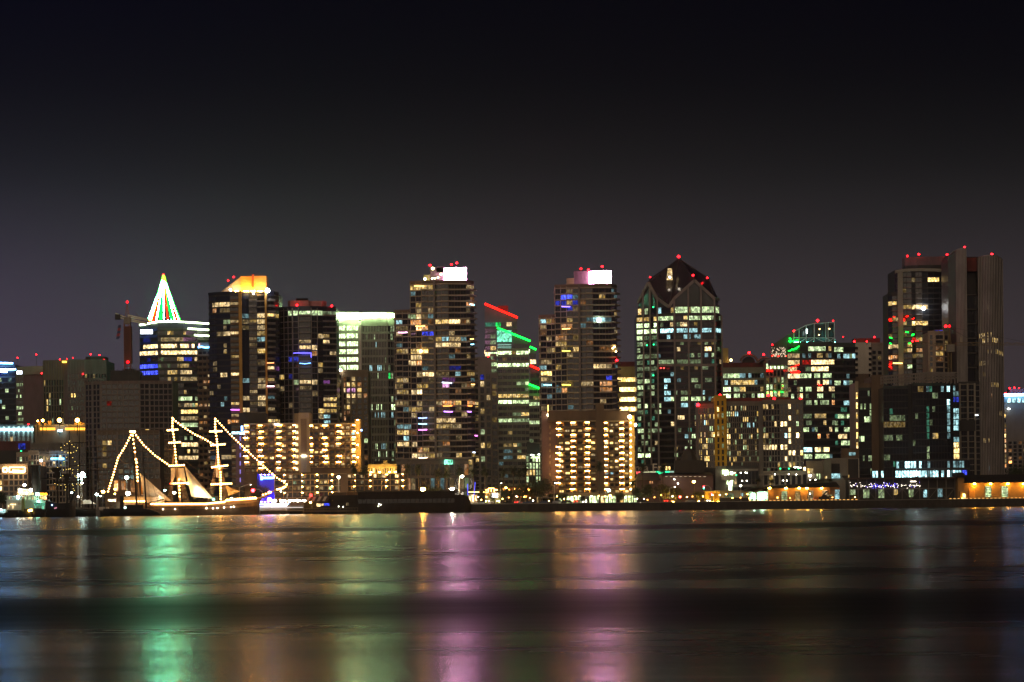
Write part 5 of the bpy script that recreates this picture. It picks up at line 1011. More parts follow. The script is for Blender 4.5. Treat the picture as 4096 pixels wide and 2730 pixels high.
b.light('I', [(300,1090,330,1125,'g3'),(395,1010,412,1070,'y3'),(470,1010,515,1060,'y2'),(355,1085,380,1135,'y3'),(388,1085,420,1130,'c3'),(645,1068,660,1120,'y3'),(485,1135,525,1190,'y3'),(535,1133,550,1190,'y3'),(305,1215,332,1252,'g2'),(305,1275,325,1325,'y3'),(300,1335,332,1390,'y4',.8),(450,1330,485,1385,'g3'),(305,1400,332,1440,'y3'),(485,1395,515,1430,'y2'),(485,1452,515,1505,'g3'),(630,1255,648,1310,'y3'),(530,1195,560,1235,'c3'),(585,1205,605,1230,'c3'),(720,995,752,1052,'y3'),(985,990,1008,1050,'w4'),(965,1055,992,1112,'w4'),(985,1118,1008,1175,'w4'),(918,1182,948,1240,'w5'),(965,1182,992,1240,'w4'),(1010,1182,1040,1240,'w5'),(1055,1182,1085,1240,'w4'),(1092,1185,1130,1225,'g3'),(985,1245,1008,1300,'w4'),(788,1185,800,1235,'y3'),(825,1182,858,1232,'w4'),(720,1255,745,1300,'g2'),(965,1310,992,1365,'c4'),(1008,1308,1040,1365,'w4'),(1055,1300,1095,1362,'w6'),(1105,1308,1130,1362,'y4'),(1150,1308,1175,1362,'w3'),(708,1315,755,1358,'y3'),(985,1372,1008,1428,'w4'),(918,1435,948,1492,'w5'),(965,1435,992,1490,'w4'),(715,1435,765,1490,'w3',.8),(785,1435,870,1490,'w4',.9),(985,1495,1008,1550,'w4'),(1032,1495,1065,1552,'w5'),(1102,1495,1150,1550,'y4')])
b.light('J', [(1140,235,1170,300,'w4'),(1195,235,1225,300,'w4'),(1220,310,1240,375,'w4'),(1268,305,1305,375,'w5'),(1350,310,1405,370,'y3'),(1195,382,1225,448,'w4'),(1220,455,1240,520,'w4'),(1280,455,1305,515,'y2'),(900,240,955,300,'y3',.8),(430,195,455,245,'g3'),(430,120,455,180,'y3'),(635,255,665,315,'g3'),(430,340,455,385,'g2'),(540,335,575,385,'y2'),(645,330,660,380,'g3'),(500,405,535,455,'y3'),(80,430,100,485,'y3'),(75,330,90,400,'y2')])
CK = mat('checker_panel',(.19,.165,.14),.7)
hc = dict(fh=2.86, wf=.55, hf=.85, sill=.12, slab=.12, slabm=CK, slabh=.5, mull=9, top=1.2)
b.block([(2794,2),(2860,1)], zy('I',1012), 24, CK, ybot=1872, specs=[dict(nc=9, p=.10, pal=('y2','y3','y1'), **hc)], ymid=1750)
b.block([(2859,0),(2907,0)], zy('I',918), 26, W_OCHRE, ybot=1872, specs=[dict(nc=2, seg=[.12,.48,.86], fh=2.86, wf=.42, hf=.72, sill=.2, mull=9, p=.12, pal=('y1','g1'), top=1.8)], ymid=1750)
b.block([(2907,1),(3035,1)], zy('I',985), 26, CK, ybot=1872, specs=[dict(nc=16, p=.14, pal=('y1','g1','g2','y2','y3'), **hc)], ymid=1750)
b.block([(3035,0),(3052,0)], zy('I',985), 26, W_GREY, ymid=1750)
b.block([(3052,1),(3120,1),(3214,0)], zy('I',968), 26, CK, ybot=1872, specs=[dict(nc=6, p=.07, pal=('y1','g1','y2'), **{**hc,'wf':.7}), dict(nc=6, p=.05, pal=('y1',), **{**hc,'wf':.6})], ymid=1750)
b.block([(2902,8),(3165,8)], zy('I',918), 12, W_RED, ybot=zy('I',988), par=0)
b.block([(2796,8),(2859,8)], zy('I',975), 12, W_RED, ybot=zy('I',1014), par=0)
# podium
b.block([(2862,-2),(2905,-2)], 1872, 30, W_GREY, ymid=1950)
b.block([(2804,1),(2862,1)], 1880, 20, W_DARK, ymid=1950)
b.light('J', [(358,585,435,650,'g4'),(440,735,485,858,'g5'),(600,735,610,780,'g2'),(525,665,545,710,'w2')])
b.block([(2905,-1),(3035,-1)], 1870, 18, W_DARK, ymid=1920, specs=[dict(nc=9, fh=7, wf=.75, hf=.8, sill=.1, p=.1, pal=('g1','w1'), slab=.4, slabm=W_GREY, slabh=1)])
b.panel('shop_window', 2889, 1880, 2913, 1898, wmat('g5'), 1447.5); b.panel('shop_window', 2915, 1925, 2928, 1963, wmat('g5'), 1447.5)
b.panel('fascia', 2886, 1901, 2940, 1922, W_BEIGE, 1447.6, 1.2); b.panel('fascia', 3035, 1894, 3210, 1903, W_BEIGE, 1447.6, 1.2)
b.block([(3052,-1),(3230,-1)], 1890, 18, W_BEIGE, ymid=1920, specs=[dict(nc=8, fh=6.5, wf=.62, hf=.72, sill=.2, p=.15, pal=('w1','y2'), top=.5)])
for x,y in ((2901,1900),(2800+.306*0,0)):
    if y: p_=P(x,y,1444); m=MB(); m.ball(p_,.4,emat('lamp_soft',(1,.92,.7),25),6,4); m.obj('lamp', b.root)
for x,y,c_ in ((1115,573,'green'),(1228,573,'green'),(1352,573,'green'),(540,656,'green')):
    p_=P(zx('J',x),zy('J',y),1446); m=MB(); m.ball(p_,.38,emat('lamp_green',(.02,1,.25),5),6,4); m.obj('lamp', b.root)
for x,y in ((1045,649),(1225,646),(1325,650),(1155,728),(1200,730),(1505,722),(1575,720),(618,735),(680,733),(480,628),(515,630),(600,627),(660,625),(680,628),(1300,556),(1320,558),(1340,557),(1360,560),(1380,562)):
    p_=P(zx('J',x),zy('J',y),1445); m=MB(); m.ball(p_,.26,emat('lamp_soft',(1,.92,.7),25),6,4); m.obj('lamp', b.root)
for x,y,r_ in ((225,904,.95),(765,903,.95),(831,940,1.0),(1127,941,.95)): b.beacon(zx('I',x),zy('I',y),1452,r=r_,mast=1)
b.beacon(zx('H',1413),zy('H',117),1448,r=1.1,mast=1)
b.finish()
# --- balcony hotels
BRN = mat('warm_brown_balcony',(.26,.18,.10),.8,.2,.4); CRM = mat('cream_stucco',(.46,.36,.21),.75,.12,.3); GLD = mat('golden_stucco',(.60,.36,.10),.7,.15,.3)
HLS = [emat('balcony_lamp_warm%d'%k_,(1,h_,.10),k_) for k_,h_ in ((60,.44),(95,.48),(130,.52))]; HL = HLS[1]; hrng = random.Random(4)
def hotel(b, xs, ytop, rows, dy, lamps, k, D, cols, p=.26, pal=('y2','y3','w2','y1'), x_off=0):
    """one wing: balconies stacked in rows; a lamp lights the ceiling of each lamp bay"""
    x0, x1 = xs; ym = (ytop+ytop+rows*dy)/2; fh = dy/F*D
    a = P(x0, ym, D); c = P(x1, ym, D); zt = PZ(x0, ytop, D); L = c.x-a.x
    b.wall.box(a.x, c.x, D+1.6, D+16, GZ, zt, BRN)
    b.wall.box(a.x-.1, c.x+.1, D-.2, D+16.1, zt+.02, zt+.7, CRM)
    va = Vector((a.x, D+1.6)); vb = Vector((c.x, D+1.6))
    b.facade(va, vb, zt-rows*fh, zt, fh=fh, nc=cols, wf=.62, hf=.70, sill=.0, p=p, pal=pal, top=0, mull=1.5)
    fr = MB()
    for i in range(cols+1):
        X_ = a.x+L*i/cols; fr.box(X_-.14, X_+.14, D+.25, D+1.6, zt-rows*fh, zt, BRN)
    fr.obj('party_wall', b.root)
    for r in range(rows+1):
        z = zt-r*fh
        if r:
            m = MB(); n = 10
            for i in range(cols):        # gently bowed balcony fronts
                xa = a.x+L*i/cols; xb = a.x+L*(i+1)/cols; q=[]
                for j in range(n+1):
                    t=j/n; q.append((xa+(xb-xa)*t, D-.55*math.sin(math.pi*t)))
                for (u,v) in zip(q,q[1:]):
                    m.hexa([(u[0],u[1],z-.12),(v[0],v[1],z-.12),(v[0],D+1.6,z-.12),(u[0],D+1.6,z-.12),(u[0],u[1],z+.1),(v[0],v[1],z+.1),(v[0],D+1.6,z+.1),(u[0],D+1.6,z+.1)], CRM)
                    m.hexa([(u[0],u[1],z+.1),(v[0],v[1],z+.1),(v[0],v[1]+.12,z+.1),(u[0],u[1]+.12,z+.1),(u[0],u[1],z+1.0),(v[0],v[1],z+1.0),(v[0],v[1]+.12,z+1.0),(u[0],u[1]+.12,z+1.0)], W_BROWN)
            m.obj('balcony', b.root)
        if r < rows:
            for lx in lamps:
                if hrng.random() < .05: continue
                HL = hrng.choice(HLS); X_ = PX(lx, ytop+r*dy, D)+x_off+hrng.uniform(-.25,.25); m = MB()
                m.box(X_-1.05, X_+1.05, D+.55, D+.95, z-.52, z-.2, HL); m.box(X_-1.1, X_+1.1, D+.5, D+1.0, z-.19, z-.13, MULL); m.obj('balcony_lamp', b.root)
b = Bld('long cream balcony hotel in two wings around a bare core, with warm bay lamps', 'hotel', 1470, 1200)
b.light('D', [(590,310,610,345,'y3'),(700,575,740,620,'w2'),(980,505,1012,565,'y4'),(865,645,910,705,'y4'),(995,645,1015,705,'y4'),(975,720,1005,765,'y4'),(690,725,740,765,'y4'),(600,655,612,690,'y3'),(1095,300,1130,340,'w3'),(1670,300,1700,340,'w3'),(1420,365,1450,410,'w3'),(1580,365,1620,415,'y4'),(1670,365,1740,425,'y4'),(1780,370,1810,410,'c3'),(1770,435,1810,490,'y4'),(1515,510,1545,560,'y4'),(1580,510,1620,550,'w2'),(1330,570,1390,625,'y4'),(1425,580,1460,625,'w3'),(1780,575,1815,620,'y4'),(1515,645,1545,700,'y4'),(1780,645,1815,700,'y3'),(560,925,590,950,'w3'),(690,925,720,965,'w4'),(690,870,720,890,'w3')])
rs = 24.4
hotel(b, (zx('D',565), zx('D',1190)), zy('D',288), 8, rs, [zx('D',x) for x in (583,755,965,1140)], 'D', 1470, 9)
hotel(b, (zx('D',1300), zx('D',1845)), zy('D',288), 7, rs, [zx('D',x) for x in (1322,1492,1650,1832)], 'D', 1470, 9)
def cbox(name, k, x0, y0, x1, y1, D, th, m, bb=None):
    bb = bb or b; ym=(zy(k,y0)+zy(k,y1))/2; a=PX(zx(k,x0),ym,D); c=PX(zx(k,x1),ym,D); mb=MB(); mb.box(a,c,D,D+th,PZ(zx(k,x0),zy(k,y1),D),PZ(zx(k,x0),zy(k,y0),D),m); return mb.obj(name, bb.root)
cbox('core', 'D', 1190,150,1320,835, 1469, 14, CRM)
cbox('core_slot', 'D', 1215,218,1282,640, 1468.7, .5, BRN)
cbox('core_slot', 'D', 1217,650,1280,835, 1468.7, .5, mat('ribbed_panel',(.40,.36,.30),.7))
cbox('core_lamp', 'D', 1222,638,1277,648, 1468.2, .6, emat('lamp_soft',(1,.92,.7),25))
cbox('side_room', 'D', 1140,155,1190,285, 1472, 8, BRN)
cbox('end_pier', 'D', 1842,222,1900,830, 1468.5, 14, GLD)
cbox('base_wall', 'D', 565,830,925,1010, 1469.5, 12, W_BROWN); cbox('base_wall', 'D', 1320,778,1842,900, 1470.5, 12, W_BROWN)
cbox('roof_room', 'D', 505,158,815,288, 1480, 10, W_DARK); cbox('side_wing', 'D', 470,400,565,980, 1478, 10, W_PLUM)
for yy in range(8):
    p_ = P(zx('D',1171), zy('D',300+yy*70), 1468.2); m=MB(); m.box(p_.x-.8,p_.x+.5,p_.y,p_.y+.5,p_.z-.9,p_.z+.6,wmat('w4')); m.obj('stair_window', b.root)
for x,y in ((1846,232),(1846,380),(1846,520),(1846,660)):
    p_=P(zx('D',x+22),zy('D',y),1464.5); m=MB(); m.box(p_.x-.3,p_.x+.3,p_.y-.3,p_.y+.3,p_.z-.2,p_.z+.2,emat('wall_washer',(1,.6,.18),200)); m.obj('wall_lamp', b.root)
b.strip('roof_lamp', [(zx('D',912),zy('D',282),1469),(zx('D',965),zy('D',286),1469)], .5, emat('lamp_soft',(1,.92,.7),25))
cbox('sign_letter', 'D', 528,300,549,360, 1468, .8, emat('sign_blue_core',(.25,.5,1),9)); cbox('sign_letter', 'D', 513,370,565,398, 1468, .8, emat('sign_blue_core',(.25,.5,1),9))
for y in range(6):
    cbox('neon_dash','D',513,420+y*95,524,470+y*95,1476,.6,emat('blue_wash',(.35,.28,.9),.9))
p_=P(zx('D',1911),zy('D',350),1466); m=MB(); m.ball(p_,.45,emat('sign_blue_core',(.25,.5,1),9),6,4); m.obj('lamp', b.root)
b.finish()
b = Bld('balcony hotel with plum left flank, dark brown core and gold right pier', 'hotel', 1450, 2360)
b.light('F', [(2095,340,2120,385,'w2'),(2120,395,2215,445,'w2',.8),(2100,480,2125,515,'y4'),(2190,470,2215,510,'y3'),(2000,535,2050,595,'w3'),(2100,545,2130,590,'y4'),(1990,600,2060,660,'y4'),(2190,610,2220,650,'w2'),(2010,680,2035,725,'y4'),(2180,670,2225,730,'y4'),(2265,675,2290,725,'y4'),(2015,745,2050,785,'w3'),(2090,815,2140,870,'y4'),(2190,880,2215,930,'y3'),(2025,1025,2050,1075,'y4')])
b.light('H', [(0,430,50,500,'w3'),(0,525,35,570,'y4'),(170,525,210,570,'y4'),(170,595,205,635,'y3'),(0,735,45,780,'y4'),(80,735,110,780,'y4'),(170,935,215,1000,'y4'),(0,935,40,1000,'y3'),(175,320,190,350,'c2'),(350,385,415,445,'w4'),(360,525,415,575,'y4'),(460,525,510,580,'w2'),(560,520,605,575,'w2'),(445,590,490,650,'y4'),(370,730,410,790,'w3'),(455,730,520,785,'y5'),(575,865,605,910,'y3'),(370,870,430,920,'c2'),(385,930,415,975,'y3'),(495,935,515,985,'y4'),(490,1000,500,1030,'y4'),(565,1070,600,1115,'y4'),(465,1070,490,1105,'y3'),(440,865,450,905,'y2')])
rs = 24.2
hotel(b, (zx('F',1985), zx('H',246)), zy('H',312), 12, rs, [zx('F',x) for x in (1990,2158)]+[zx('H',148)+0], 'H', 1450, 6, p=.24)
hotel(b, (zx('H',335), zx('H',625)), zy('H',312), 12, rs, [zx('H',x) for x in (347,538)], 'H', 1450, 5, p=.24)
cbox('core', 'H', 246,100,338,1108, 1449, 14, W_BROWN); cbox('core_slot', 'H', 258,170,300,760, 1448.6, .5, W_BROWN)
cbox('end_pier', 'H', 622,240,685,1115, 1448.4, 14, GLD)
cbox('roof_parapet', 'H', -310,190,622,311, 1451, 12, W_BROWN); cbox('side_flank', 'F', 1803,125,1985,1080, 1456, 12, W_PLUM)
for y in range(12):
    cbox('flank_window', 'F', 1885,228+y*68,1903,262+y*68, 1455.6, .6, W_TAN if y%2 else wmat('o1'))
    p_=P(zx('H',640),zy('H',322+y*69.4),1446.3); m=MB(); m.ball(p_,.42,emat('pier_lamp',(1,.74,.35),28),6,4); m.obj('wall_lamp', b.root)
p_=P(zx('H',628),zy('H',254),1446); m=MB(); m.ball(p_,.95,emat('pier_lamp2',(1,.72,.35),40),8,6); m.obj('lamp', b.root)
p_=P(zx('H',693),zy('H',345),1449); m=MB(); m.ball(p_,.7,emat('pier_lamp2',(1,.72,.35),40),8,6); m.obj('lamp', b.root)
p_=P(zx('F',1873),zy('F',178),1454); m=MB(); m.ball(p_,.6,emat('pier_lamp',(1,.74,.35),28),8,6,(1,1,1.3)); m.tube([(p_.x,p_.y,p_.z+.5),(p_.x,p_.y,p_.z+5)],.22,emat('garland_gold',(1,.55,.15),5),5); m.obj('lamp', b.root)
# lit ground floor
b.light('H', [(160,1160,770,1230,'g4',.75)]); b.light('F', [(2010,1115,2353,1180,'g4',.7)])
vv = b.plan([(zx('F',1990),-2),(zx('H',780),-2)],1980); b.wall.prism([(vv[0].x,vv[0].y),(vv[1].x,vv[1].y),(vv[1].x,vv[1].y+5),(vv[0].x,vv[0].y+5)], GZ, PZ(2300,1972,1448), CRM)
b.facade(vv[0],vv[1],GZ,PZ(2300,1972,1448),fh=4,nc=22,wf=.75,hf=.85,sill=.03,p=.25,pal=('g3','y3','w4'),top=1.2)
b.finish()
# --- two low wings with lamp lit bays
def lowwing(label, x0, x1, y0, y1, rows, cols, lamps, D, lit, k, dark=()):
    b = Bld(label, 'motel', D, (x0+x1)/2); b.light(k, lit)
    a=P(x0,(y0+y1)/2,D); c=P(x1,(y0+y1)/2,D); zt=PZ(x0,y0,D); zb=PZ(x0,y1,D); fh=(zt-zb)/rows; L=c.x-a.x
    b.wall.box(a.x,c.x,D+1.5,D+12,GZ,zt,W_BROWN)
    b.facade(Vector((a.x,D+1.5)),Vector((c.x,D+1.5)),zb,zt,fh=fh,nc=cols*2,wf=.7,hf=.78,sill=.08,p=.10,pal=('w1','y2','w2'),top=0)
    fr=MB()
    for r in range(rows+1):
        fr.box(a.x,c.x,D,D+1.5,zt-r*fh-.16,zt-r*fh+.08,CRM)
        if r: fr.box(a.x+.1,c.x-.1,D+.02,D+.12,zt-r*fh+.08,zt-r*fh+.9,W_DARK)
    for i in range(cols+1):
        X_=a.x+L*i/cols; fr.box(X_-.13,X_+.13,D-.06,D+1.5,zb,zt+.05,CRM)
    fr.obj('gallery_frame', b.root)
    for r in range(rows):
        for lx in lamps:
            HL=hrng.choice(HLS); X_=PX(lx,y0+r*20,D)+hrng.uniform(-.2,.2); m=MB(); z=zt-r*fh; m.box(X_-.35,X_+.35,D+.5,D+.9,z-.55,z-.25,HL); m.obj('gallery_lamp', b.root)
    return b
b = lowwing('long low motel wing with lamp lit galleries, behind the ship bow and the awning', 1098, 1384, zy('D',855), zy('D',1128), 4, 8, [zx('D',x) for x in (1025,1228,1400,1570)], 1432, [(1080,860,1100,900,'w3'),(1120,920,1310,980,'g2',.5),(1330,1060,1345,1110,'w2'),(1495,920,1520,970,'y3'),(1540,990,1600,1030,'g3'),(1120,990,1210,1050,'g2',.6)], 'D')
b.panel('end_wall', 1362, 1898, 1392, 1970, W_BROWN, 1431.5); b.finish()
b = lowwing('second low motel wing with lamp lit galleries, partly hidden by palms', 1388, 1630, zy('D',852), zy('D',1055), 3, 7, [zx('D',x) for x in (1830,2013,2198)]+[zx('F',x) for x in (18,205)], 1436, [(1760,860,1810,910,'w3'),(2040,860,2080,900,'w4'),(2130,860,2190,910,'w3'),(2310,860,2353,905,'w4'),(2300,920,2353,970,'y4')], 'D'); b.finish()
b = Bld('yellow lit mission style house with stepped gable behind the low motel wing', 'building', 1500, 1535)
b.light('D', [(2005,785,2020,825,'w4'),(2045,785,2070,825,'w4'),(2100,785,2180,820,'y2')])
b.block([(zx('D',1985),0),(zx('F',130),0)], zy('D',755), 12, mat('yellow_house',(.55,.42,.16),.8), specs=[dict(nc=12, fh=3.4, wf=.5, hf=.7, sill=.15, p=.1, pal=('w2',), top=.8)], ymid=1880)
m=MB(); p_=P(zx('D',2185),zy('D',757),1499.5); m.prism([(p_.x-2,1499.6),(p_.x+2,1499.6),(p_.x+2,1501),(p_.x-2,1501)],p_.z,p_.z+1.1,mat('yellow_house',(.55,.42,.16),.8)); m.prism([(p_.x-1,1499.7),(p_.x+1,1499.7),(p_.x+1,1501),(p_.x-1,1501)],p_.z+1.1,p_.z+2.6,mat('yellow_house',(.55,.42,.16),.8)); m.obj('gable', b.root)
b.block([(zx('D',2060),6),(zx('F',130),6)], zy('D',700), 10, W_DARK, ybot=zy('D',760), par=0)
for xx in (2020,2120,2230,2300):
    p_=P(zx('D',xx),zy('D',835),1497.5); m=MB(); m.box(p_.x-.4,p_.x+.4,p_.y,p_.y+.4,p_.z,p_.z+.3,emat('wall_washer',(1,.6,.18),200)); m.obj('wall_lamp', b.root)
b.finish()
# --- blue lit sign wall
b = Bld('deep blue lit sign wall with cyan lettering, behind the bowsprit of the lit ship', 'sign wall', 1440, 1065, name='sign_wall')
a=P(zx('D',740),zy('D',1125),1440); c=P(zx('D',912),zy('D',858),1440)
m=MB(); m.box(a.x,c.x,1440,1448,GZ,c.z,mat('blue_panel',(.10,.08,.75),.6,.1)); m.obj('panel', b.root)
m=MB(); m.box(a.x-1.1,a.x-.02,1440.5,1448,GZ,c.z+.4,mat('blue_panel_dark',(.05,.04,.30),.6,.1)); m.obj('panel_edge', b.root)
for i in range(4):
    X_=a.x+(c.x-a.x)*(i+.5)/4; m=MB(); m.box(X_-.4,X_+.4,1438.6,1439,GZ+2.2,GZ+2.5,emat('blue_flood',(.10,.07,1),260)); m.obj('floodlight', b.root)
    m=MB(); m.box(X_-.4,X_+.4,1438.9,1439.3,c.z-.1,c.z+.1,emat('blue_flood',(.10,.07,1),260)); m.obj('floodlight', b.root)
b.panel('logo', zx('D',752), zy('D',877), zx('D',778), zy('D',922), emat('sign_cyan',(.30,.75,1),4), 1439.2)
b.panel('sign_box', zx('D',784), zy('D',880), zx('D',895), zy('D',916), emat('sign_cyan_dim',(.10,.42,1),2.2), 1439.4)
def text(parent, s, x, y, D, size, m, name='lettering', bold=.02):
    cu = bpy.data.curves.new(name, 'FONT'); cu.body = s; cu.size = size; cu.extrude = .12; cu.offset = bold; cu.align_x = 'CENTER'; cu.align_y = 'CENTER'
    o = bpy.data.objects.new(name, cu); me = bpy.data.meshes.new_from_object(o); bpy.data.objects.remove(o)
    me.materials.clear(); me.materials.append(m)
    ob = bpy.data.objects.new(name, me); COL.objects.link(ob); p_=P(x,y,D)
    ob.location = p_; ob.rotation_euler = (R(90),0,0)
    if parent: ob.parent = parent; ob.matrix_parent_inverse = Matrix.Translation(-Vector(parent.location))
    return ob
text(b.root, 'WYNDHAM', zx('D',838), zy('D',898), 1438.7, 1.15, emat('sign_text',(.7,.95,1),7), bold=.03)
b.finish()
# --- low left town blocks
b = Bld('pale pillared hall with a glaring cyan white strip under its flat roof, left edge', 'building', 1800, 60)
b.light('B', [(38,375,65,412,'w3'),(120,430,130,490,'w2'),(205,430,215,475,'w4'),(105,482,150,490,'g3')])
b.block([(-40,0),(134,0)], zy('B',298), 30, W_DARK, specs=[dict(nc=9, fh=9, wf=.7, hf=.9, sill=.05, pier=.8, pierm=W_BEIGE, pierw=.38, p=0, top=6)], ymid=1800)
for x0,x1 in ((-60,66),(70,205),(208,322),(326,382)): b.panel('light_strip', zx('B',x0), zy('B',328), zx('B',x1), zy('B',355), emat('strip_cyan',(.40,.85,1),26), 1798)
b.beacon(zx('B',326),zy('B',282),1800)
b.finish()
b = Bld('grey stepped block crowned with orange lit turrets and orange windows', 'building', 1760, 240)
b.light('B', [(722,400,745,450,'g2'),(830,410,860,450,'g2'),(700,455,870,465,'c1'),(965,380,982,590,'g3',.85),(820,700,840,740,'y4'),(885,715,905,750,'y3')])
OL=emat('orange_lit_room',(1,.42,.04),3.2)
b.block([(zx('B',400),0),(zx('B',990),0)], zy('B',298), 34, W_GREY, ymid=1780, specs=[dict(nc=18, fh=4, wf=.5, hf=.6, p=.03, pal=('y1',), top=9)])
for x0,x1 in ((460,528),(536,632),(750,850),(858,950),(958,988)): b.panel('orange_window', zx('B',x0), zy('B',320), zx('B',x1), zy('B',349), OL, 1759)
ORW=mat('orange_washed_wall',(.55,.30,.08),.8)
for x0,y0,x1,y1 in ((425,250,455,296),(548,240,578,296),(508,270,530,296),(850,268,990,299),(880,255,935,268)): cbox('turret','B',x0,y0,x1,y1,1762,5,ORW,b)
for x,y,r_ in ((433,243,.6),(490,238,1.0),(683,235,1.5),(887,235,1.5)):
    p_=P(zx('B',x),zy('B',y),1757); m=MB(); m.tube([(p_.x,p_.y,p_.z-9),(p_.x,p_.y,p_.z-.5)],.3,MULL,5); m.ball(p_,r_*.8,emat('sodium_lamp',(1,.52,.08),60),8,6); m.obj('roof_lamp', b.root)
b.panel('sign', zx('B',668), zy('B',345), zx('B',712), zy('B',366), emat('strip_cyan',(.40,.85,1),26), 1757)
b.finish()
b = Bld('plum coloured warehouse wall with a violet lit window, left edge behind the flats', 'building', 1640, 60)
b.block([(-40,0),(122,0)], zy('B',490), 20, mat('maroon_wall',(.13,.045,.05),.8), ymid=1880)
b.panel('violet_window', zx('B',212), zy('B',500), zx('B',290), zy('B',568), wmat('b2'), 1639)
p_=P(zx('B',192),zy('B',684),1638); m=MB(); m.ball(p_,.7,emat('sign_blue_core',(.25,.5,1),9),6,4,(1.6,1,.8)); m.obj('lamp', b.root)
b.block([(-40,-8),(70,-8)], zy('B',600), 10, W_DARK, ymid=1900)
p_=P(zx('B',243),zy('B',588),1638); m=MB(); m.ball(p_,.4,emat('lamp_green',(.02,1,.25),5),6,4); m.obj('lamp', b.root)
b.finish()
FLT = mat('cream_flats',(.46,.38,.30),.8,.15,.3)
b = Bld('cream stepped block of flats with a blue neon line, behind the dark square rigged ship', 'apartment building', 1600, 200)
b.light('B', [(505,635,550,685,'w2'),(670,640,708,672,'w4'),(588,705,625,742,'w3'),(445,690,505,760,'o3'),(230,635,258,680,'g3'),(585,640,640,668,'w1')])
ff = dict(fh=3.1, wf=.72, hf=.72, sill=.12, p=.07, pal=('w1','o1','g1'), slab=.35, slabm=FLT, slabh=.5)
b.block([(zx('B',190),4),(zx('B',325),4)], zy('B',618), 20, FLT, ymid=1900, specs=[dict(nc=4, **ff)])
b.block([(zx('B',325),0),(zx('B',450),0)], zy('B',598), 24, FLT, ymid=1900, specs=[dict(nc=4, **ff)])
b.block([(zx('B',450),2),(zx('B',565),2)], zy('B',608), 24, W_GREY, ymid=1900, specs=[dict(nc=3, **{**ff,'p':.15})])
b.block([(zx('B',565),0),(zx('B',790),0)], zy('B',600), 24, FLT, ymid=1900, specs=[dict(nc=6, **ff)])
b.block([(zx('B',348),12),(zx('B',700),12)], zy('B',500), 16, W_GREY, ymid=1850, specs=[dict(nc=8, fh=4, wf=.5, hf=.5, p=.03, pal=('y1',))])
b.block([(zx('B',790),2),(zx('B',990),2)], zy('B',560), 20, W_GREY, ymid=1880, specs=[dict(nc=6, fh=4, wf=.5, hf=.5, p=.06, pal=('y1','w1'))])
b.strip('neon_line', [(zx('B',585),zy('B',676),1598),(zx('B',650),zy('B',674),1598),(zx('B',735),zy('B',677),1598)], 1.0, emat('neon_blue',(.15,.5,1),7))
p_=P(zx('B',472),zy('B',697),1598); m=MB(); m.ball(p_,.7,emat('flood_warm2',(1,.85,.65),22),8,6); m.obj('lamp', b.root)
b.finish()
b = Bld('cream terrace flats with glowing outlined balconies, low at the left edge', 'apartment building', 1540, 60)
b.light('B', [(0,910,30,960,'y3'),(0,990,15,1025,'w4')])
b.block([(-40,0),(36,0),(112,0)], zy('B',755), 20, FLT, ymid=1920, specs=[dict(nc=3, **ff),dict(nc=4, **ff)])
b.block([(zx('B',105),3),(zx('B',215),3)], zy('B',738), 10, FLT, ybot=zy('B',757), par=0)
gl_=emat('outline_gold',(1,.60,.25),7)
def outline(x0,y0,x1,y1,w=.6):
    b.strip('light_outline', [(zx('B',x),zy('B',y),1538) for x,y in ((x0,y0),(x1,y0),(x1,y1),(x0,y1),(x0,y0))], w, gl_)
outline(37,780,80,827,.8); outline(107,775,285,830,.6); b.strip('light_outline', [(zx('B',140),zy('B',815),1537),(zx('B',275),zy('B',822),1537)], 1.3, gl_); b.strip('light_outline', [(zx('B',150),zy('B',832),1537),(zx('B',275),zy('B',834),1537)], .7, gl_)
b.finish()
b = Bld('long cream flats with rows of dark windows, between terrace flats and ferry funnel', 'apartment building', 1560, 130)
b.block([(112,0),(zx('B',470),0)], zy('B',760), 20, FLT, ymid=1920, specs=[dict(nc=9, **ff)])
b.finish()
b = Bld('low brown wall building with orange lit doorways under the half built tower', 'building', 1500, 500)
b.block([(zx('B',1200),0),(zx('B',1850),0)], zy('B',925), 14, W_BROWN, ymid=1950)
for x0,y0,x1,y1,k in ((1312,930,1352,1050,'o4'),(1395,930,1440,1035,'o2'),(1500,925,1555,1060,'o1'),(1625,970,1648,1095,'o3'),(1505,1010,1550,1060,'o3')):
    b.panel('lit_doorway', zx('B',x0), zy('B',y0), zx('B',x1), zy('B',y1), wmat(k), 1499.5)
b.finish()
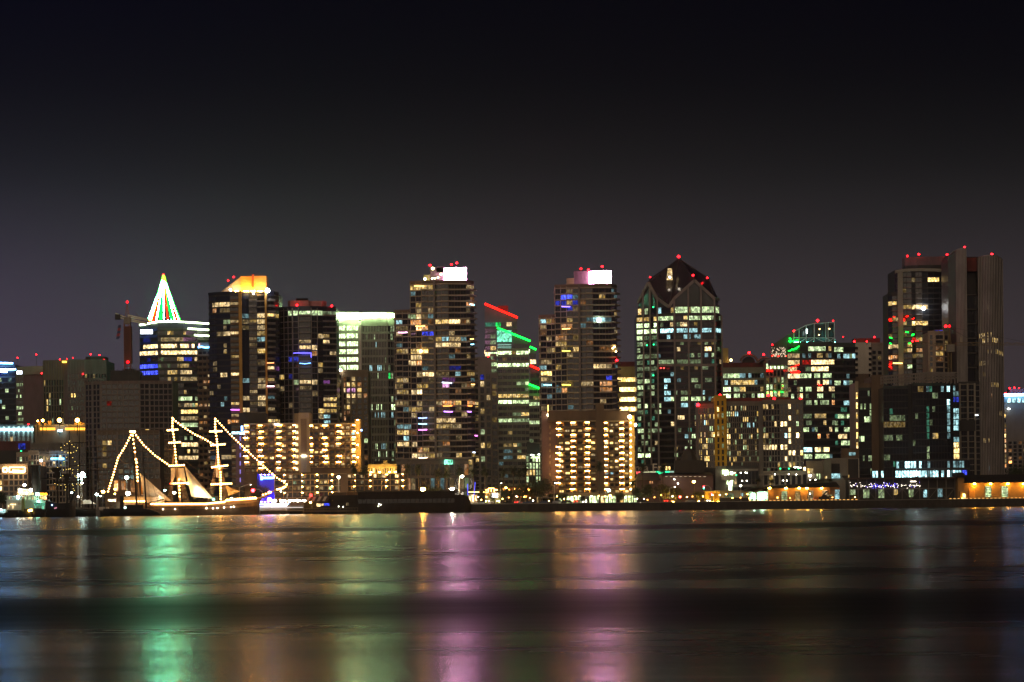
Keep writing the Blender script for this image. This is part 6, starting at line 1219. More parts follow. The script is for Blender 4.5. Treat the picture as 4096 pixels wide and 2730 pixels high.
# ================================================================= vegetation
TRUNK = mat('palm_trunk',(.10,.075,.05),.9); LEAF = mat('dark_leaf',(.035,.05,.02),.7,.5,.8); LEAF2 = mat('olive_leaf',(.08,.085,.03),.7,.5,.8)
PALMLEAF = mat('palm_leaf',(.04,.055,.025),.7,.4,.8)
def make_palm(h, rcrown, nfr, seed, label, loc, group):
    rng = random.Random(seed); r = thing('palm_tree', label, 'palm tree', (0,0,0), group)
    m = MB(); lean = rng.uniform(-.5,.5)
    m.tube([(lean*t*t, 0, h*t) for t in (0,.2,.4,.6,.8,1)], [.38,.3,.26,.24,.22,.26], TRUNK, 7); m.obj('trunk', r)
    m = MB()
    for i in range(nfr):
        a = rng.uniform(0, 2*math.pi); el = rng.uniform(-.9, 1.25); L = rcrown*rng.uniform(.8,1.1)
        d = Vector((math.cos(a)*math.cos(el), math.sin(a)*math.cos(el), math.sin(el))); p = Vector((lean,0,h)); prev = p.copy(); dirv = d.copy()
        for s in range(6):
            dirv = (dirv+Vector((0,0,-.19))).normalized(); nx = prev+dirv*(L/6)
            side = dirv.cross(Vector((0,0,1))); side = side.normalized() if side.length>.01 else Vector((1,0,0))
            w = L*.17*(1-abs(s-2.2)/5.2)
            for sg in (-1,1):
                tip = prev.lerp(nx,.5)+side*sg*w+dirv*L*.09+Vector((0,0,-w*.5))
                m.poly([prev, nx, tip], PALMLEAF)
                tip2 = nx+side*sg*w*.9+dirv*L*.05+Vector((0,0,-w*.6)); m.poly([prev.lerp(nx,.55), nx, tip2], PALMLEAF)
            prev = nx
    for i in range(14):   # hanging dead skirt
        a = rng.uniform(0,6.28); p = Vector((lean,0,h-.2)); q_ = p+Vector((math.cos(a)*.7,math.sin(a)*.7,-rng.uniform(.8,1.9))); m.poly([p,q_+Vector((.2,0,0)),q_-Vector((.2,.1,0))], TRUNK)
    m.obj('crown', r); r.location = loc; return r
def make_tree(h, w, seed, label, loc, group, leaf=None, n=1500, name='leafy_tree'):
    rng = random.Random(seed); r = thing(name, label, 'tree', (0,0,0), group); leaf = leaf or LEAF
    m = MB(); m.tube([(0,0,0),(.1,0,h*.25),(0,.1,h*.5)], [.35,.28,.2], TRUNK, 7)
    lobes = []
    for i in range(9):
        a = rng.uniform(0,6.28); rr = w*.32*rng.uniform(.3,1); z = h*rng.uniform(.42,.85)
        c = Vector((rr*math.cos(a), rr*math.sin(a), z)); lobes.append((c, w*rng.uniform(.16,.30)))
        m.tube([(0,.1,h*.3),(c.x*.5,c.y*.5,(h*.3+z)/2),tuple(c)], [.18,.1,.05], TRUNK, 5)
    m.obj('trunk', r); m = MB()
    for i in range(n):
        c, s = rng.choice(lobes); v = Vector((rng.gauss(0,1),rng.gauss(0,1),rng.gauss(0,.85))); v = v.normalized()*s*rng.uniform(.55,1.12)
        p = c+v; k = rng.uniform(.18,.42); u = Vector((rng.gauss(0,1),rng.gauss(0,1),rng.gauss(0,1))).normalized(); t = u.cross(v).normalized()
        m.poly([p-u*k, p+t*k*.6, p+u*k, p-t*k*.6], leaf)
    m.obj('crown', r); r.location = loc; return r
def at(x, D): return PX(x, 1990, D)
palms = [  # px, top py, D, label
 (1418,1848,1428,'palm in front of the golden right pier of the cream two winged hotel'),(1458,1857,1429,'palm just right of the golden hotel pier, beside the yellow gabled house'),
 (1628,1850,1427,'leftmost palm before the podium of the pink crowned tower'),(1675,1852,1425,'second palm before the podium of the pink crowned tower'),
 (1752,1868,1427,'palm before the green sign of the pink crowned tower podium'),(1790,1872,1424,'palm right of the green podium sign, above the orange star lamp'),
 (1840,1862,1428,'palm left of the tall white lamp post'),(1895,1868,1426,'palm above the tall white lamp post'),(1940,1862,1424,'palm before the beige apartment slab'),
 (2018,1868,1427,'palm before the base of the neon roofed offices, left of two close palms'),(2056,1858,1425,'tallest palm of the clump below the neon roofed offices'),(2078,1872,1424,'palm beside the small arched window hall'),(2102,1850,1428,'palm directly before the small arched window hall'),
 (2398,1838,1426,'palm rising before the dark core of the cream balcony hotel'),(2533,1918,1424,'slim palm at the right pier of the balcony hotel'),(2570,1845,1430,'palm left of the station letter sign'),(2652,1848,1426,'palm right of the station letter sign')]
pr = []
for i,(x,y,D,lb) in enumerate(palms):
    if i < 4:
        o = make_palm(14, 2.9, 46, 30+i, 'dark fan '+lb, (0,0,0), 'palms along the harbour road'); pr.append(o)
    else: o = copy_thing(pr[i%4], (0,0,0), 'dark fan '+lb)
    top = PZ(x,y,D)-GZ; s_ = top/16.2; o.location = (at(x,D), D, GZ); o.scale = (.95+.1*(i%3),.95,s_); o.rotation_euler=(0,0,i*1.3)
    if i>=4: o['group'] = 'palms along the harbour road'
for i,(x,y,D,lb,s) in enumerate([(3032,1912,1428,'low bushy date palm, left of two, above the warehouse roof line',.42),(3086,1916,1428,'low bushy date palm, right of two, above the warehouse roof line',.42),(3320,1912,1434,'low date palm lit from below, before the cyan louvred window',.36)]):
    o = copy_thing(pr[(i+1)%4], (at(x,D),D,PZ(x,y,D)-14*s-1.0), lb); o.scale=(s*2.6,s*2.6,s); o['group']='low date palms by the warehouses'
# broad trees
t0 = make_tree(13, 15, 50, 'big dark round tree at the left end of the plum flanked balcony hotel', (at(2160,1424),1424,GZ), 'leafy trees along the harbour road', n=3200)
t1 = make_tree(8, 10, 51, 'sodium lit golden tree below the long brown depot wall', (at(2662,1423),1423,GZ), 'leafy trees along the harbour road', LEAF2, n=1600)
t2 = make_tree(9, 9, 52, 'dark tree at the foot of the small mission style depot roof', (at(2582,1424),1424,GZ), 'leafy trees along the harbour road', n=1600)
for x,D,s,src,lb in ((2090,1426,.8,0,'dark tree between the palms, left of the big round tree'),(2015,1427,.72,0,'dark low tree before the base of the neon roofed offices'),(1965,1427,.65,2,'dark tree right of the tall white lamp post'),(1900,1428,.6,0,'low dark tree behind the rounded end of the pier hall'),
    (2700,1425,.85,1,'half lit tree right of the golden tree'),(2790,1424,.6,1,'small golden tree under the sodium lamp, left of the yellow hut'),(2555,1428,.85,2,'dark tree just right of the gold hotel pier'),
    (2250,1426,.42,0,'low dark tree before the lit ground floor of the balcony hotel, leftmost'),(2330,1426,.38,2,'low dark tree before the lit ground floor of the balcony hotel, middle'),(2480,1426,.42,0,'low dark tree before the lit ground floor of the balcony hotel, rightmost'),
    (1730,1427,.75,0,'dark broad tree behind the orange star lamp'),(1640,1428,.7,2,'dark broad tree behind the roof of the pier hall'),(1800,1430,.7,2,'dark tree between the two star lamps'),
    (960,1424,.55,1,'small bright green tree above the ship bow deck'),(1040,1428,.8,0,'dark round tree before the blue sign wall'),(4075,1430,1.25,0,'dark round treetop over the orange warehouse roof, far right'),(4040,1434,.95,2,'smaller dark treetop left of the far right hotel foot'),
    (15,1440,.95,2,'dark tree at the left edge behind the ferry'),(2950,1432,.5,2,'low dark bush behind the beige quay house'),(3040,1436,.62,0,'dark bush mass behind the warehouse roof')):
    o = copy_thing((t0,t1,t2)[src], (at(x,D),D,GZ), lb, rz=x*.7, sc_=s)
    o['group']='leafy trees along the harbour road'
    if x>3900: o.scale=(s*.8,s*.8,s*1.05)
# ================================================================= street lamps
POLE = mat('galvanised_pole',(.45,.45,.43),.5); DPOLE = mat('dark_pole',(.04,.04,.04),.5)
def lamp(label, x, y, D, key, r=.55, base=None, s=None, arm=0, polem=None, name='street_lamp', lit=None, pr_=.13, grp=None):
    p = P(x, y, D); zb = GZ if base is None else base; X0 = p.x-arm
    o = thing(name, label, 'street lamp', (X0, D, zb), grp); m = MB(); pm = polem or DPOLE
    if arm:
        n=7; pts=[(X0,D,zb),(X0,D,p.z-abs(arm)*.25)]+[(X0+arm*math.sin(i/n*math.pi/2), D, p.z-abs(arm)*.25+abs(arm)*.32*math.sin(i/n*math.pi*.62)) for i in range(1,n+1)]
        m.tube(pts, pr_, pm, 6)
    else: m.tube([(X0,D,zb),(X0,D,p.z-.2)], [pr_*1.3,pr_], pm, 6)
    m.box(X0-.3,X0+.3,D-.3,D+.3,zb,zb+.25,pm); m.obj('pole', o)
    m = MB(); m.box(p.x-r*.9,p.x+r*.9,D-.35,D+.35,p.z+r*.62,p.z+r*.62+.14,pm); m.obj('hood', o)
    m = MB(); m.ball((p.x,D-.05,p.z), r, LK[key], 8, 6, (1.05,.9,.8)); m.obj('lens', o); return o
LK = {'so':emat('sodium_lamp',(1,.48,.06),90),'wh':emat('flood_white',(.95,.98,1),60),'cy':emat('lamp_cyanwhite',(.62,1,.95),60),'gr':emat('lamp_greencast',(.35,1,.70),50),'wa':emat('lamp_warmwhite',(1,.85,.6),45),'sm':emat('lamp_soft',(1,.92,.7),25),'or':emat('lamp_orange_red',(1,.34,.06),22),'star':emat('sodium_star',(1,.42,.05),700),'wstar':emat('white_star',(1,.88,.65),500)}
lamp('tall pale lamp post left of a palm, behind the rounded end of the pier hall', zx('F',884), zy('F',880), 1416, 'wa', .8, arm=1.4, polem=mat('pale_pole',(.7,.68,.6),.5), pr_=.3)
lamp('glaring orange lamp above the dark pier hall roof', zx('F',435), zy('F',1027), 1402, 'star', .95, base=2)
lamp('glaring white lamp above the dark pier hall roof, right of the orange one', zx('F',771), zy('F',1022), 1402, 'wstar', .85, base=2)
lamp('slim unlit lamp post before the two storey brown restaurant', zx('F',1335), zy('F',958), 1416, 'sm', .22, arm=.6, polem=POLE)
lamp('slim pale lamp post at the left foot of the balcony hotel', zx('F',1955), zy('F',955), 1416, 'sm', .3, arm=.5, polem=POLE)
lamp('sodium lamp post before the long brown depot wall', zx('H',1364), zy('H',998), 1422, 'so', .75)
lamp('white post lamp before the dark core of the balcony hotel', zx('H',388), zy('H',1097), 1417, 'cy', .75)
lamp('amber post lamp on the quay before the lit hotel ground floor', zx('H',404), zy('H',1158), 1413, 'so', .6)
lamp('arched arm lamp post beside the golden tree', zx('H',1148), zy('H',1058), 1420, 'sm', .25, arm=2.6, polem=POLE)
lamp('white square topped post before the beige quay house', zx('J',597), zy('J',797), 1416, 'sm', .5, polem=POLE)
lamp('white lamp on tall pole behind the two bare schooner masts', zx('B',1455), zy('B',893), 1410, 'cy', .85, polem=POLE)
lamp('warm white lamp low behind the lit ship stern', zx('B',1470), zy('B',1075), 1410, 'wa', 1.1)
lamp('white lamp left of the lit ship foremast foot, near the big sail', zx('B',2000), zy('B',1066), 1410, 'wa', .7)
lamp('small cyan white lamp between the triangular sails', zx('B',1893), zy('B',1040), 1410, 'cy', .42)
lamp('white lamp on a short pole between the dark masts and the orange lamp', zx('B',1110), zy('B',1085), 1404, 'cy', .7, polem=POLE, base=1)
lamp('orange lamp left of the lit ship stern', zx('B',1182), zy('B',1055), 1408, 'so', .85)
lamp('small warm lamp below the orange lamp at the lit ship stern', zx('B',1153), zy('B',1105), 1407, 'wa', .45)
lamp('orange lamp before the lit doorway behind the lit ship stern', zx('B',1321), zy('B',1025), 1409, 'so', .55)
lamp('lower orange lamp behind the lit ship stern', zx('B',1318), zy('B',1078), 1409, 'so', .4)
lamp('blue white flood lamp at the dark bare hulls below the lit ship', zx('B',1450), zy('B',1245), 1386, 'cy', .8, base=.5)
lamp('warm star lamp above the ferry wheelhouse', zx('B',280), zy('B',978), 1404, 'wa', .7)
lamp('green cast lamp at the right end of the ferry deck', zx('B',430), zy('B',1083), 1388, 'gr', .85, base=6)
lamp('small white lamp behind the square rigged ship bowsprit', zx('B',823), zy('B',1067), 1410, 'cy', .42)
lamp('small warm lamp at the foot of the white lattice pylon', zx('B',900), zy('B',1113), 1404, 'wa', .5)
lamp('warm lamp halfway up the white lattice pylon', zx('B',942), zy('B',955), 1404, 'wa', .55)
lamp('green white lamp right under the ship bow', zx('D',672), zy('D',1250), 1401, 'cy', .45, base=1)
lamp('warm white lamp post at the right end of the first motel wing', zx('D',1649), zy('D',888), 1416, 'wa', .7, polem=mat('pale_pole',(.7,.68,.6),.5), pr_=.26)
lamp('curved arm lamp post left of the red traffic light above the bow', zx('D',640), zy('D',975), 1420, 'sm', .2, arm=5.5, polem=POLE)
lamp('curved arm lamp right of the bowsprit tip', zx('D',985), zy('D',1052), 1418, 'wa', .3, arm=-3, polem=POLE)
lamp('pale orange gas torch post before the brown restaurant', zx('F',1388), zy('F',1010), 1415, 'so', .5)
# lattice pylon
pl = thing('lattice_pylon','white lattice pylon with a glaring cyan lamp cluster, behind the dark ships','pylon',(PX(zx('B',915),1950,1405),1405,GZ))
m=MB(); a=P(zx('B',918),zy('B',880),1405)
for s in (-.9,.9): m.bar((a.x+s,1405,GZ),(a.x+s,1405,a.z),.35,POLE)
for i in range(14):
    z0=GZ+(a.z-GZ)*i/14; z1=GZ+(a.z-GZ)*(i+1)/14; m.bar((a.x-.9,1405,z0),(a.x+.9,1405,z1),.2,POLE); m.bar((a.x-.9,1405,z1),(a.x+.9,1405,z1),.25,POLE)
m.obj('mast', pl)
for x,y,r in ((945,858,1.25),(915,872,.7),(925,905,.55),(900,860,.5)):
    p_=P(zx('B',x),zy('B',y),1404.2); m=MB(); m.ball(p_,r,LK['cy'],8,6); m.obj('lamp', pl)
pa_=P(zx('B',880),zy('B',888),1406); pb_=P(zx('B',985),zy('B',888),1406); m=MB(); m.bar(pa_,pb_,.4,POLE); m.obj('crossbar', pl)
# traffic lights
def signal(label, x, y, D, col, arm=0, r=.45, second=None, base=None):
    p=P(x,y,D); o=thing('traffic_light',label,'traffic light',(p.x-arm,D,GZ if base is None else base)); m=MB(); zb=GZ if base is None else base
    if arm: m.tube([(p.x-arm,D,zb),(p.x-arm,D,p.z-.8),(p.x-arm*.6,D,p.z+.5),(p.x,D,p.z+.7)],.12,POLE,6)
    else: m.tube([(p.x,D,zb),(p.x,D,p.z-.5)],.1,DPOLE,6)
    m.obj('pole',o); m=MB(); m.box(p.x-.32,p.x+.32,D,D+.35,p.z-1.3,p.z+.6,DPOLE); m.obj('housing',o)
    m=MB(); m.ball((p.x,D-.1,p.z),r,emat('signal_'+col,{'red':(1,.02,.03),'green':(.03,1,.5),'pinkred':(1,.15,.35)}[col],40 if r>.6 else 14),8,6,(1,.6,1)); m.obj('lens',o)
    if second: m=MB(); m.ball((p.x,D-.1,p.z-.8),.32,emat('signal_'+second,(.03,1,.5),14),8,6,(1,.6,1)); m.obj('lens',o)
    return o
signal('red traffic light shining over the ship bow deck', zx('D',665), zy('D',1041), 1419, 'red', arm=-4.5, r=.8)
signal('pink red signal lamp glaring at the foot of the blue sign wall', zx('D',855), zy('D',1145), 1418, 'pinkred', r=1.0)
signal('smaller pink signal above the ship bow tip', zx('D',852), zy('D',1062), 1418, 'pinkred', r=.55)
signal('red and green traffic light on a curved arm left of the yellow hut', zx('H',1478), zy('H',1054), 1419, 'red', arm=-3.4, r=.35, second='green')
signal('red traffic light low beside the golden tree', zx('H',1206), zy('H',1172), 1417, 'red', r=.55)
signal('dim red traffic light before the yellow hut', zx('H',1568), zy('H',1135), 1418, 'red', r=.3)
# ================================================================= cars
def make_car(paint, label, group, x, D, face=1, tail=None, head=None):
    r = thing('parked_car', label, 'car', (0,0,0), group); pm = mat('car_paint_'+paint[0], paint[1], .3, .1, .5, spec=.6); gm = GLASS
    prof = [(-2.2,.35),(-2.2,.85),(-1.9,.98),(-1.25,1.02),(-.75,1.42),(.55,1.45),(1.2,1.0),(2.0,.85),(2.2,.6),(2.2,.35)]
    m = MB(); L=[(px_,-.88,z) for px_,z in prof]; Rr=[(px_,.88,z) for px_,z in prof]; m.poly(L[::1],pm); m.poly(Rr[::-1],pm)
    for i in range(len(prof)):
        j=(i+1)%len(prof); m.poly([L[j],L[i],Rr[i],Rr[j]],pm)
    m.obj('body', r)
    m = MB(); m.poly([(-1.15,-.895,1.03),(1.05,-.895,1.03),(.5,-.895,1.38),(-.7,-.895,1.36)],gm); m.poly([(-1.15,.895,1.03),(-.7,.895,1.36),(.5,.895,1.38),(1.05,.895,1.03)],gm); m.obj('window', r)
    for wx in (-1.35,1.35):
        for wy in (-.8,.8):
            m=MB(); m.tube([(wx,wy-.1,.33),(wx,wy+.1,.33)],.33,mat('tyre_rubber',(.02,.02,.02),.9),10); w=m.obj('wheel', r)
            m=MB(); m.tube([(wx,wy-.12,.33),(wx,wy+.12,.33)],.18,POLE,8); h=m.obj('rim', w)
    for wy in (-.62,.62):
        m=MB(); m.box(-2.26,-2.18,wy-.2,wy+.2,.68,.84,tail or mat('tail_lens',(.25,.02,.02),.3)); m.obj('taillight', r)
        m=MB(); m.box(2.17,2.25,wy-.2,wy+.2,.62,.78,head or mat('head_lens',(.5,.5,.5),.3)); m.obj('headlight', r)
    return r
TAILM=emat('tail_lit',(1,.03,.02),16); HEADM=emat('head_lit',(1,.93,.8),30)  # lit lamps on parked cars stand in for light trails of traffic
pars=[('silver',(.38,.39,.40)),('black',(.012,.012,.014)),('white',(.55,.55,.53)),('red',(.35,.03,.02)),('blue',(.05,.08,.16))]
cp=[make_car(p_,'x','cars on the harbour road',0,0,tail=(TAILM if i in(3,) else None), head=(HEADM if i==2 else None)) for i,p_ in enumerate(pars)]
cars=[(2232,1413.6,0,0,1.2,'silver car parked at the quay edge, left of the black car below the balcony hotel'),(2270,1413.6,1,0,1.25,'black car parked right of the silver car below the balcony hotel'),(2308,1415.5,3,math.radians(72),1.2,'red car standing in for tail light trails below the balcony hotel'),
 (2340,1416.5,2,math.radians(-100),1.1,'white car standing in for head light trails beside the red one'),(2570,1413.8,1,0,1.2,'black car parked alone at the quay edge right of the gold pier'),(2030,1414,1,math.radians(8),1.15,'dark car before the two storey brown restaurant'),
 (2180,1414,4,0,1.15,'dark blue car just left of the slim pale lamp post'),(2110,1414.4,4,math.radians(180),1.1,'dark blue car below the big round tree'),(1930,1415,0,math.radians(180),1.05,'silver car before the small lit restaurant'),(1965,1414.3,2,math.radians(75),1.05,'white car standing in for head light trails near the white screen wall'),
 (2075,1418,3,math.radians(60),1.15,'red car standing in for tail light trails left of the big round tree'),(2672,1418,3,math.radians(65),1.15,'red car standing in for tail light trails under the golden tree'),(2830,1418,2,math.radians(-80),1.0,'white car standing in for head light trails before the yellow hut'),(2760,1414.5,0,0,1.0,'silver car between the golden tree and the yellow hut')]
used=set()
for x,D,k,rz_,s,lb in cars:
    if k not in used: o=cp[k]; used.add(k); o['label']=lb
    else: o=copy_thing(cp[k],(0,0,0),lb)
    o.location=(at(x,D),D,GZ); o.rotation_euler=(0,0,rz_); o.scale=(s,s,s)
# ================================================================= quay side buildings
def simple(label, cat, D, x0, x1, ytop, depth, m, k=None, ybot=None, name='building'):
    b = Bld(label, cat, D, (x0+x1)/2, name=name); a=PX(x0,1980,D); c=PX(x1,1980,D); zt=PZ((x0+x1)/2,ytop,D)
    b.wall.box(a,c,D,D+depth,GZ if ybot is None else ybot,zt,m); b.a=a; b.c=c; b.zt=zt; return b
# small lit restaurant with screen
b = simple('small cream restaurant with white lit screen on its wall and gold bulbs above','restaurant',1426,zx('F',1140),zx('F',1322),zy('F',1066),7,mat('cream_wall_dim',(.50,.42,.26),.8))
cbox('screen','F',1226,1072,1296,1120,1425.4,.5,emat('screen_white',(1,.95,.85),5),b)
cbox('roof_sign','F',1185,1012,1255,1060,1425.8,.6,W_DARK,b)
for x0,y0,x1,y1 in ((1188,1016,1254,1016),(1188,1016,1188,1058),(1254,1016,1254,1058),(1220,1016,1220,1058),(1130,1060,1185,1060),(960,1060,1080,1060)):
    b.strip('bulb_string',[(zx('F',x0),zy('F',y0),1425),(zx('F',x1),zy('F',y1),1425)],.35,emat('bulb_gold',(1,.50,.12),12))
for i,x in enumerate((1150,1170,1270,1285)):
    p_=P(zx('F',x),zy('F',1035),1425); m=MB(); m.ball(p_,.35,LK['or'],6,4); m.obj('lamp',b.root)
for x in (1160,1310): p_=P(zx('F',x),zy('F',1165),1424); m=MB(); m.ball(p_,.35,emat('lamp_lime2',(.8,1,.3),25),6,4); m.obj('lamp',b.root)
b.finish()
b = simple('white lit kiosk with violet light strips beside the rounded end of the pier hall','kiosk',1424,zx('F',955),zx('F',1060),zy('F',1085),6,W_BEIGE)
for x0,y0,x1,y1,k in ((968,1105,990,1180,'w4'),(1000,1095,1020,1175,'w5'),(1035,1100,1056,1160,'o4')): cbox('window','F',x0,y0,x1,y1,1423.7,.4,wmat(k),b)
for pts in (((948,965),(952,1095)),((1035,945),(1022,1095))): b.strip('neon_line',[(zx('F',x),zy('F',y),1422) for x,y in pts],.4,emat('soft_violet',(.12,.12,1),1.6))
p_=P(zx('F',928),zy('F',1165),1420); m=MB(); m.ball(p_,.7,LK['wa'],8,6,(1.3,1,1)); m.obj('lamp',b.root)
b.finish()
b = simple('two storey brown restaurant with a row of orange wall lamps','restaurant',1428,zx('F',1322),zx('F',1745),zy('F',1012),9,mat('dark_brown_wall',(.16,.09,.05),.8))
vv=[Vector((b.a,1428)),Vector((b.c,1428))]
b.facade(vv[0],vv[1],GZ,b.zt,fh=3.4,nc=9,wf=.6,hf=.6,sill=.2,slab=.4,slabm=mat('dark_brown_wall',(.16,.09,.05),.8),pier=.5,pierm=W_TAN,pierw=.10,p=.06,pal=('o1',),top=.3)
for x,y,r in ((1358,1028,.5),(1425,1030,.35),(1482,1025,.35),(1545,1030,.6),(1590,1048,.3),(1648,1028,.6),(1520,1112,.25),(1568,1112,.25),(1622,1112,.25)):
    p_=P(zx('F',x),zy('F',y),1426.6); m=MB(); m.ball(p_,r,LK['or'],6,4); m.obj('wall_lamp',b.root)
b.finish()
# depot
b = Bld('long brown depot wall with dark mission roof and small dome, behind the golden tree','building',1440,2740)
b.wall.box(PX(zx('H',965),1900,1440),PX(zx('H',1585),1900,1440),1440,1455,GZ,PZ(2740,zy('H',920),1440),W_PLUM)
b.wall.box(PX(zx('H',705),1900,1442),PX(zx('H',965),1900,1442),1442,1455,GZ,PZ(2590,zy('H',975),1442),W_PLUM)
m=MB(); a=PX(zx('H',690),1900,1441); c=PX(zx('H',985),1900,1441); z0=PZ(2590,zy('H',980),1441); z1=PZ(2590,zy('H',892),1441)
m.hexa([(a,1438,z0),(c,1438,z0),(c,1457,z0),(a,1457,z0),(a+2,1447,z1),(c-1,1447,z1),(c-1,1449,z1),(a+2,1449,z1)],W_DARK); m.obj('roof',b.root)
m=MB(); a=PX(zx('H',975),1900,1441); c=PX(zx('H',1590),1900,1441); z0=PZ(2740,zy('H',921),1440)+.01; z1=PZ(2740,zy('H',890),1441)
m.hexa([(a,1438,z0),(c,1438,z0),(c,1457,z0),(a,1457,z0),(a+2,1447,z1),(c-1,1447,z1),(c-1,1449,z1),(a+2,1449,z1)],W_DARK); m.obj('roof',b.root)
p_=P(zx('H',1310),zy('H',800),1446); m=MB(); m.box(p_.x-7,p_.x+7,1443,1453,PZ(2740,zy('H',895),1441),p_.z+2.0,W_DARK); m.tube([(p_.x,1448,p_.z+2),(p_.x,1448,p_.z+5)],[4.2,3.2],W_DARK,10); m.ball((p_.x,1448,p_.z+5),3.0,W_DARK,10,8); m.tube([(p_.x,1448,p_.z+7.5),(p_.x,1448,p_.z+10.5)],[.9,.3],W_DARK,6); m.obj('dome',b.root)
for x,y in ((858,1007),(880,1007)): cbox('window','H',x,y-15,x+14,y+12,1441.7,.4,wmat('o3'),b)
for i in range(9):
    cbox('eave_light','H',1035+i*55,936,1062+i*55,941,1438.2,.4,emat('soft_warm_dim',(1,.8,.5),.8,False),b)
for x,y in ((1140,970),(1180,1020)): p_=P(zx('H',x),zy('H',y),1437); m=MB(); m.ball(p_,.3,LK['sm'],6,4); m.obj('lamp',b.root)
b.finish()
st = thing('rooftop_sign','dark rooftop sign board with pale serif letters, right of the gold hotel pier','sign',(PX(zx('H',830),1870,1470),1470,GZ+10))
m=MB(); a=PX(zx('H',702),1870,1470); c=PX(zx('H',952),1870,1470); m.box(a,c,1470,1470.6,PZ(2590,zy('H',868),1470),PZ(2590,zy('H',808),1470),mat('navy_board',(.03,.03,.045),.6)); m.obj('board',st)
m=MB()
for x in (720,790,860,935): q_=PX(zx('H',x),1870,1470); m.bar((q_,1471,GZ+8),(q_,1471,PZ(2590,zy('H',820),1470)),.3,DPOLE)
m.obj('frame',st)
SGL=mat('letter_cream',(.8,.76,.66),.5)
text(st,'Santa Fe',zx('H',806)-7,zy('H',843),1469.6,5.6,SGL,bold=.08)
tb = thing('train_canopy','long platform canopy glowing green, cream and red along its edge, below the pointed tower','canopy',(PX(2660,1880,1490),1490,GZ))
m=MB(); a=PX(zx('H',705),1885,1490); c=PX(zx('H',1240),1885,1490); zt=PZ(2640,zy('H',872),1490); m.box(a,c,1490,1496,zt-1,zt+.4,W_DARK)
for i in range(8): m.bar((a+(c-a)*i/7,1493,GZ),(a+(c-a)*i/7,1493,zt),.4,DPOLE)
m.obj('roof',tb)
for x0,x1,nm,c_,s_ in ((705,748,'glow_red',(1,.12,.12),2),(775,925,'glow_cream',(.85,.9,.5),.8),(928,1085,'glow_green',(.03,.9,.35),2.2),(1085,1160,'glow_mint',(.5,.85,.65),.7),(1165,1240,'glow_rose',(.9,.45,.4),.7)):
    cbox('edge_light','H',x0,874,x1,888,1489.4,.5,emat(nm,c_,s_),tb) if False else (lambda a_,c_2: (lambda mb: (mb.box(a_,c_2,1489.4,1489.9,zt-1.6,zt-.2,emat(nm,c_,s_)), mb.obj('edge_light',tb)))(MB()))(PX(zx('H',x0),1885,1490),PX(zx('H',x1),1885,1490))
for x,y in ((968,842),(1050,843),(1085,843),(1148,843),(1202,840),(1226,842)):
    p_=P(zx('H',x),zy('H',y),1489.5); m=MB(); m.box(p_.x-.4,p_.x+.4,1489.3,1489.9,p_.z-.9,p_.z+.9,wmat('y4')); m.obj('lit_panel',tb)
# yellow hut, beige house, green lit shed
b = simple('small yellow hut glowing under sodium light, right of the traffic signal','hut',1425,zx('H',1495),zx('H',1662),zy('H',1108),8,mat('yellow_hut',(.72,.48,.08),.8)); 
cbox('eave','H',1483,1101,1668,1110,1424.2,9,W_TAN,b)
for x0,x1 in ((1532,1566),(1596,1636)): cbox('window','H',x0,1132,x1,1188,1424.8,.3,mat('ochre_window',(.35,.17,.02),.5),b)
for x in (1520,1580,1645): p_=P(zx('H',x),zy('H',1235),1420.5); m=MB(); m.box(p_.x-.5,p_.x+.5,1420.3,1420.7,GZ+.1,GZ+.4,emat('ground_flood',(1,.58,.06),90)); m.obj('floodlight',b.root)
b.finish()
b = simple('long beige quay house with barred windows, right of the yellow hut','building',1426,zx('H',1664),zx('H',2002),zy('H',1110),8,W_BEIGE)
cbox('window','H',1718,1135,1825,1178,1425.7,.4,wmat('g1'),b); cbox('window','H',1898,1130,1930,1165,1425.7,.4,wmat('c2'),b); cbox('eave','H',1660,1102,2006,1110,1425,9,W_TAN,b)
cbox('pier','H',1828,1112,1835,1215,1425.6,.5,W_TAN,b); b.finish()
b = simple('low dark container wall at the quay before the beige house','container',1417,zx('H',1660),zx('H',1995),zy('H',1182),3,W_DARK,name='container'); b.finish()
b = simple('open timber shed with aqua lit wall, left of the orange lit warehouse','shed',1424,zx('J',700),zx('J',960),zy('J',872),7,mat('aqua_wall',(.40,.52,.42),.8))
m=MB(); a=P(zx('J',760),zy('J',888),1418); c=P(zx('J',880),zy('J',852),1418); m.hexa([(a.x,1416,a.z-.3),(c.x,1416,c.z-.3),(c.x,1425,c.z+.5),(a.x,1425,a.z+.5),(a.x,1416,a.z),(c.x,1416,c.z),(c.x,1425,c.z+.8),(a.x,1425,a.z+.8)],W_TAN); m.obj('canopy',b.root)
m=MB(); a=P(zx('J',800),zy('J',880),1417); m.box(a.x-.3,a.x+.3,1416.8,1417.4,GZ,a.z,W_TAN); m.obj('post',b.root)
m=MB(); a=PX(zx('J',610),1980,1424); c=PX(zx('J',905),1980,1424); z0=b.zt+.02; m.hexa([(a,1421,z0),(c,1421,z0),(c,1433,z0),(a,1433,z0),(a+3,1427,z0+1.7),(c,1427,z0+1.7),(c,1428,z0+1.7),(a+3,1428,z0+1.7)],W_DARK); m.obj('roof',b.root)
for x,y in ((770,930),(875,928),(895,938)):
    p_=P(zx('J',x),zy('J',y),1423); m=MB(); m.ball(p_,.45,emat('lamp_aqua',(.5,1,.75),200),6,4,(1.3,1,.6)); m.obj('wall_lamp',b.root)
p_=P(zx('J',716),zy('J',962),1421); m=MB(); m.ball(p_,.35,LK['so'],6,4); m.obj('lamp',b.root)
b.finish()
WHB=mat('warehouse_wall',(.26,.15,.08),.85,.2,.3); ROOF=mat('dark_roof',(.022,.019,.018),.85)
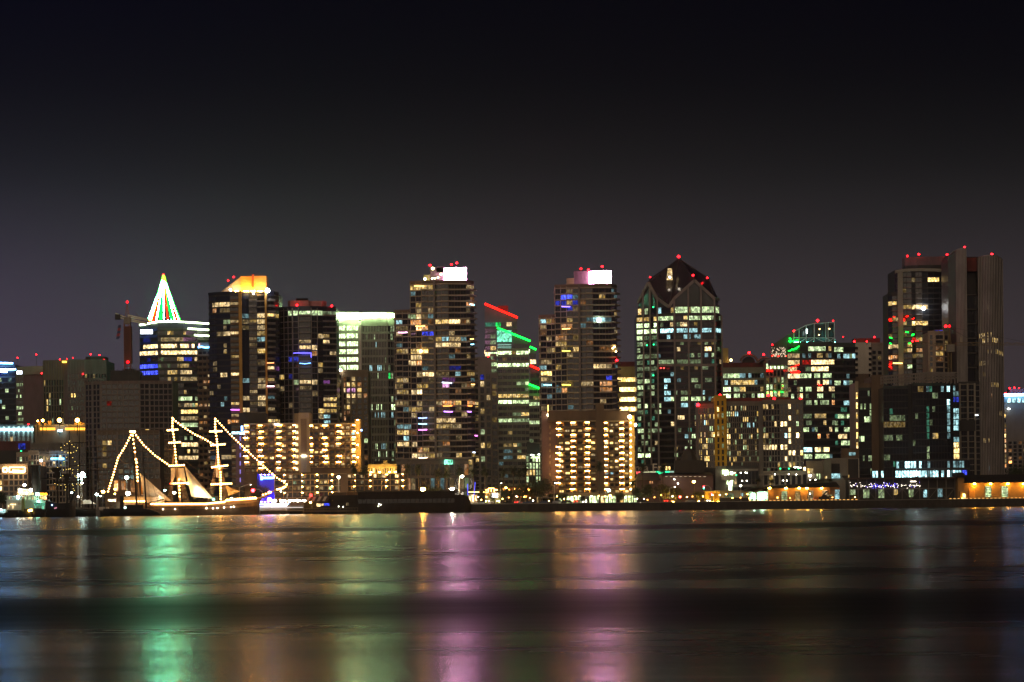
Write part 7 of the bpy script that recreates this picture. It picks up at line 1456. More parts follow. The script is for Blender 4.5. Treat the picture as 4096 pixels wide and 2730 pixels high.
b = simple('long brown warehouse with orange gooseneck lamps and barred lit doors under a dark roof','warehouse',1422,zx('J',955),zx('J',1885),zy('J',822),14,WHB)
m=MB(); a=PX(zx('J',720),1975,1421); c=PX(zx('J',1895),1975,1421); z0=b.zt+.02; z1=PZ(3200,zy('J',752),1428)
m.hexa([(a,1420,z0-.4),(c,1420,z0+.2),(c,1438,z0+.2),(a,1438,z0-.4),(a+14,1428,z1-1.3),(c-1,1428,z1),(c-1,1430,z1),(a+14,1430,z1-1.3)],ROOF); m.obj('roof',b.root)
for x0,y0,x1,y1,k in ((1132,868,1205,1010,'g2'),(1312,864,1378,1005,'y2'),(1480,858,1548,1003,'w2'),(1660,855,1728,930,'w3'),(1830,850,1888,968,'c3'),(1742,920,1794,948,'g3')):
    o_=cbox('door' if y1>990 else 'window','J',x0,y0,x1,y1,1421.7,.4,wmat(k),b)
    mm2=MB(); 
    for i in range(1,6):
        A=P(zx('J',x0),zy('J',y0+(y1-y0)*i/6),1421.5); C=P(zx('J',x1),zy('J',y0+(y1-y0)*i/6),1421.5); mm2.box(A.x,C.x,1421.45,1421.65,(A.z+C.z)/2-.09,(A.z+C.z)/2+.09,DPOLE)
    mm2.obj('bars',o_) 
cbox('door','J',972,880,1030,1010,1421.7,.4,mat('brown_door',(.30,.15,.05),.7),b)
for x in (905+70,1188,1362,1462,1655):
    p_=P(zx('J',x),zy('J',830),1420.2); m=MB(); m.ball(p_,.5,emat('gooseneck_sodium',(1,.46,.05),170),8,6,(1.3,1,.7)); m.box(p_.x-.8,p_.x+.8,1419.7,1420.8,p_.z+.42,p_.z+.55,DPOLE); m.bar((p_.x,1420.4,p_.z+.6),(p_.x,1422,p_.z+1),.15,DPOLE); m.obj('wall_lamp',b.root)
m=MB()
for x in (1448,1700+65): q_=P(zx('J',x),zy('J',900),1421.6); m.box(q_.x-.15,q_.x+.15,1421.5,1421.9,GZ,b.zt-.1,WHB)
m.obj('downpipe',b.root)
b.finish()
br = thing('road_barrier','orange plastic barrier beside the crane truck at the warehouse','barrier',(PX(zx('J',1590),2005,1417),1417,GZ)); m=MB(); a=PX(zx('J',1548),2005,1417); c=PX(zx('J',1632),2005,1417); m.prism([(a,1416.5),(c,1416.5),(c,1417.2),(a,1417.2)],GZ,GZ+1.9,mat('orange_plastic',(.75,.18,.04),.6)); m.obj('panel',br)
ex = thing('boom_lift','dark boom lift with raised arm before the warehouse door','boom lift',(PX(zx('J',1690),2005,1416),1416,GZ)); m=MB(); a=P(zx('J',1690),zy('J',985),1416); m.box(a.x-2.6,a.x+2.4,1415,1417,GZ+.6,GZ+2.0,W_DARK); m.box(a.x-1,a.x+1.2,1415.2,1416.8,GZ+2,GZ+3,W_DARK); m.obj('chassis',ex)
m=MB(); m.bar(P(zx('J',1655),zy('J',945),1416),P(zx('J',1725),zy('J',865),1416),.7,W_DARK); m.bar(P(zx('J',1655),zy('J',945),1416),P(zx('J',1690),zy('J',975),1416),.7,W_DARK); m.obj('boom',ex)
for wx in (-1.8,1.6):
    m=MB(); m.tube([(a.x+wx,1414.9,GZ+.55),(a.x+wx,1415.4,GZ+.55)],.55,mat('tyre_rubber',(.02,.02,.02),.9),10); m.obj('wheel',ex)
# dark pavilion with fairy lights
b = Bld('long dark truss fronted hall with white and violet fairy lights above arched lit windows','hall',1420,3600)
x0_,x1_=zx('L',-8),zx('L',1175); a=PX(x0_,1960,1420); c=PX(x1_,1960,1420); zt=PZ(3600,zy('L',1168),1420)
b.wall.box(a,c,1422,1436,GZ,zt,W_DARK); b.roof.box(a-.5,c+.5,1418,1437,zt+.02,zt+.8,mat('hall_roof',(.09,.06,.055),.8))
b.wall.box(PX(zx('J',1932),1960,1424),PX(zx('J',2000),1960,1424),1424,1430,zt+.85,PZ(3380,zy('J',664),1424),W_DARK)
tm=MB(); z1=PZ(3600,zy('L',1275),1420)
tm.box(a,c,1419.6,1420,z1-.25,z1+.15,W_GREY)
for i in range(13):
    X_=a+(c-a)*i/12; tm.bar((X_,1419.8,GZ),(X_,1419.8,zt),.35,W_GREY)
    if i<12 and i%2==0: X2=a+(c-a)*(i+1)/12; tm.bar((X_,1419.7,z1),(X2,1419.7,GZ+.3),.22,W_GREY)
    if i<12 and i%2==1: X2=a+(c-a)*(i+1)/12; tm.bar((X2,1419.7,z1),(X_,1419.7,GZ+.3),.22,W_GREY)
tm.obj('truss',b.root)
for x0,x1,k,y0,y1 in ((-5,60,'g2',1285,1345),(150,218,'g2',1285,1382),(320,382,'g2',1285,1380),(482,535,'y3',1285,1345),(660,712,'g2',1285,1370),(825,862,'c3',1290,1372),(985,1035,'c2',1275,1370)):
    cbox('window','L',x0,y0,x1,y1,1421.6,.5,wmat(k),b)
rng=random.Random(9); fw=emat('fairy_white',(1,.88,.7),10); fb=emat('fairy_violet',(.12,.08,1),7)
for seg,(xa,xb) in enumerate(((0,90),(110,230),(230,330),(330,430),(430,540),(560,700),(700,800))):
    for mt_,nn in ((fw,10),(fb,16 if 1<seg<5 else 2)):
        m=MB()
        for i in range(nn):
            x=rng.uniform(xa,xb); y=rng.gauss(1240,16); p_=P(zx('L',x),zy('L',min(1270,max(1205,y))),1419.2); m.ball(p_,.12,mt_,5,3)
        m.obj('fairy_lights',b.root)
cbox('sign_light','L',680,1192,740,1200,1419,.4,emat('fairy_white',(1,.88,.7),10),b)
b.finish()
b = Bld('orange lit warehouse with tall paned windows and broad dark roof, at the right edge','warehouse',1416,3960)
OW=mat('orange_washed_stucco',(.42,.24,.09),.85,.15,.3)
a=PX(zx('L',1280),1975,1416); c=PX(4140,1975,1416); zt=PZ(3960,zy('L',1210),1416)
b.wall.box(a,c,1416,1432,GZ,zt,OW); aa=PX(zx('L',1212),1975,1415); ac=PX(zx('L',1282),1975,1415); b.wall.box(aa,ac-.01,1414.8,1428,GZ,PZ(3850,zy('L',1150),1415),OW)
m=MB(); z0=zt+.02; z1=PZ(3960,zy('L',1120),1424); m.hexa([(a-.6,1414,z0),(c,1414,z0),(c,1434,z0),(a-.6,1434,z0),(a+2,1423,z1),(c,1423,z1),(c,1425,z1),(a+2,1425,z1)],ROOF); m.obj('roof',b.root)
m=MB(); zq=PZ(3850,zy('L',1148),1415); zp=PZ(3850,zy('L',1095),1415); m.hexa([(aa-.8,1413,zq),(ac+1.5,1413,zq-.2),(ac+1.5,1430,zq-.2),(aa-.8,1430,zq),(aa-.5,1413,zp),(ac-1,1413,zp),(ac-1,1430,zp),(aa-.5,1430,zp)],ROOF); m.obj('roof',b.root)
for x0,x1 in ((1518,1582),(1702,1770)):
    o_=cbox('window','L',x0,1250,x1,1368,1415.7,.4,wmat('g3'),b); mm2=MB()
    for i in range(1,7): A=P(zx('L',x0),zy('L',1250+118*i/7),1415.5); C=P(zx('L',x1),zy('L',1250+118*i/7),1415.5); mm2.box(A.x,C.x,1415.45,1415.65,(A.z+C.z)/2-.1,(A.z+C.z)/2+.1,DPOLE)
    mm2.obj('bars',o_)
cbox('door','L',1332,1262,1402,1388,1415.7,.4,mat('orange_door',(.60,.30,.08),.8),b)
for x in (1395,1575,1768,1945):
    p_=P(zx('L',x),zy('L',1222),1414.2); m=MB(); m.ball(p_,.5,emat('gooseneck_sodium',(1,.46,.05),170),8,6,(1.3,1,.7)); m.box(p_.x-.8,p_.x+.8,1413.7,1414.8,p_.z+.42,p_.z+.55,DPOLE); m.bar((p_.x,1414.4,p_.z+.6),(p_.x,1416,p_.z+1),.15,DPOLE); m.obj('wall_lamp',b.root)
b.finish()
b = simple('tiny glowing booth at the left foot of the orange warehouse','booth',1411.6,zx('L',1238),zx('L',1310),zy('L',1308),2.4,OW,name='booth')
cbox('window','L',1262,1330,1294,1390,1411.4,.3,wmat('y4'),b); cbox('eave','L',1232,1300,1315,1310,1411,3,W_TAN,b); p_=P(zx('L',1260),zy('L',1390),1410.3); m=MB(); m.box(p_.x-.3,p_.x+.3,1410,1410.4,GZ+.4,GZ+.7,emat('ground_flood',(1,.58,.06),90)); m.obj('floodlight',b.root); b.finish()
# white museum blocks behind right warehouses
b = Bld('pale cubic terminal building with cyan louvred window, behind the warehouse roof','building',1475,3340)
b.block([(zx('J',1455),2),(zx('J',1695),2)], zy('J',470), 10, W_BEIGE, ymid=1900, par=0)
b.block([(zx('J',1688),-1),(zx('J',1782),-1)], zy('J',455), 10, W_OLIVE, ymid=1900, par=0)
b.block([(zx('J',1740),3),(zx('J',2145),3)], zy('J',430), 10, W_BEIGE, ymid=1900, par=0)
b.block([(zx('J',1915),6),(zx('J',2145),6)], zy('J',305), 10, W_BROWN, ymid=1850, par=0)
cbox('window','J',2015,362,2100,400,1480.6,.4,wmat('c2'),b); cbox('recess','J',1785,508,1892,640,1477.4,.5,W_DARK,b)
cbox('louvre_window','J',1742,640,1895,700,1477.2,.4,wmat('c3'),b); cbox('recess','J',1998,450,2142,715,1477.5,.4,W_DARK,b); cbox('frame_post','J',2138,440,2146,720,1477,.5,W_WHITE,b); cbox('frame_post','J',1996,440,2003,720,1477,.5,W_TAN,b)
for x0,y0,x1,y1,k in ((1472,572,1500,635,'y4'),(1500,572,1545,635,'y2'),(1415,555,1445,620,'w5'),(1700,672,1725,700,'y3'),(2002,655,2018,715,'y3')): cbox('window','J',x0,y0,x1,y1,1473.6,.4,wmat(k),b)
cbox('fascia','J',1460,640,1690,712,1472,2,W_BEIGE,b); p_=P(zx('J',1505),zy('J',665),1470.5); m=MB(); m.ball(p_,.6,emat('lamp_soft',(1,.92,.7),25),6,4); m.obj('lamp',b.root)
for x in (1600,1630): cbox('lit_column','J',x-8,640,x+6,712,1471.5,.3,wmat('g3'),b)
b.finish()
# ================================================================= pier hall, pier, awning
b = Bld('long low dark pier hall with flat roof and rounded right end, standing in the water','pier hall',1398,1660)
a=PX(zx('D',1870),2010,1398); c=PX(zx('F',800),2010,1398); zt=PZ(1660,zy('D',1058),1398); DKH=mat('dark_hull_wall',(.028,.022,.019),.85,.4,.5)
b.wall.box(a,c,1398,1411,-1,zt,DKH); b.roof.box(a-.5,c+.3,1397.4,1411.5,zt+.02,zt+.5,mat('hall_roof2',(.05,.04,.035),.8))
pts=[]; zc=PZ(1850,zy('F',1090),1398)
ce=PX(zx('F',985),2010,1398)
b.wall.prism([(c+.02,1397.6),(ce-3,1397.6),(ce-1,1399),(ce,1402),(ce-1,1406),(ce-3,1410),(c+.02,1410)],-1,[zc,zc,zc-1.2,zc-3.5,zc-3.5,zc-1.2,zc],DKH)
for i in range(22):
    X_=a+(c-a)*(i+.5)/22; m=MB(); m.box(X_-.9,X_+.9,1397.7,1398.1,zt-5.2,zt-3.2,GLASS); m.obj('window',b.root)
pm=MB()
for i in range(30): X_=a+(ce-a)*(i+.3)/30; pm.tube([(X_,1397.5,-1.5),(X_,1397.5,1.2)],.2,DKH,6)
pm.obj('piling',b.root)
for x,y in ((2112,1195),(2132,1205),(2105,1222),(1700,1228),(1648,1224)):
    p_=P(zx('D',x),zy('D',y),1397); m=MB(); m.ball(p_,.18,LK['sm'],5,4); m.obj('lamp',b.root)
b.finish()
b = Bld('dark pier restaurant with striped awning and small lit windows, left of the pier hall','restaurant',1400,1330)
a=PX(zx('D',1250),2010,1400); c=PX(zx('D',1868),2010,1400); zt=PZ(1350,zy('D',1165),1400)
b.wall.box(a,c,1401,1410,1.6,zt,DKH); zt2=PZ(1400,zy('D',1095),1400); b.wall.box(PX(zx('D',1525),2010,1400),c-.02,1400.5,1410.5,zt+.01,zt2,DKH); b.wall.box(PX(zx('D',1550),2010,1400),PX(zx('D',1735),2010,1400),1402,1409,zt2+.01,PZ(1400,zy('D',1062),1400),W_BROWN)
b.wall.box(a,c,1398,1411,1.0,1.59,W_BROWN)
aw=MB(); n=8; A0=PX(zx('D',1275),2010,1399); A1=PX(zx('D',1525),2010,1399); zb=PZ(1330,zy('D',1160),1399); zh=PZ(1330,zy('D',1110),1399)
for i in range(n):
    xa=A0+(A1-A0)*i/n; xb=A0+(A1-A0)*(i+1)/n; q=.9
    aw.hexa([(xa,1397.6,zb-.1),(xb,1397.6,zb-.1),(xb+q,1401,zh-.1),(xa+q,1401,zh-.1),(xa,1397.6,zb),(xb,1397.6,zb),(xb+q,1401,zh),(xa+q,1401,zh)], W_WHITE if i%2==0 else mat('awning_dark',(.07,.05,.035),.8))
aw.obj('awning',b.root)
for x0,y0,x1,y1,k in ((1395,1190,1440,1225,'w4'),(1450,1190,1475,1215,'w3'),(1482,1188,1545,1216,'b3'),(1735,1182,1765,1215,'w1'),(1340,1180,1345,1240,'w2')): cbox('window','D',x0,y0,x1,y1,1400.6,.5,wmat(k),b)
pm=MB()
for x in (1250,1330,1410,1478,1545,1640,1735,1830,1890): X_=PX(zx('D',x),2030,1399); pm.tube([(X_,1398.5,-1.5),(X_,1398.5,1.2)],.22,W_BROWN,6)
for i in range(20): X_=a+(c-a)*i/19; pm.bar((X_,1398.2,1.6),(X_,1398.2,2.7),.09,W_TAN)
pm.bar((a,1398.2,2.7),(c,1398.2,2.7),.12,W_TAN)
pm.obj('railing_and_piles',b.root)
cbox('sign','D',1316,1080,1346,1112,1399.5,.4,emat('sign_red',(1,.04,.03),7),b)
p_=P(zx('D',1326),zy('D',1178),1398); m=MB(); m.ball(p_,.5,LK['so'],6,4); m.obj('lamp',b.root); b.finish()
pi = thing('pier','low timber pier on posts below the ship bow, with railing','pier',(PX(1150,2040,1400),1401,0)); m=MB(); a=PX(zx('D',690),2030,1400); c=PX(zx('D',1250),2030,1400)
m.box(a,c,1399,1408,1.5,1.9,W_TAN); m.obj('deck',pi); m=MB()
for x in (765,835,975,1045,1245): X_=PX(zx('D',x),2040,1399.3); m.tube([(X_,1399.3,-1.5),(X_,1399.3,1.5)],.28,W_TAN,6)
m.obj('piling',pi); m=MB()
for i in range(26): X_=a+(c-a)*i/25; m.bar((X_,1399.2,1.9),(X_,1399.2,3),.09,W_WHITE)
m.bar((a,1399.2,3),(c,1399.2,3),.12,W_WHITE); m.bar((a,1399.2,2.5),(c,1399.2,2.5),.08,W_WHITE); m.obj('railing',pi)
tr_ = thing('harbour_tram','low white tour boat outlined in blue white neon, moored behind the ship bow','boat',(PX(1085,2040,1403),1403,0)); m=MB(); a=PX(zx('D',690),2020,1403); c=PX(zx('D',1082),2020,1403); z0=PZ(1085,zy('D',1248),1403); z1=PZ(1085,zy('D',1200),1403)
m.prism([(a+2,1402),(c-1,1402),(c,1404),(c-1,1406),(a+2,1406),(a,1404)],.2,z0+.8,W_WHITE); m.box(a+4,c-2,1402.6,1405.4,z0+.81,z1,W_WHITE); m.obj('hull',tr_)
for (xa,xb,y,nm,c_,s_) in ((700,1080,1199,'neon_sky',(.35,.6,1),9),(690,1050,1222,'neon_pale',(.65,.6,1),4),(680,1240,1240,'neon_grey',(.9,.85,.8),1.2)):
    A=P(zx('D',xa),zy('D',y),1401.6); C=P(zx('D',xb),zy('D',y),1401.6); m=MB(); m.bar(A,(C.x,1401.6,A.z),.3,emat(nm,c_,s_)); m.obj('neon_line',tr_)
for x,y in ((885,1205),(1045,1200)): p_=P(zx('D',x),zy('D',y),1401.2); m=MB(); m.ball(p_,.7,emat('lamp_pinkwhite',(1,.75,.8),20),6,4); m.obj('lamp',tr_)
tr_.name='tour_boat'
gl0=None
for i,(x,y,r) in enumerate(((915,1158,.85),(997,1163,.95),(1037,1158,.4),(1088,1160,.75),(1135,1158,.55),(1178,1157,.8),(1210,1160,.45),(1255,1157,.7))):
    lb=('globe lamp nearest the pink red signal','large globe lamp, second in the row on the pier promenade','tiny globe lamp right of the largest one','globe lamp, fourth in the row on the pier promenade','small globe lamp, fifth in the promenade row','bright globe lamp, sixth in the promenade row','tiny globe lamp left of the striped awning','globe lamp right beside the striped awning')[i]
    lamp(lb, zx('D',x), zy('D',y), 1406, 'wa', r, base=1.9, name='globe_lamp', grp='globe lamps on the pier promenade')
# quay rail studs of light on the right
q_ = thing('quay_light_rail','row of tiny amber lights along the quay edge at the warehouses','light rail',(PX(3300,2010,1404),1404,GZ)); m=MB()
a=PX(3000,2008,1403.5); c=PX(4130,2000,1403.5); m.bar((a,1403.6,GZ+.4),(c,1403.6,GZ+.4),.1,DPOLE); m.obj('rail',q_); m=MB(); n=int((c-a)/1.9)
for i in range(n):
    X_=a+(c-a)*i/n
    if 3440<CX+F*X_/1403<3800: continue
    m.box(X_-.55,X_+.45,1403.4,1403.6,GZ+.42,GZ+.6,emat('amber_stud',(1,.5,.12),2.2,False))
o_=m.obj('lights',q_)

# small lamps of the harbour road and promenade, extra ones added to brighten it
srcs=[lamp('small '+n_+' street lamp on the harbour road', x_, 1988, 1415, k_, r_, grp='small '+n_+' lamps along the harbour road') for n_,x_,k_,r_ in (('warm white',1912,'wa',.24),('orange',1946,'so',.26),('red orange',1978,'or',.26))]
rng=random.Random(21)
for x in (1925,1990,2035,2066,2098,2132,2196,2256,2282,2318,2366,2420,2448,2502,2548,2590,2618,2690,2722,2748,2812,2850,2905,2962,3010,3060,3110,3160,3240,3290,3330,3420,2645,2770,2880,2930,2990,2228,2300,2345,2395,2515,2575,1955,2010,2120,1120,1160,1215,1262,1330):
    D_=rng.uniform(1413.5,1421); o=copy_thing(srcs[rng.choice((0,0,1,1,2))],(at(x,D_),D_,GZ-rng.uniform(0,2.2)))
for i,(x,D_,k) in enumerate(((2662,1420.5,'so'),(2692,1421,'so'),(2795,1421,'so'),(2560,1421.5,'wa'))):  # spotlights added at the tree feet to brighten the crowns
    p_=Vector((at(x,D_),D_,GZ+.5)); t=thing('added_tree_spotlight','added ground spotlight to brighten the '+('golden tree','half lit tree right of the golden tree','small golden tree','dark tree at the gold hotel pier')[i],'spotlight',(p_.x,D_,GZ)); m=MB(); m.box(p_.x-.35,p_.x+.35,D_-.3,D_+.3,GZ,GZ+.4,DPOLE); m.obj('housing',t); m=MB(); m.box(p_.x-.28,p_.x+.28,D_-.2,D_+.25,GZ+.41,GZ+.5,emat('tree_fill'+k,(1,.55,.08) if k=='so' else (1,.8,.5),700 if k=='so' else 200)); m.obj('lens',t)
# ================================================================= ships
HULLM = mat('ship_hull_brown',(.22,.14,.085),.7,.3,.8); SPAR = mat('ship_spar',(.40,.26,.14),.6); SPARD = mat('dark_spar',(.015,.012,.010),.8); SAIL = mat('sail_canvas',(.72,.64,.50),.9,.08,.4); BLKH = mat('black_hull',(.010,.010,.012),.7,.3,.5)
BULB = emat('bulb_warm',(1,.47,.12),20)
def hull(root, xs, ys_top, zwl, D, beam, m, name='hull'):
    """hull from station px list; ys_top deck edge px per station; beam fraction shapes plan"""
    n = len(xs); mb = MB(); secs = []
    for i,(x,yt) in enumerate(zip(xs,ys_top)):
        t = i/(n-1); w = beam*(math.sin(math.pi*min(1,max(0,.12+t*.86)))**.55); zt = PZ(x,yt,D); X_ = PX(x,2020,D)
        secs.append([(X_,D-w*.5,zt),(X_,D-w*.52,zt*.55),(X_,D-w*.42,.3),(X_,D-w*.25,-.8),(X_,D+w*.25,-.8),(X_,D+w*.42,.3),(X_,D+w*.52,zt*.55),(X_,D+w*.5,zt)])
    k = mb.mi(m)
    for s in secs: mb.v += s
    for i in range(n-1):
        for j in range(7): a=i*8+j; mb.f.append((a,a+8,a+9,a+1)); mb.m.append(k)
        mb.f.append((i*8+7,i*8+15,i*8+8,i*8)); mb.m.append(k)
    mb.f.append(tuple(reversed(range(8)))); mb.m.append(k); mb.f.append(tuple((n-1)*8+j for j in range(8))); mb.m.append(k)
    return mb.obj(name, root, smooth=False)
def bulbs(root, pts, D, step=1.25, r=.40, m=None, name='light_string', sag=0):
    """bulbs and their wire along pixel points"""
    q = [P(x,y,D) for x,y in pts]; mb = MB(); m = m or BULB
    for u,v in zip(q,q[1:]):
        L=(v-u).length; n=max(1,int(L/step)); pr_=None
        for i in range(n+1):
            t=i/n; p=u.lerp(v,t); p=p+Vector((0,0,-sag*4*t*(1-t)*L*.05))
            mb.ball(p, r, m, 6, 4)
            if pr_ is not None: mb.bar(pr_,p,.06,SPARD)
            pr_=p
    return mb.obj(name, root)
D0=1392
s = thing('sailing_ship','three masted ship outlined from stern to bowsprit in warm white bulbs, with pale triangular sails','sailing ship',(PX(740,2050,D0),D0,0))
B_ = lambda x,y: (zx('B',x),zy('B',y)); D_ = lambda x,y: (zx('D',x),zy('D',y))
xs=[425,450,500,560,640,720,800,870,930,980,1010,1030,1038]; yt=[2004,2007,2010,2014,2017,2017,2016,2013,2008,2003,1999,1995,1993]
hull(s,xs,yt,0,D0,10,HULLM)
# white rubbing strake, painted ports, bulwark rail
m=MB(); 
for i in range(3,len(xs)-2):
    a=P(xs[i],yt[i]+9,D0-5.6); c=P(xs[i+1],yt[i+1]+9,D0-5.6); 
    t0=i/(len(xs)-1); m.bar(a,c,.28,mat('strake_gold',(.75,.55,.3),.5))
m.obj('strake',s)
# masts
def mast(pts, D, r, mm, root): 
    q=[P(x,y,D) for x,y in pts]; mb=MB(); mb.tube(q,[r*(1-.65*i/(len(q)-1)) for i in range(len(q))],mm,7); return mb.obj('mast',root)
mast([B_(1602,1165),B_(1575,900),B_(1548,600),B_(1521,360)],D0,.42,SPAR,s)
mast([B_(2066,1165),B_(2030,850),B_(2004,500),B_(1979,200)],D0,.48,SPAR,s)
mast([D_(298,1165),D_(276,830),D_(255,500),D_(229,205)],D0,.48,SPAR,s)
def yard(k, x0, x1, y, root, D=D0, r=.28, lit=True, dy=0, mm=SPAR):
    a=P(zx(k,x0),zy(k,y+dy),D-1); c=P(zx(k,x1),zy(k,y-dy),D-1); mb=MB(); mid=(a+c)/2
    mb.tube([a,mid,c],[r*.5,r,r*.5],mm,6); o=mb.obj('yard',root)
    if lit: bulbs(root,[(zx(k,x0),zy(k,y+dy-4)),(zx(k,x1),zy(k,y-dy-4))],D-1.4,.85,.42)
    return o
for x0,x1,y in ((1925,2035,350),(1942,2065,495),(1945,2110,758),(1968,2155,962)): yard('B',x0,x1,y,s,dy=4)
for x0,x1,y,dy in ((175,305,366,2),(185,340,520,6),(197,370,768,10),(190,415,970,5)): yard('D',x0,x1,y,s,dy=dy)
for k,x0,x1,y in (('B',1920,2010,570),('D',158,240,580),('D',215,380,790)): yard(k,x0,x1,y,s,lit=False,r=.16)
bulbs(s,[B_(1519,372),B_(1440,530),B_(1356,665),B_(1300,860),B_(1240,1052)],D0)
bulbs(s,[B_(1540,378),B_(1650,520),B_(1780,640),B_(1945,755)],D0-.4)
bulbs(s,[B_(1522,410),B_(1548,600)],D0-.8,1.7); bulbs(s,[B_(1560,685),B_(1568,720)],D0-.8,1.6,.5); bulbs(s,[B_(1572,770),B_(1580,930)],D0-.8,1.3,.46)
bulbs(s,[B_(1980,210),B_(1978,330),B_(1995,430),B_(2012,600),B_(2024,745)],D0-.9,1.2)
bulbs(s,[B_(2055,915),B_(2063,1110)],D0-.9,1.35)
bulbs(s,[B_(1990,225),B_(2100,310),B_(2240,400),D_(90,440),D_(205,508)],D0-.4)
bulbs(s,[D_(231,220),D_(232,340),D_(250,450),D_(262,600),D_(270,750),D_(292,830),D_(297,950),D_(295,1140)],D0-.9,1.15)
bulbs(s,[D_(236,220),D_(400,395),D_(640,625),D_(830,800),D_(940,895),D_(1052,968)],D0-.4,1.25,.36)
bulbs(s,[D_(1052,972),D_(1035,1000),D_(990,1022),D_(945,1028)],D0-.6,.9,.45); bulbs(s,[D_(870,1062),D_(845,1070),D_(780,1090)],D0-.6,1.1,.38)
bulbs(s,[B_(1422,1165),B_(1675,1165)],D0-5,.8,.42,name='rail_lights'); bulbs(s,[B_(1735,1197),B_(2353,1195),D_(340,1172),D_(360,1155),D_(700,1130)],D0-5,.62,.42,name='rail_lights'); bulbs(s,[D_(370,1145),D_(690,1118)],D0-3,1.1,.3,name='rail_lights')
bulbs(s,[B_(1500,366),B_(1545,366)],D0-.5,.6,.55)
# stern cabin and deck house
m=MB(); a=P(*B_(1240,1195),D0-3); c=P(*B_(1310,1140),D0-3); m.box(a.x,c.x,D0-3,D0+3,a.z,c.z,wmat('w5')); m.obj('stern_cabin',s)
m=MB(); a=P(*B_(1232,1145),D0-3); c=P(*B_(1320,1128),D0-3); m.box(a.x,c.x,D0-3.4,D0+3.4,c.z-.6,c.z,SPAR); m.obj('cabin_roof',s)
m=MB(); a=P(*B_(1420,1150),D0-2); c=P(*B_(1880,1110),D0-2); m.box(a.x,c.x,D0-2,D0+2,a.z-1.5,c.z,mat('deckhouse_pale',(.5,.45,.36),.7)); m.obj('deckhouse',s)
m=MB(); m.tube([P(*D_(640,1180),D0),P(*D_(760,1120),D0),P(*D_(1060,968),D0)],[.55,.42,.2],SPAR,7); m.obj('bowsprit',s)
m=MB(); m.tube([P(*D_(640,1215),D0),P(*D_(740,1165),D0),P(*D_(860,1080),D0)],[.3,.25,.1],SPAR,6); m.obj('dolphin_striker',s)
def sail(pts, D, bulge, root, mm=SAIL, name='sail', n=9):
    q=[P(x,y,D) for x,y in pts]; mb=MB(); k=mb.mi(mm)
    if len(q)==3: q=[q[0],q[0].lerp(q[2],.02),q[2],q[1]]
    g=[]
    for i in range(n+1):
        row=[]
        for j in range(n+1):
            u=i/n; v=j/n; p=(q[0]*(1-u)*(1-v)+q[1]*u*(1-v)+q[2]*u*v+q[3]*(1-u)*v); p=p+Vector((0,-bulge*math.sin(math.pi*u)*math.sin(math.pi*min(1,.15+v*.8)),0)); row.append(p)
        g.append(row)
    for t in (0,.06):
        base=len(mb.v); mb.v+=[tuple(p+Vector((0,t,0))) for r_ in g for p in r_]
        for i in range(n):
            for j in range(n):
                a=base+i*(n+1)+j; f=(a,a+1,a+n+2,a+n+1); mb.f.append(f if t else f[::-1]); mb.m.append(k)
    return mb.obj(name,root,smooth=True)
sail([B_(1605,840),B_(1648,1122),B_(1972,1165)],D0+1,1.5,s); sail([B_(2116,752),B_(2195,1110),D_(208,1136)],D0-.5,2.2,s); sail([D_(352,985),D_(386,1102),D_(518,1052)],D0,.8,s,mat('sail_tan',(.55,.36,.14),.9))
sail([B_(1960,785),B_(2018,785),B_(2010,880),B_(1965,975)],D0+.5,.4,s); sail([B_(2038,785),B_(2112,785),B_(2135,945),B_(2050,910)],D0+.5,.5,s); sail([D_(238,770),D_(278,770),D_(278,895),D_(242,890)],D0+.5,.3,s)
sail([B_(1620,990),B_(1640,980),B_(1645,1090),B_(1622,1085)],D0+2,.1,s,mat('orange_canvas',(.85,.36,.03),.9),'canvas')
# lamps lighting the sails from deck
for x,y,k_ in ((*B_(1835,1110),30),(*B_(2290,1085),90),(*D_(30,1080),60),(*D_(420,1120),30)):
    p_=P(x,y,D0-4.5); m=MB(); m.box(p_.x-.4,p_.x+.4,p_.y-.3,p_.y,p_.z-.4,p_.z-.1,DPOLE); m.box(p_.x-.35,p_.x+.35,p_.y+.01,p_.y+.3,p_.z-.35,p_.z-.05,emat('deck_flood%d'%k_,(1,.85,.6),k_*8)); m.obj('deck_flood',s)
for x,y,c_,r in ((*B_(1965,962),'beacon_red2',.5),(*B_(2155,964),'lamp_lime2',.45),(*D_(213,1145),'lamp_teal',.55)):
    p_=P(x,y,D0-2); m=MB(); m.ball(p_,r,emat(c_,{'beacon_red2':(1,.05,.02),'lamp_lime2':(.3,1,.1),'lamp_teal':(.1,1,.85)}[c_],16),8,6); m.obj('navigation_lamp',s)
for x,y in ((1870,1256),(2010,1257)):
    p_=P(*B_(x,y),D0-6); m=MB(); m.ball(p_,.22,LK['wa'],6,4); m.obj('porthole',s)
for x,y in ((132,1246),(205,1245),(258,1243),(335,1236),(412,1230),(446,1227)):
    p_=P(*D_(x,y),D0-6); m=MB(); m.ball(p_,.22,LK['wa'],6,4); m.obj('porthole',s)
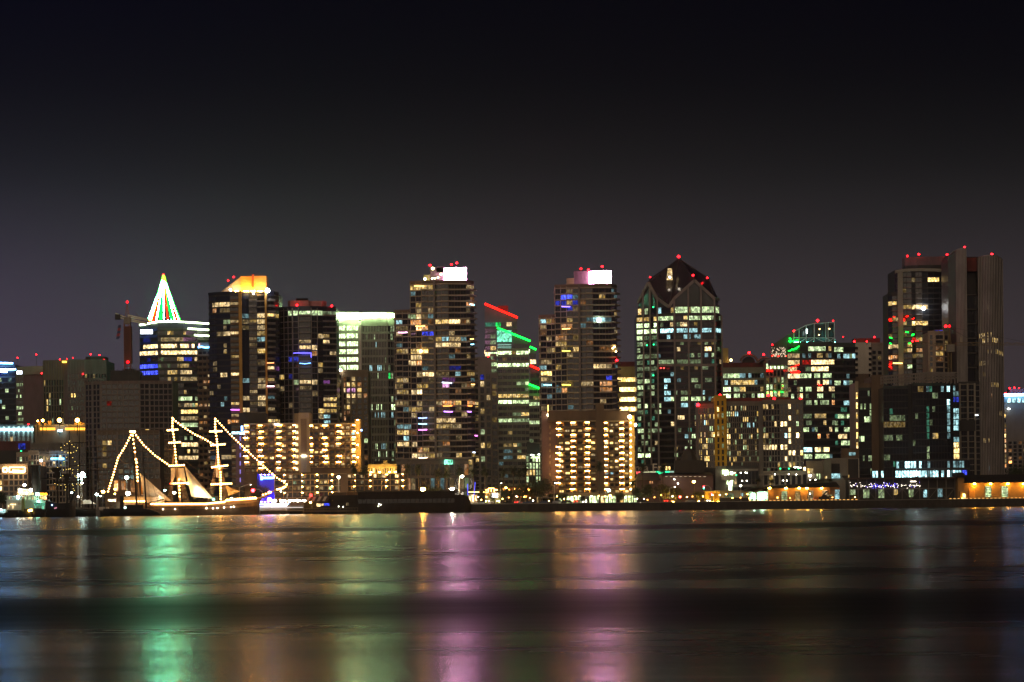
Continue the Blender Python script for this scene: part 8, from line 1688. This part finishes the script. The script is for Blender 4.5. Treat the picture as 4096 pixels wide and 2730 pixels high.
# standing rigging
def rig(lines, D, root, w=.07, mm=SPARD):
    mb=MB()
    for a,c in lines: mb.bar(P(*a,D),P(*c,D),w,mm)
    return mb.obj('rigging',root)
rl=[]
for t in range(5):
    rl.append((B_(2000,520),B_(1930+t*12,1175))); rl.append((B_(2010,620),B_(2110+t*16,1175))); rl.append((D_(262,560),D_(150+t*14,1170))); rl.append((D_(268,620),D_(330+t*16,1150))); rl.append((B_(1560,700),B_(1500+t*10,1155)))
rl+= [(B_(1370,680),B_(1570,840)),(B_(2030,640),B_(2353,865)),(D_(0,840),D_(240,950)),(B_(1540,490),B_(1600,470)),(B_(2115,750),B_(2353,1010)),(D_(360,985),D_(640,1080)),(D_(660,1180),D_(950,1030)),(D_(276,830),D_(900,1050))]
rig(rl,D0+.5,s,.08,SPAR)
m=MB()
for i in range(40):
    t=i/39; x=zx('B',1740)+(zx('D',690)-zx('B',1740))*t; y=2013-18*max(0,(t-.55)/.45); p_=P(x,y+3,D0-4.9); m.bar(p_,p_+Vector((0,0,1.4)),.1,SPAR)
m.obj('bulwark_stanchion',s)
m=MB()
for i in range(34):
    t=i/33; x=560+430*t; y=np_=2017-14*max(0,(t-.5)/.5); p_=P(x,y+14,D0-5.75); m.box(p_.x-.35,p_.x+.35,p_.y,p_.y+.1,p_.z-.4,p_.z+.25,mat('port_lid',(.13,.10,.08),.7))
m.obj('gun_port',s)
# ---- dark square rigged ship
d=1384; w_ = thing('sailing_ship','dark square rigged warship with fine yellow bulb garlands in its topmast','sailing ship',(PX(zx('B',700),2040,d),d,0))
hull(w_,[zx('B',x) for x in (528,540,580,640,700,760,810,840,862)],[zy('B',y) for y in (1155,1160,1172,1185,1190,1188,1180,1165,1150)],0,d,9,BLKH)
mast([B_(662,1200),B_(660,900),B_(655,605)],d,.45,SPARD,w_); mast([B_(772,1200),B_(771,960),B_(768,710)],d,.5,SPARD,w_); mast([B_(798,1150),B_(797,700),B_(796,355)],d+2,.4,SPARD,w_)
for x0,x1,y,r in ((450,600,905,.3),(600,930,945,.5),(700,1030,945,.25),(578,705,792,.55),(705,825,858,.5),(560,900,880,.25)): yard('B',x0,x1,y,w_,D=d,r=r,lit=False,dy=2,mm=SPARD)
for x0,x1,y0,y1 in ((582,702,790,828),(712,818,858,885),(625,700,828,905),(735,800,880,935),(745,790,945,990)):    # furled sails and fighting tops
    a=P(zx('B',x0),zy('B',y1),d-.5); c=P(zx('B',x1),zy('B',y0),d-.5); m=MB(); dx=(c.x-a.x)*.2; m.hexa([(a.x+dx,d-1.2,a.z),(c.x-dx,d-1.2,a.z),(c.x-dx,d+1,a.z),(a.x+dx,d+1,a.z),(a.x,d-1.4,c.z),(c.x,d-1.4,c.z),(c.x,d+1.2,c.z),(a.x,d+1.2,c.z)],SPARD); m.obj('furled_sail',w_)
yb=emat('bulb_yellow',(1,.70,.15),5)
for pts in ([(798,475),(770,505),(740,525),(700,547),(712,580),(745,600),(780,605)],[(800,475),(825,515),(850,540),(890,553),(875,585),(845,602),(812,606)],[(780,612),(765,660),(735,710),(700,750),(660,776)],[(815,612),(835,665),(860,710),(898,755)],[(728,805),(760,800),(785,797)],[(805,790),(835,805),(892,802)],[(805,795),(832,840)],[(695,893),(722,872)],[(860,875),(880,892)],[(630,962),(660,975),(700,982),(745,975)],[(830,970),(880,968),(915,975)],[(755,1000),(748,1035)],[(838,985),(842,1020),(852,1040)]):
    bulbs(w_,[B_(*p) for p in pts],d-1.5,1.2,.13,yb)
m=MB(); m.tube([P(*B_(810,1175),d),P(*B_(835,1110),d),P(*B_(862,1045),d)],[.5,.4,.25],SPARD,6); m.obj('bowsprit',w_)
rl=[((zx('B',655+i*2),zy('B',830)),(zx('B',600+i*18),zy('B',1175))) for i in range(8)]+[((zx('B',768),zy('B',880)),(zx('B',700+i*20),zy('B',1180))) for i in range(8)]+[(B_(655,610),B_(600,790)),(B_(655,610),B_(700,790)),(B_(862,1045),B_(800,870)),(B_(796,360),B_(660,780)),(B_(796,360),B_(930,760)),(B_(655,620),B_(510,860)),(B_(510,850),B_(540,960))]
rig(rl,d,w_,.09)
for x,y,c_ in ((598,1208,'sign_blue_core'),(630,1245,'lamp_dimred'),(645,1240,'lamp_dimred')):
    p_=P(*B_(x,y),d-5.5); m=MB(); m.ball(p_,.35,emat(c_,(.5,.2,.25),1.5),6,4); m.obj('lamp',w_)
# ---- brig masts
d=1396; w_ = thing('sailing_ship','bare dark brig with long crossed yards, between the dark warship and bright ship','sailing ship',(PX(zx('B',1080),2040,d),d,0))
hull(w_,[zx('B',x) for x in (830,870,930,1000,1080,1160,1220,1262,1280)],[zy('B',y) for y in (1262,1258,1262,1270,1272,1268,1255,1240,1230)],0,d,7,BLKH)
mast([B_(1062,1260),B_(1045,850),B_(1029,420)],d,.42,SPARD,w_); mast([B_(1146,1270),B_(1125,850),B_(1098,415)],d,.45,SPARD,w_); mast([B_(915,1240),B_(913,700),B_(910,290)],d+3,.42,SPARD,w_)
for x0,x1,y,r in ((1028,1195,545,.22),(985,1258,676,.3),(968,1302,810,.26),(1060,1145,775,.2),(985,1100,910,.18),(828,1000,492,.38),(800,1100,757,.24),(830,1010,905,.2)): yard('B',x0,x1,y,w_,D=d,r=r,lit=False,dy=0,mm=SPARD)
rl=[((zx('B',1032),zy('B',800)),(zx('B',985+i*14),zy('B',1255))) for i in range(7)]+[((zx('B',1118),zy('B',780)),(zx('B',1085+i*16),zy('B',1262))) for i in range(8)]+[((zx('B',911),zy('B',760)),(zx('B',850+i*20),zy('B',1250))) for i in range(8)]+[(B_(1029,425),B_(912,760)),(B_(1098,420),B_(1250,670)),(B_(1098,420),B_(1045,800)),(B_(1150,880),B_(1220,1240))]
rig(rl,d,w_,.08)
# ---- schooner and yawl in front of the bright ship
d=1382; w_ = thing('schooner','low dark schooner with two bare raked masts, moored in front of the bright ship stern','schooner',(PX(zx('B',1550),2050,d),d,0))
hull(w_,[zx('B',x) for x in (1235,1280,1360,1460,1560,1660,1740,1810,1850)],[zy('B',y) for y in (1262,1256,1250,1246,1246,1250,1262,1285,1322)],0,d,6,BLKH)
mast([B_(1572,1250),B_(1545,850),B_(1528,605)],d,.5,SPARD,w_); mast([B_(1680,1250),B_(1655,850),B_(1638,570)],d,.5,SPARD,w_)
m=MB(); a=P(*B_(1440,1250),d-2); c=P(*B_(1640,1205),d-2); m.box(a.x,c.x,d-1.5,d+1.5,a.z,c.z,BLKH); a=P(*B_(1380,1205),d); c=P(*B_(1420,1105),d); m.box(a.x,c.x,d-1,d+1,a.z-2,c.z,BLKH); m.obj('cabin',w_)
m=MB(); m.tube([P(*B_(1690,1190),d),P(*B_(1880,1142),d)],.25,SPARD,6); m.obj('boom',w_)
rig([(B_(1530,620),B_(1450,1240)),(B_(1530,620),B_(1610,1240)),(B_(1640,590),B_(1600,1240)),(B_(1640,590),B_(1740,1250)),(B_(1640,590),B_(1850,1310)),(B_(1530,615),B_(1640,590))],d,w_,.09)
m=MB(); rng=random.Random(2)
for i in range(60):
    x=rng.uniform(1260,1780); p_=P(*B_(x,rng.uniform(1190,1262)),d-1); v=Vector((rng.uniform(-1,1),0,rng.uniform(-.6,.9))); m.bar(p_,p_+v,.2,BLKH)
m.obj('deck_gear',w_)
for i,(x,y,hh,col,lb) in enumerate(((1160,1250,260,'w','small moored sloop right of the brig hull'),(1210,1270,150,'d','small dark dinghy between the brig and the schooner'),(300,1270,0,'d','low dark launch before the ferry hull, lit by two orange lamps'),(440,1275,0,'d','second low dark launch with a canopy before the ferry stern'),(120,1290,0,'d','dark rowing boat before the ferry bow'))):
    dd=1378-i; t=thing('small_boat',lb,'boat',(PX(zx('B',x),2060,dd),dd,0)); hull(t,[zx('B',x+u) for u in (-60,-40,0,40,60)],[zy('B',y+v) for v in (5,10,12,8,0)],0,dd,2.6,BLKH if col=='d' else W_GREY)
    if hh: mast([B_(x,y+10),B_(x-8,y-hh)],dd,.2,SPARD,t)
    m=MB(); a=P(*B_(x-22,y+8),dd); m.prism([(a.x,dd-.8),(a.x+4.5,dd-.8),(a.x+4.5,dd+.8),(a.x,dd+.8)],a.z-.4,a.z+1.1,BLKH if col=='d' else W_WHITE); m.obj('cabin',t)
    if i==2:
        for x_,y_ in ((335,1272),(358,1268)): p_=P(*B_(x_,y_),dd-2); m=MB(); m.ball(p_,.5,LK['so'],8,6); m.obj('lamp',t)
    if i==3:
        m=MB(); a=P(*B_(385,1262),dd); c=P(*B_(485,1262),dd); mid=P(*B_(435,1245),dd); m.hexa([(a.x,dd-1,a.z),(c.x,dd-1,c.z),(c.x,dd+1,c.z),(a.x,dd+1,a.z),(mid.x-1.6,dd-.8,mid.z),(mid.x+1.6,dd-.8,mid.z),(mid.x+1.6,dd+.8,mid.z),(mid.x-1.6,dd+.8,mid.z)],BLKH); m.obj('canopy',t)
# ---- white steam ferry
d=1394; f = thing('ferry','white double decked steam ferry with tall black funnel, lit green at its right end','ferry',(PX(zx('B',300),2050,d),d,0)); WF=mat('ferry_white',(.62,.62,.56),.6,.12,.5)
hull(f,[zx('B',x) for x in (40,70,160,260,360,460,520,540)],[zy('B',y) for y in (1262,1268,1272,1274,1274,1270,1262,1255)],0,d,9,BLKH)
def fbox(name,x0,y0,x1,y1,dy,th,mm): return cbox(name,'B',x0,y0,x1,y1,d+dy,th,mm,type('o',(),{'root':f}))
fbox('lower_cabin',75,1160,525,1268,-3.5,8,WF); fbox('deck',62,1150,535,1160,-4.6,10,WF); fbox('upper_cabin',85,1105,515,1150,-3.0,7,WF); fbox('roof_deck',62,1096,540,1105,-4.4,9.5,W_GREY)
m=MB(); q=P(*B_(203,1075),d); m.obj('x',f) if False else None
fbox('wheelhouse',205,1035,372,1070,-2,4,wmat('w4')); fbox('wheelhouse_roof',200,1026,376,1034,-2.4,4.8,WF); fbox('texas_deck',195,1070,385,1095,-2.4,5,mat('ferry_warm',(.6,.42,.26),.7))
m=MB(); a=P(*B_(417,1100),d); c=P(*B_(417,752),d); m.tube([(a.x,d,a.z),(a.x,d,c.z-.8),(a.x,d,c.z-.75),(a.x,d,c.z)],[2.15,2.15,2.45,2.45],BLKH,14); m.obj('funnel',f)
for i in range(20):
    x=80+i*22.5; p_=P(*B_(x,1158),d-4.5); m=MB(); m.bar((p_.x,p_.y,p_.z),(p_.x,p_.y,p_.z+1.7+.6),.16,WF); m.obj('stanchion',f)
for i,(x0,x1,y0,y1,k) in enumerate(((100,112,1112,1145,'g3'),(118,130,1112,1145,'r2'),(145,152,1112,1145,'c3'),(185,225,1095,1145,'c4'),(235,245,1112,1145,'g2'),(255,270,1110,1145,'o3'),(285,300,1112,1145,'g3'),(310,320,1112,1145,'g2'),(330,340,1112,1145,'g2'),(350,360,1112,1145,'g2'),(370,380,1112,1145,'y3'),(395,410,1112,1145,'g3'),(440,500,1112,1140,'y3'),(505,530,1105,1150,'o4'),(88,102,1212,1250,'w4'),(115,180,1195,1207,'w4'),(140,155,1215,1250,'w3'),(200,235,1190,1202,'w2'),(390,520,1185,1215,'t2'),(400,410,1220,1255,'t2'),(425,432,1220,1255,'t2'),(450,458,1220,1255,'t2'),(480,500,1218,1255,'t3'))):
    fbox('window',x0,y0,x1,y1,-4.0,.3,wmat(k))
for x,y,r,k in ((235,1043,.95,'wa'),(353,1037,.75,'wa'),(300,1075,.35,'wa'),(205,1115,.6,'cy'),(440,1165,.4,'gr'),(470,1060,.0,'so')):
    if r: p_=P(*B_(x,y),d-4.6); m=MB(); m.ball(p_,r,LK[k],8,6); m.obj('lamp',f)
for x in (468,494,526):
    p_=P(*B_(x,1085),d-3.9); m=MB(); m.ball(p_,.75,emat('lantern_orange',(1,.42,.02),4),8,6); m.obj('lantern',f)
m=MB(); a=P(*B_(272,1240),d-6); m.tube([(a.x,d-7,.5),(a.x,d-7,P(*B_(272,1135),d).z)],[.9,.9],mat('olive_funnel',(.30,.28,.10),.6),10); tf=m.obj('tug_funnel')
tag(tf,'short olive tug funnel standing before the ferry','funnel')
t=thing('tugboat','small cyan lit workboat at the left edge','boat',(PX(8,2060,1385),1385,0)); hull(t,[zx('B',x) for x in (-60,-20,20,60,90)],[zy('B',y) for y in (1290,1298,1300,1300,1290)],0,1385,5,BLKH)
o_=cbox('cabin','B',-20,1255,68,1300,1383,4,mat('cabin_pale',(.6,.65,.65),.6),type('o',(),{'root':t}));
for x0 in (0,22,44): cbox('window','B',x0,1265,x0+12,1280,1382.6,.3,wmat('c3'),type('o',(),{'root':t}))
p_=P(*B_(12,1262),1380.5); m=MB(); m.ball(p_,.4,LK['cy'],8,6); m.obj('lamp',t)
# tents and awnings on the embarkation dock
for i,(x,y,lb) in enumerate(((980,1160,'white peaked tent roof right of the lattice pylon'),(1020,1162,'second white peaked tent roof behind the brig masts'))):
    t=thing('tent',lb,'tent',(PX(zx('B',x),2000,1408),1408,GZ)); a=P(*B_(x,y),1408); m=MB(); z=a.z-.4
    m.hexa([(a.x-3,1405,z-1.0),(a.x+3,1405,z-1.0),(a.x+3,1411,z-1.0),(a.x-3,1411,z-1.0),(a.x-.2,1407.8,z+1),(a.x+.2,1407.8,z+1),(a.x+.2,1408.2,z+1),(a.x-.2,1408.2,z+1)],W_WHITE); m.obj('canopy',t); m=MB()
    for sx_ in (-2.9,2.9): m.bar((a.x+sx_,1405.2,GZ),(a.x+sx_,1405.2,z-1),.12,POLE)
    m.obj('post',t)
# ================================================================= night haze over the harbour
hz = MB(); hm, hnt, hout = nodes('harbour_haze')
pv = hnt.nodes.new('ShaderNodeVolumePrincipled'); pv.inputs['Density'].default_value = .00006; pv.inputs['Color'].default_value = (.9,.86,.84,1); pv.inputs['Anisotropy'].default_value = .55
lk(hnt, pv.outputs[0], hout.inputs['Volume'])
hz.box(-1500, 1500, -60, 2700, -3, 190, hm); o = hz.obj('haze'); o['kind'] = 'stuff'
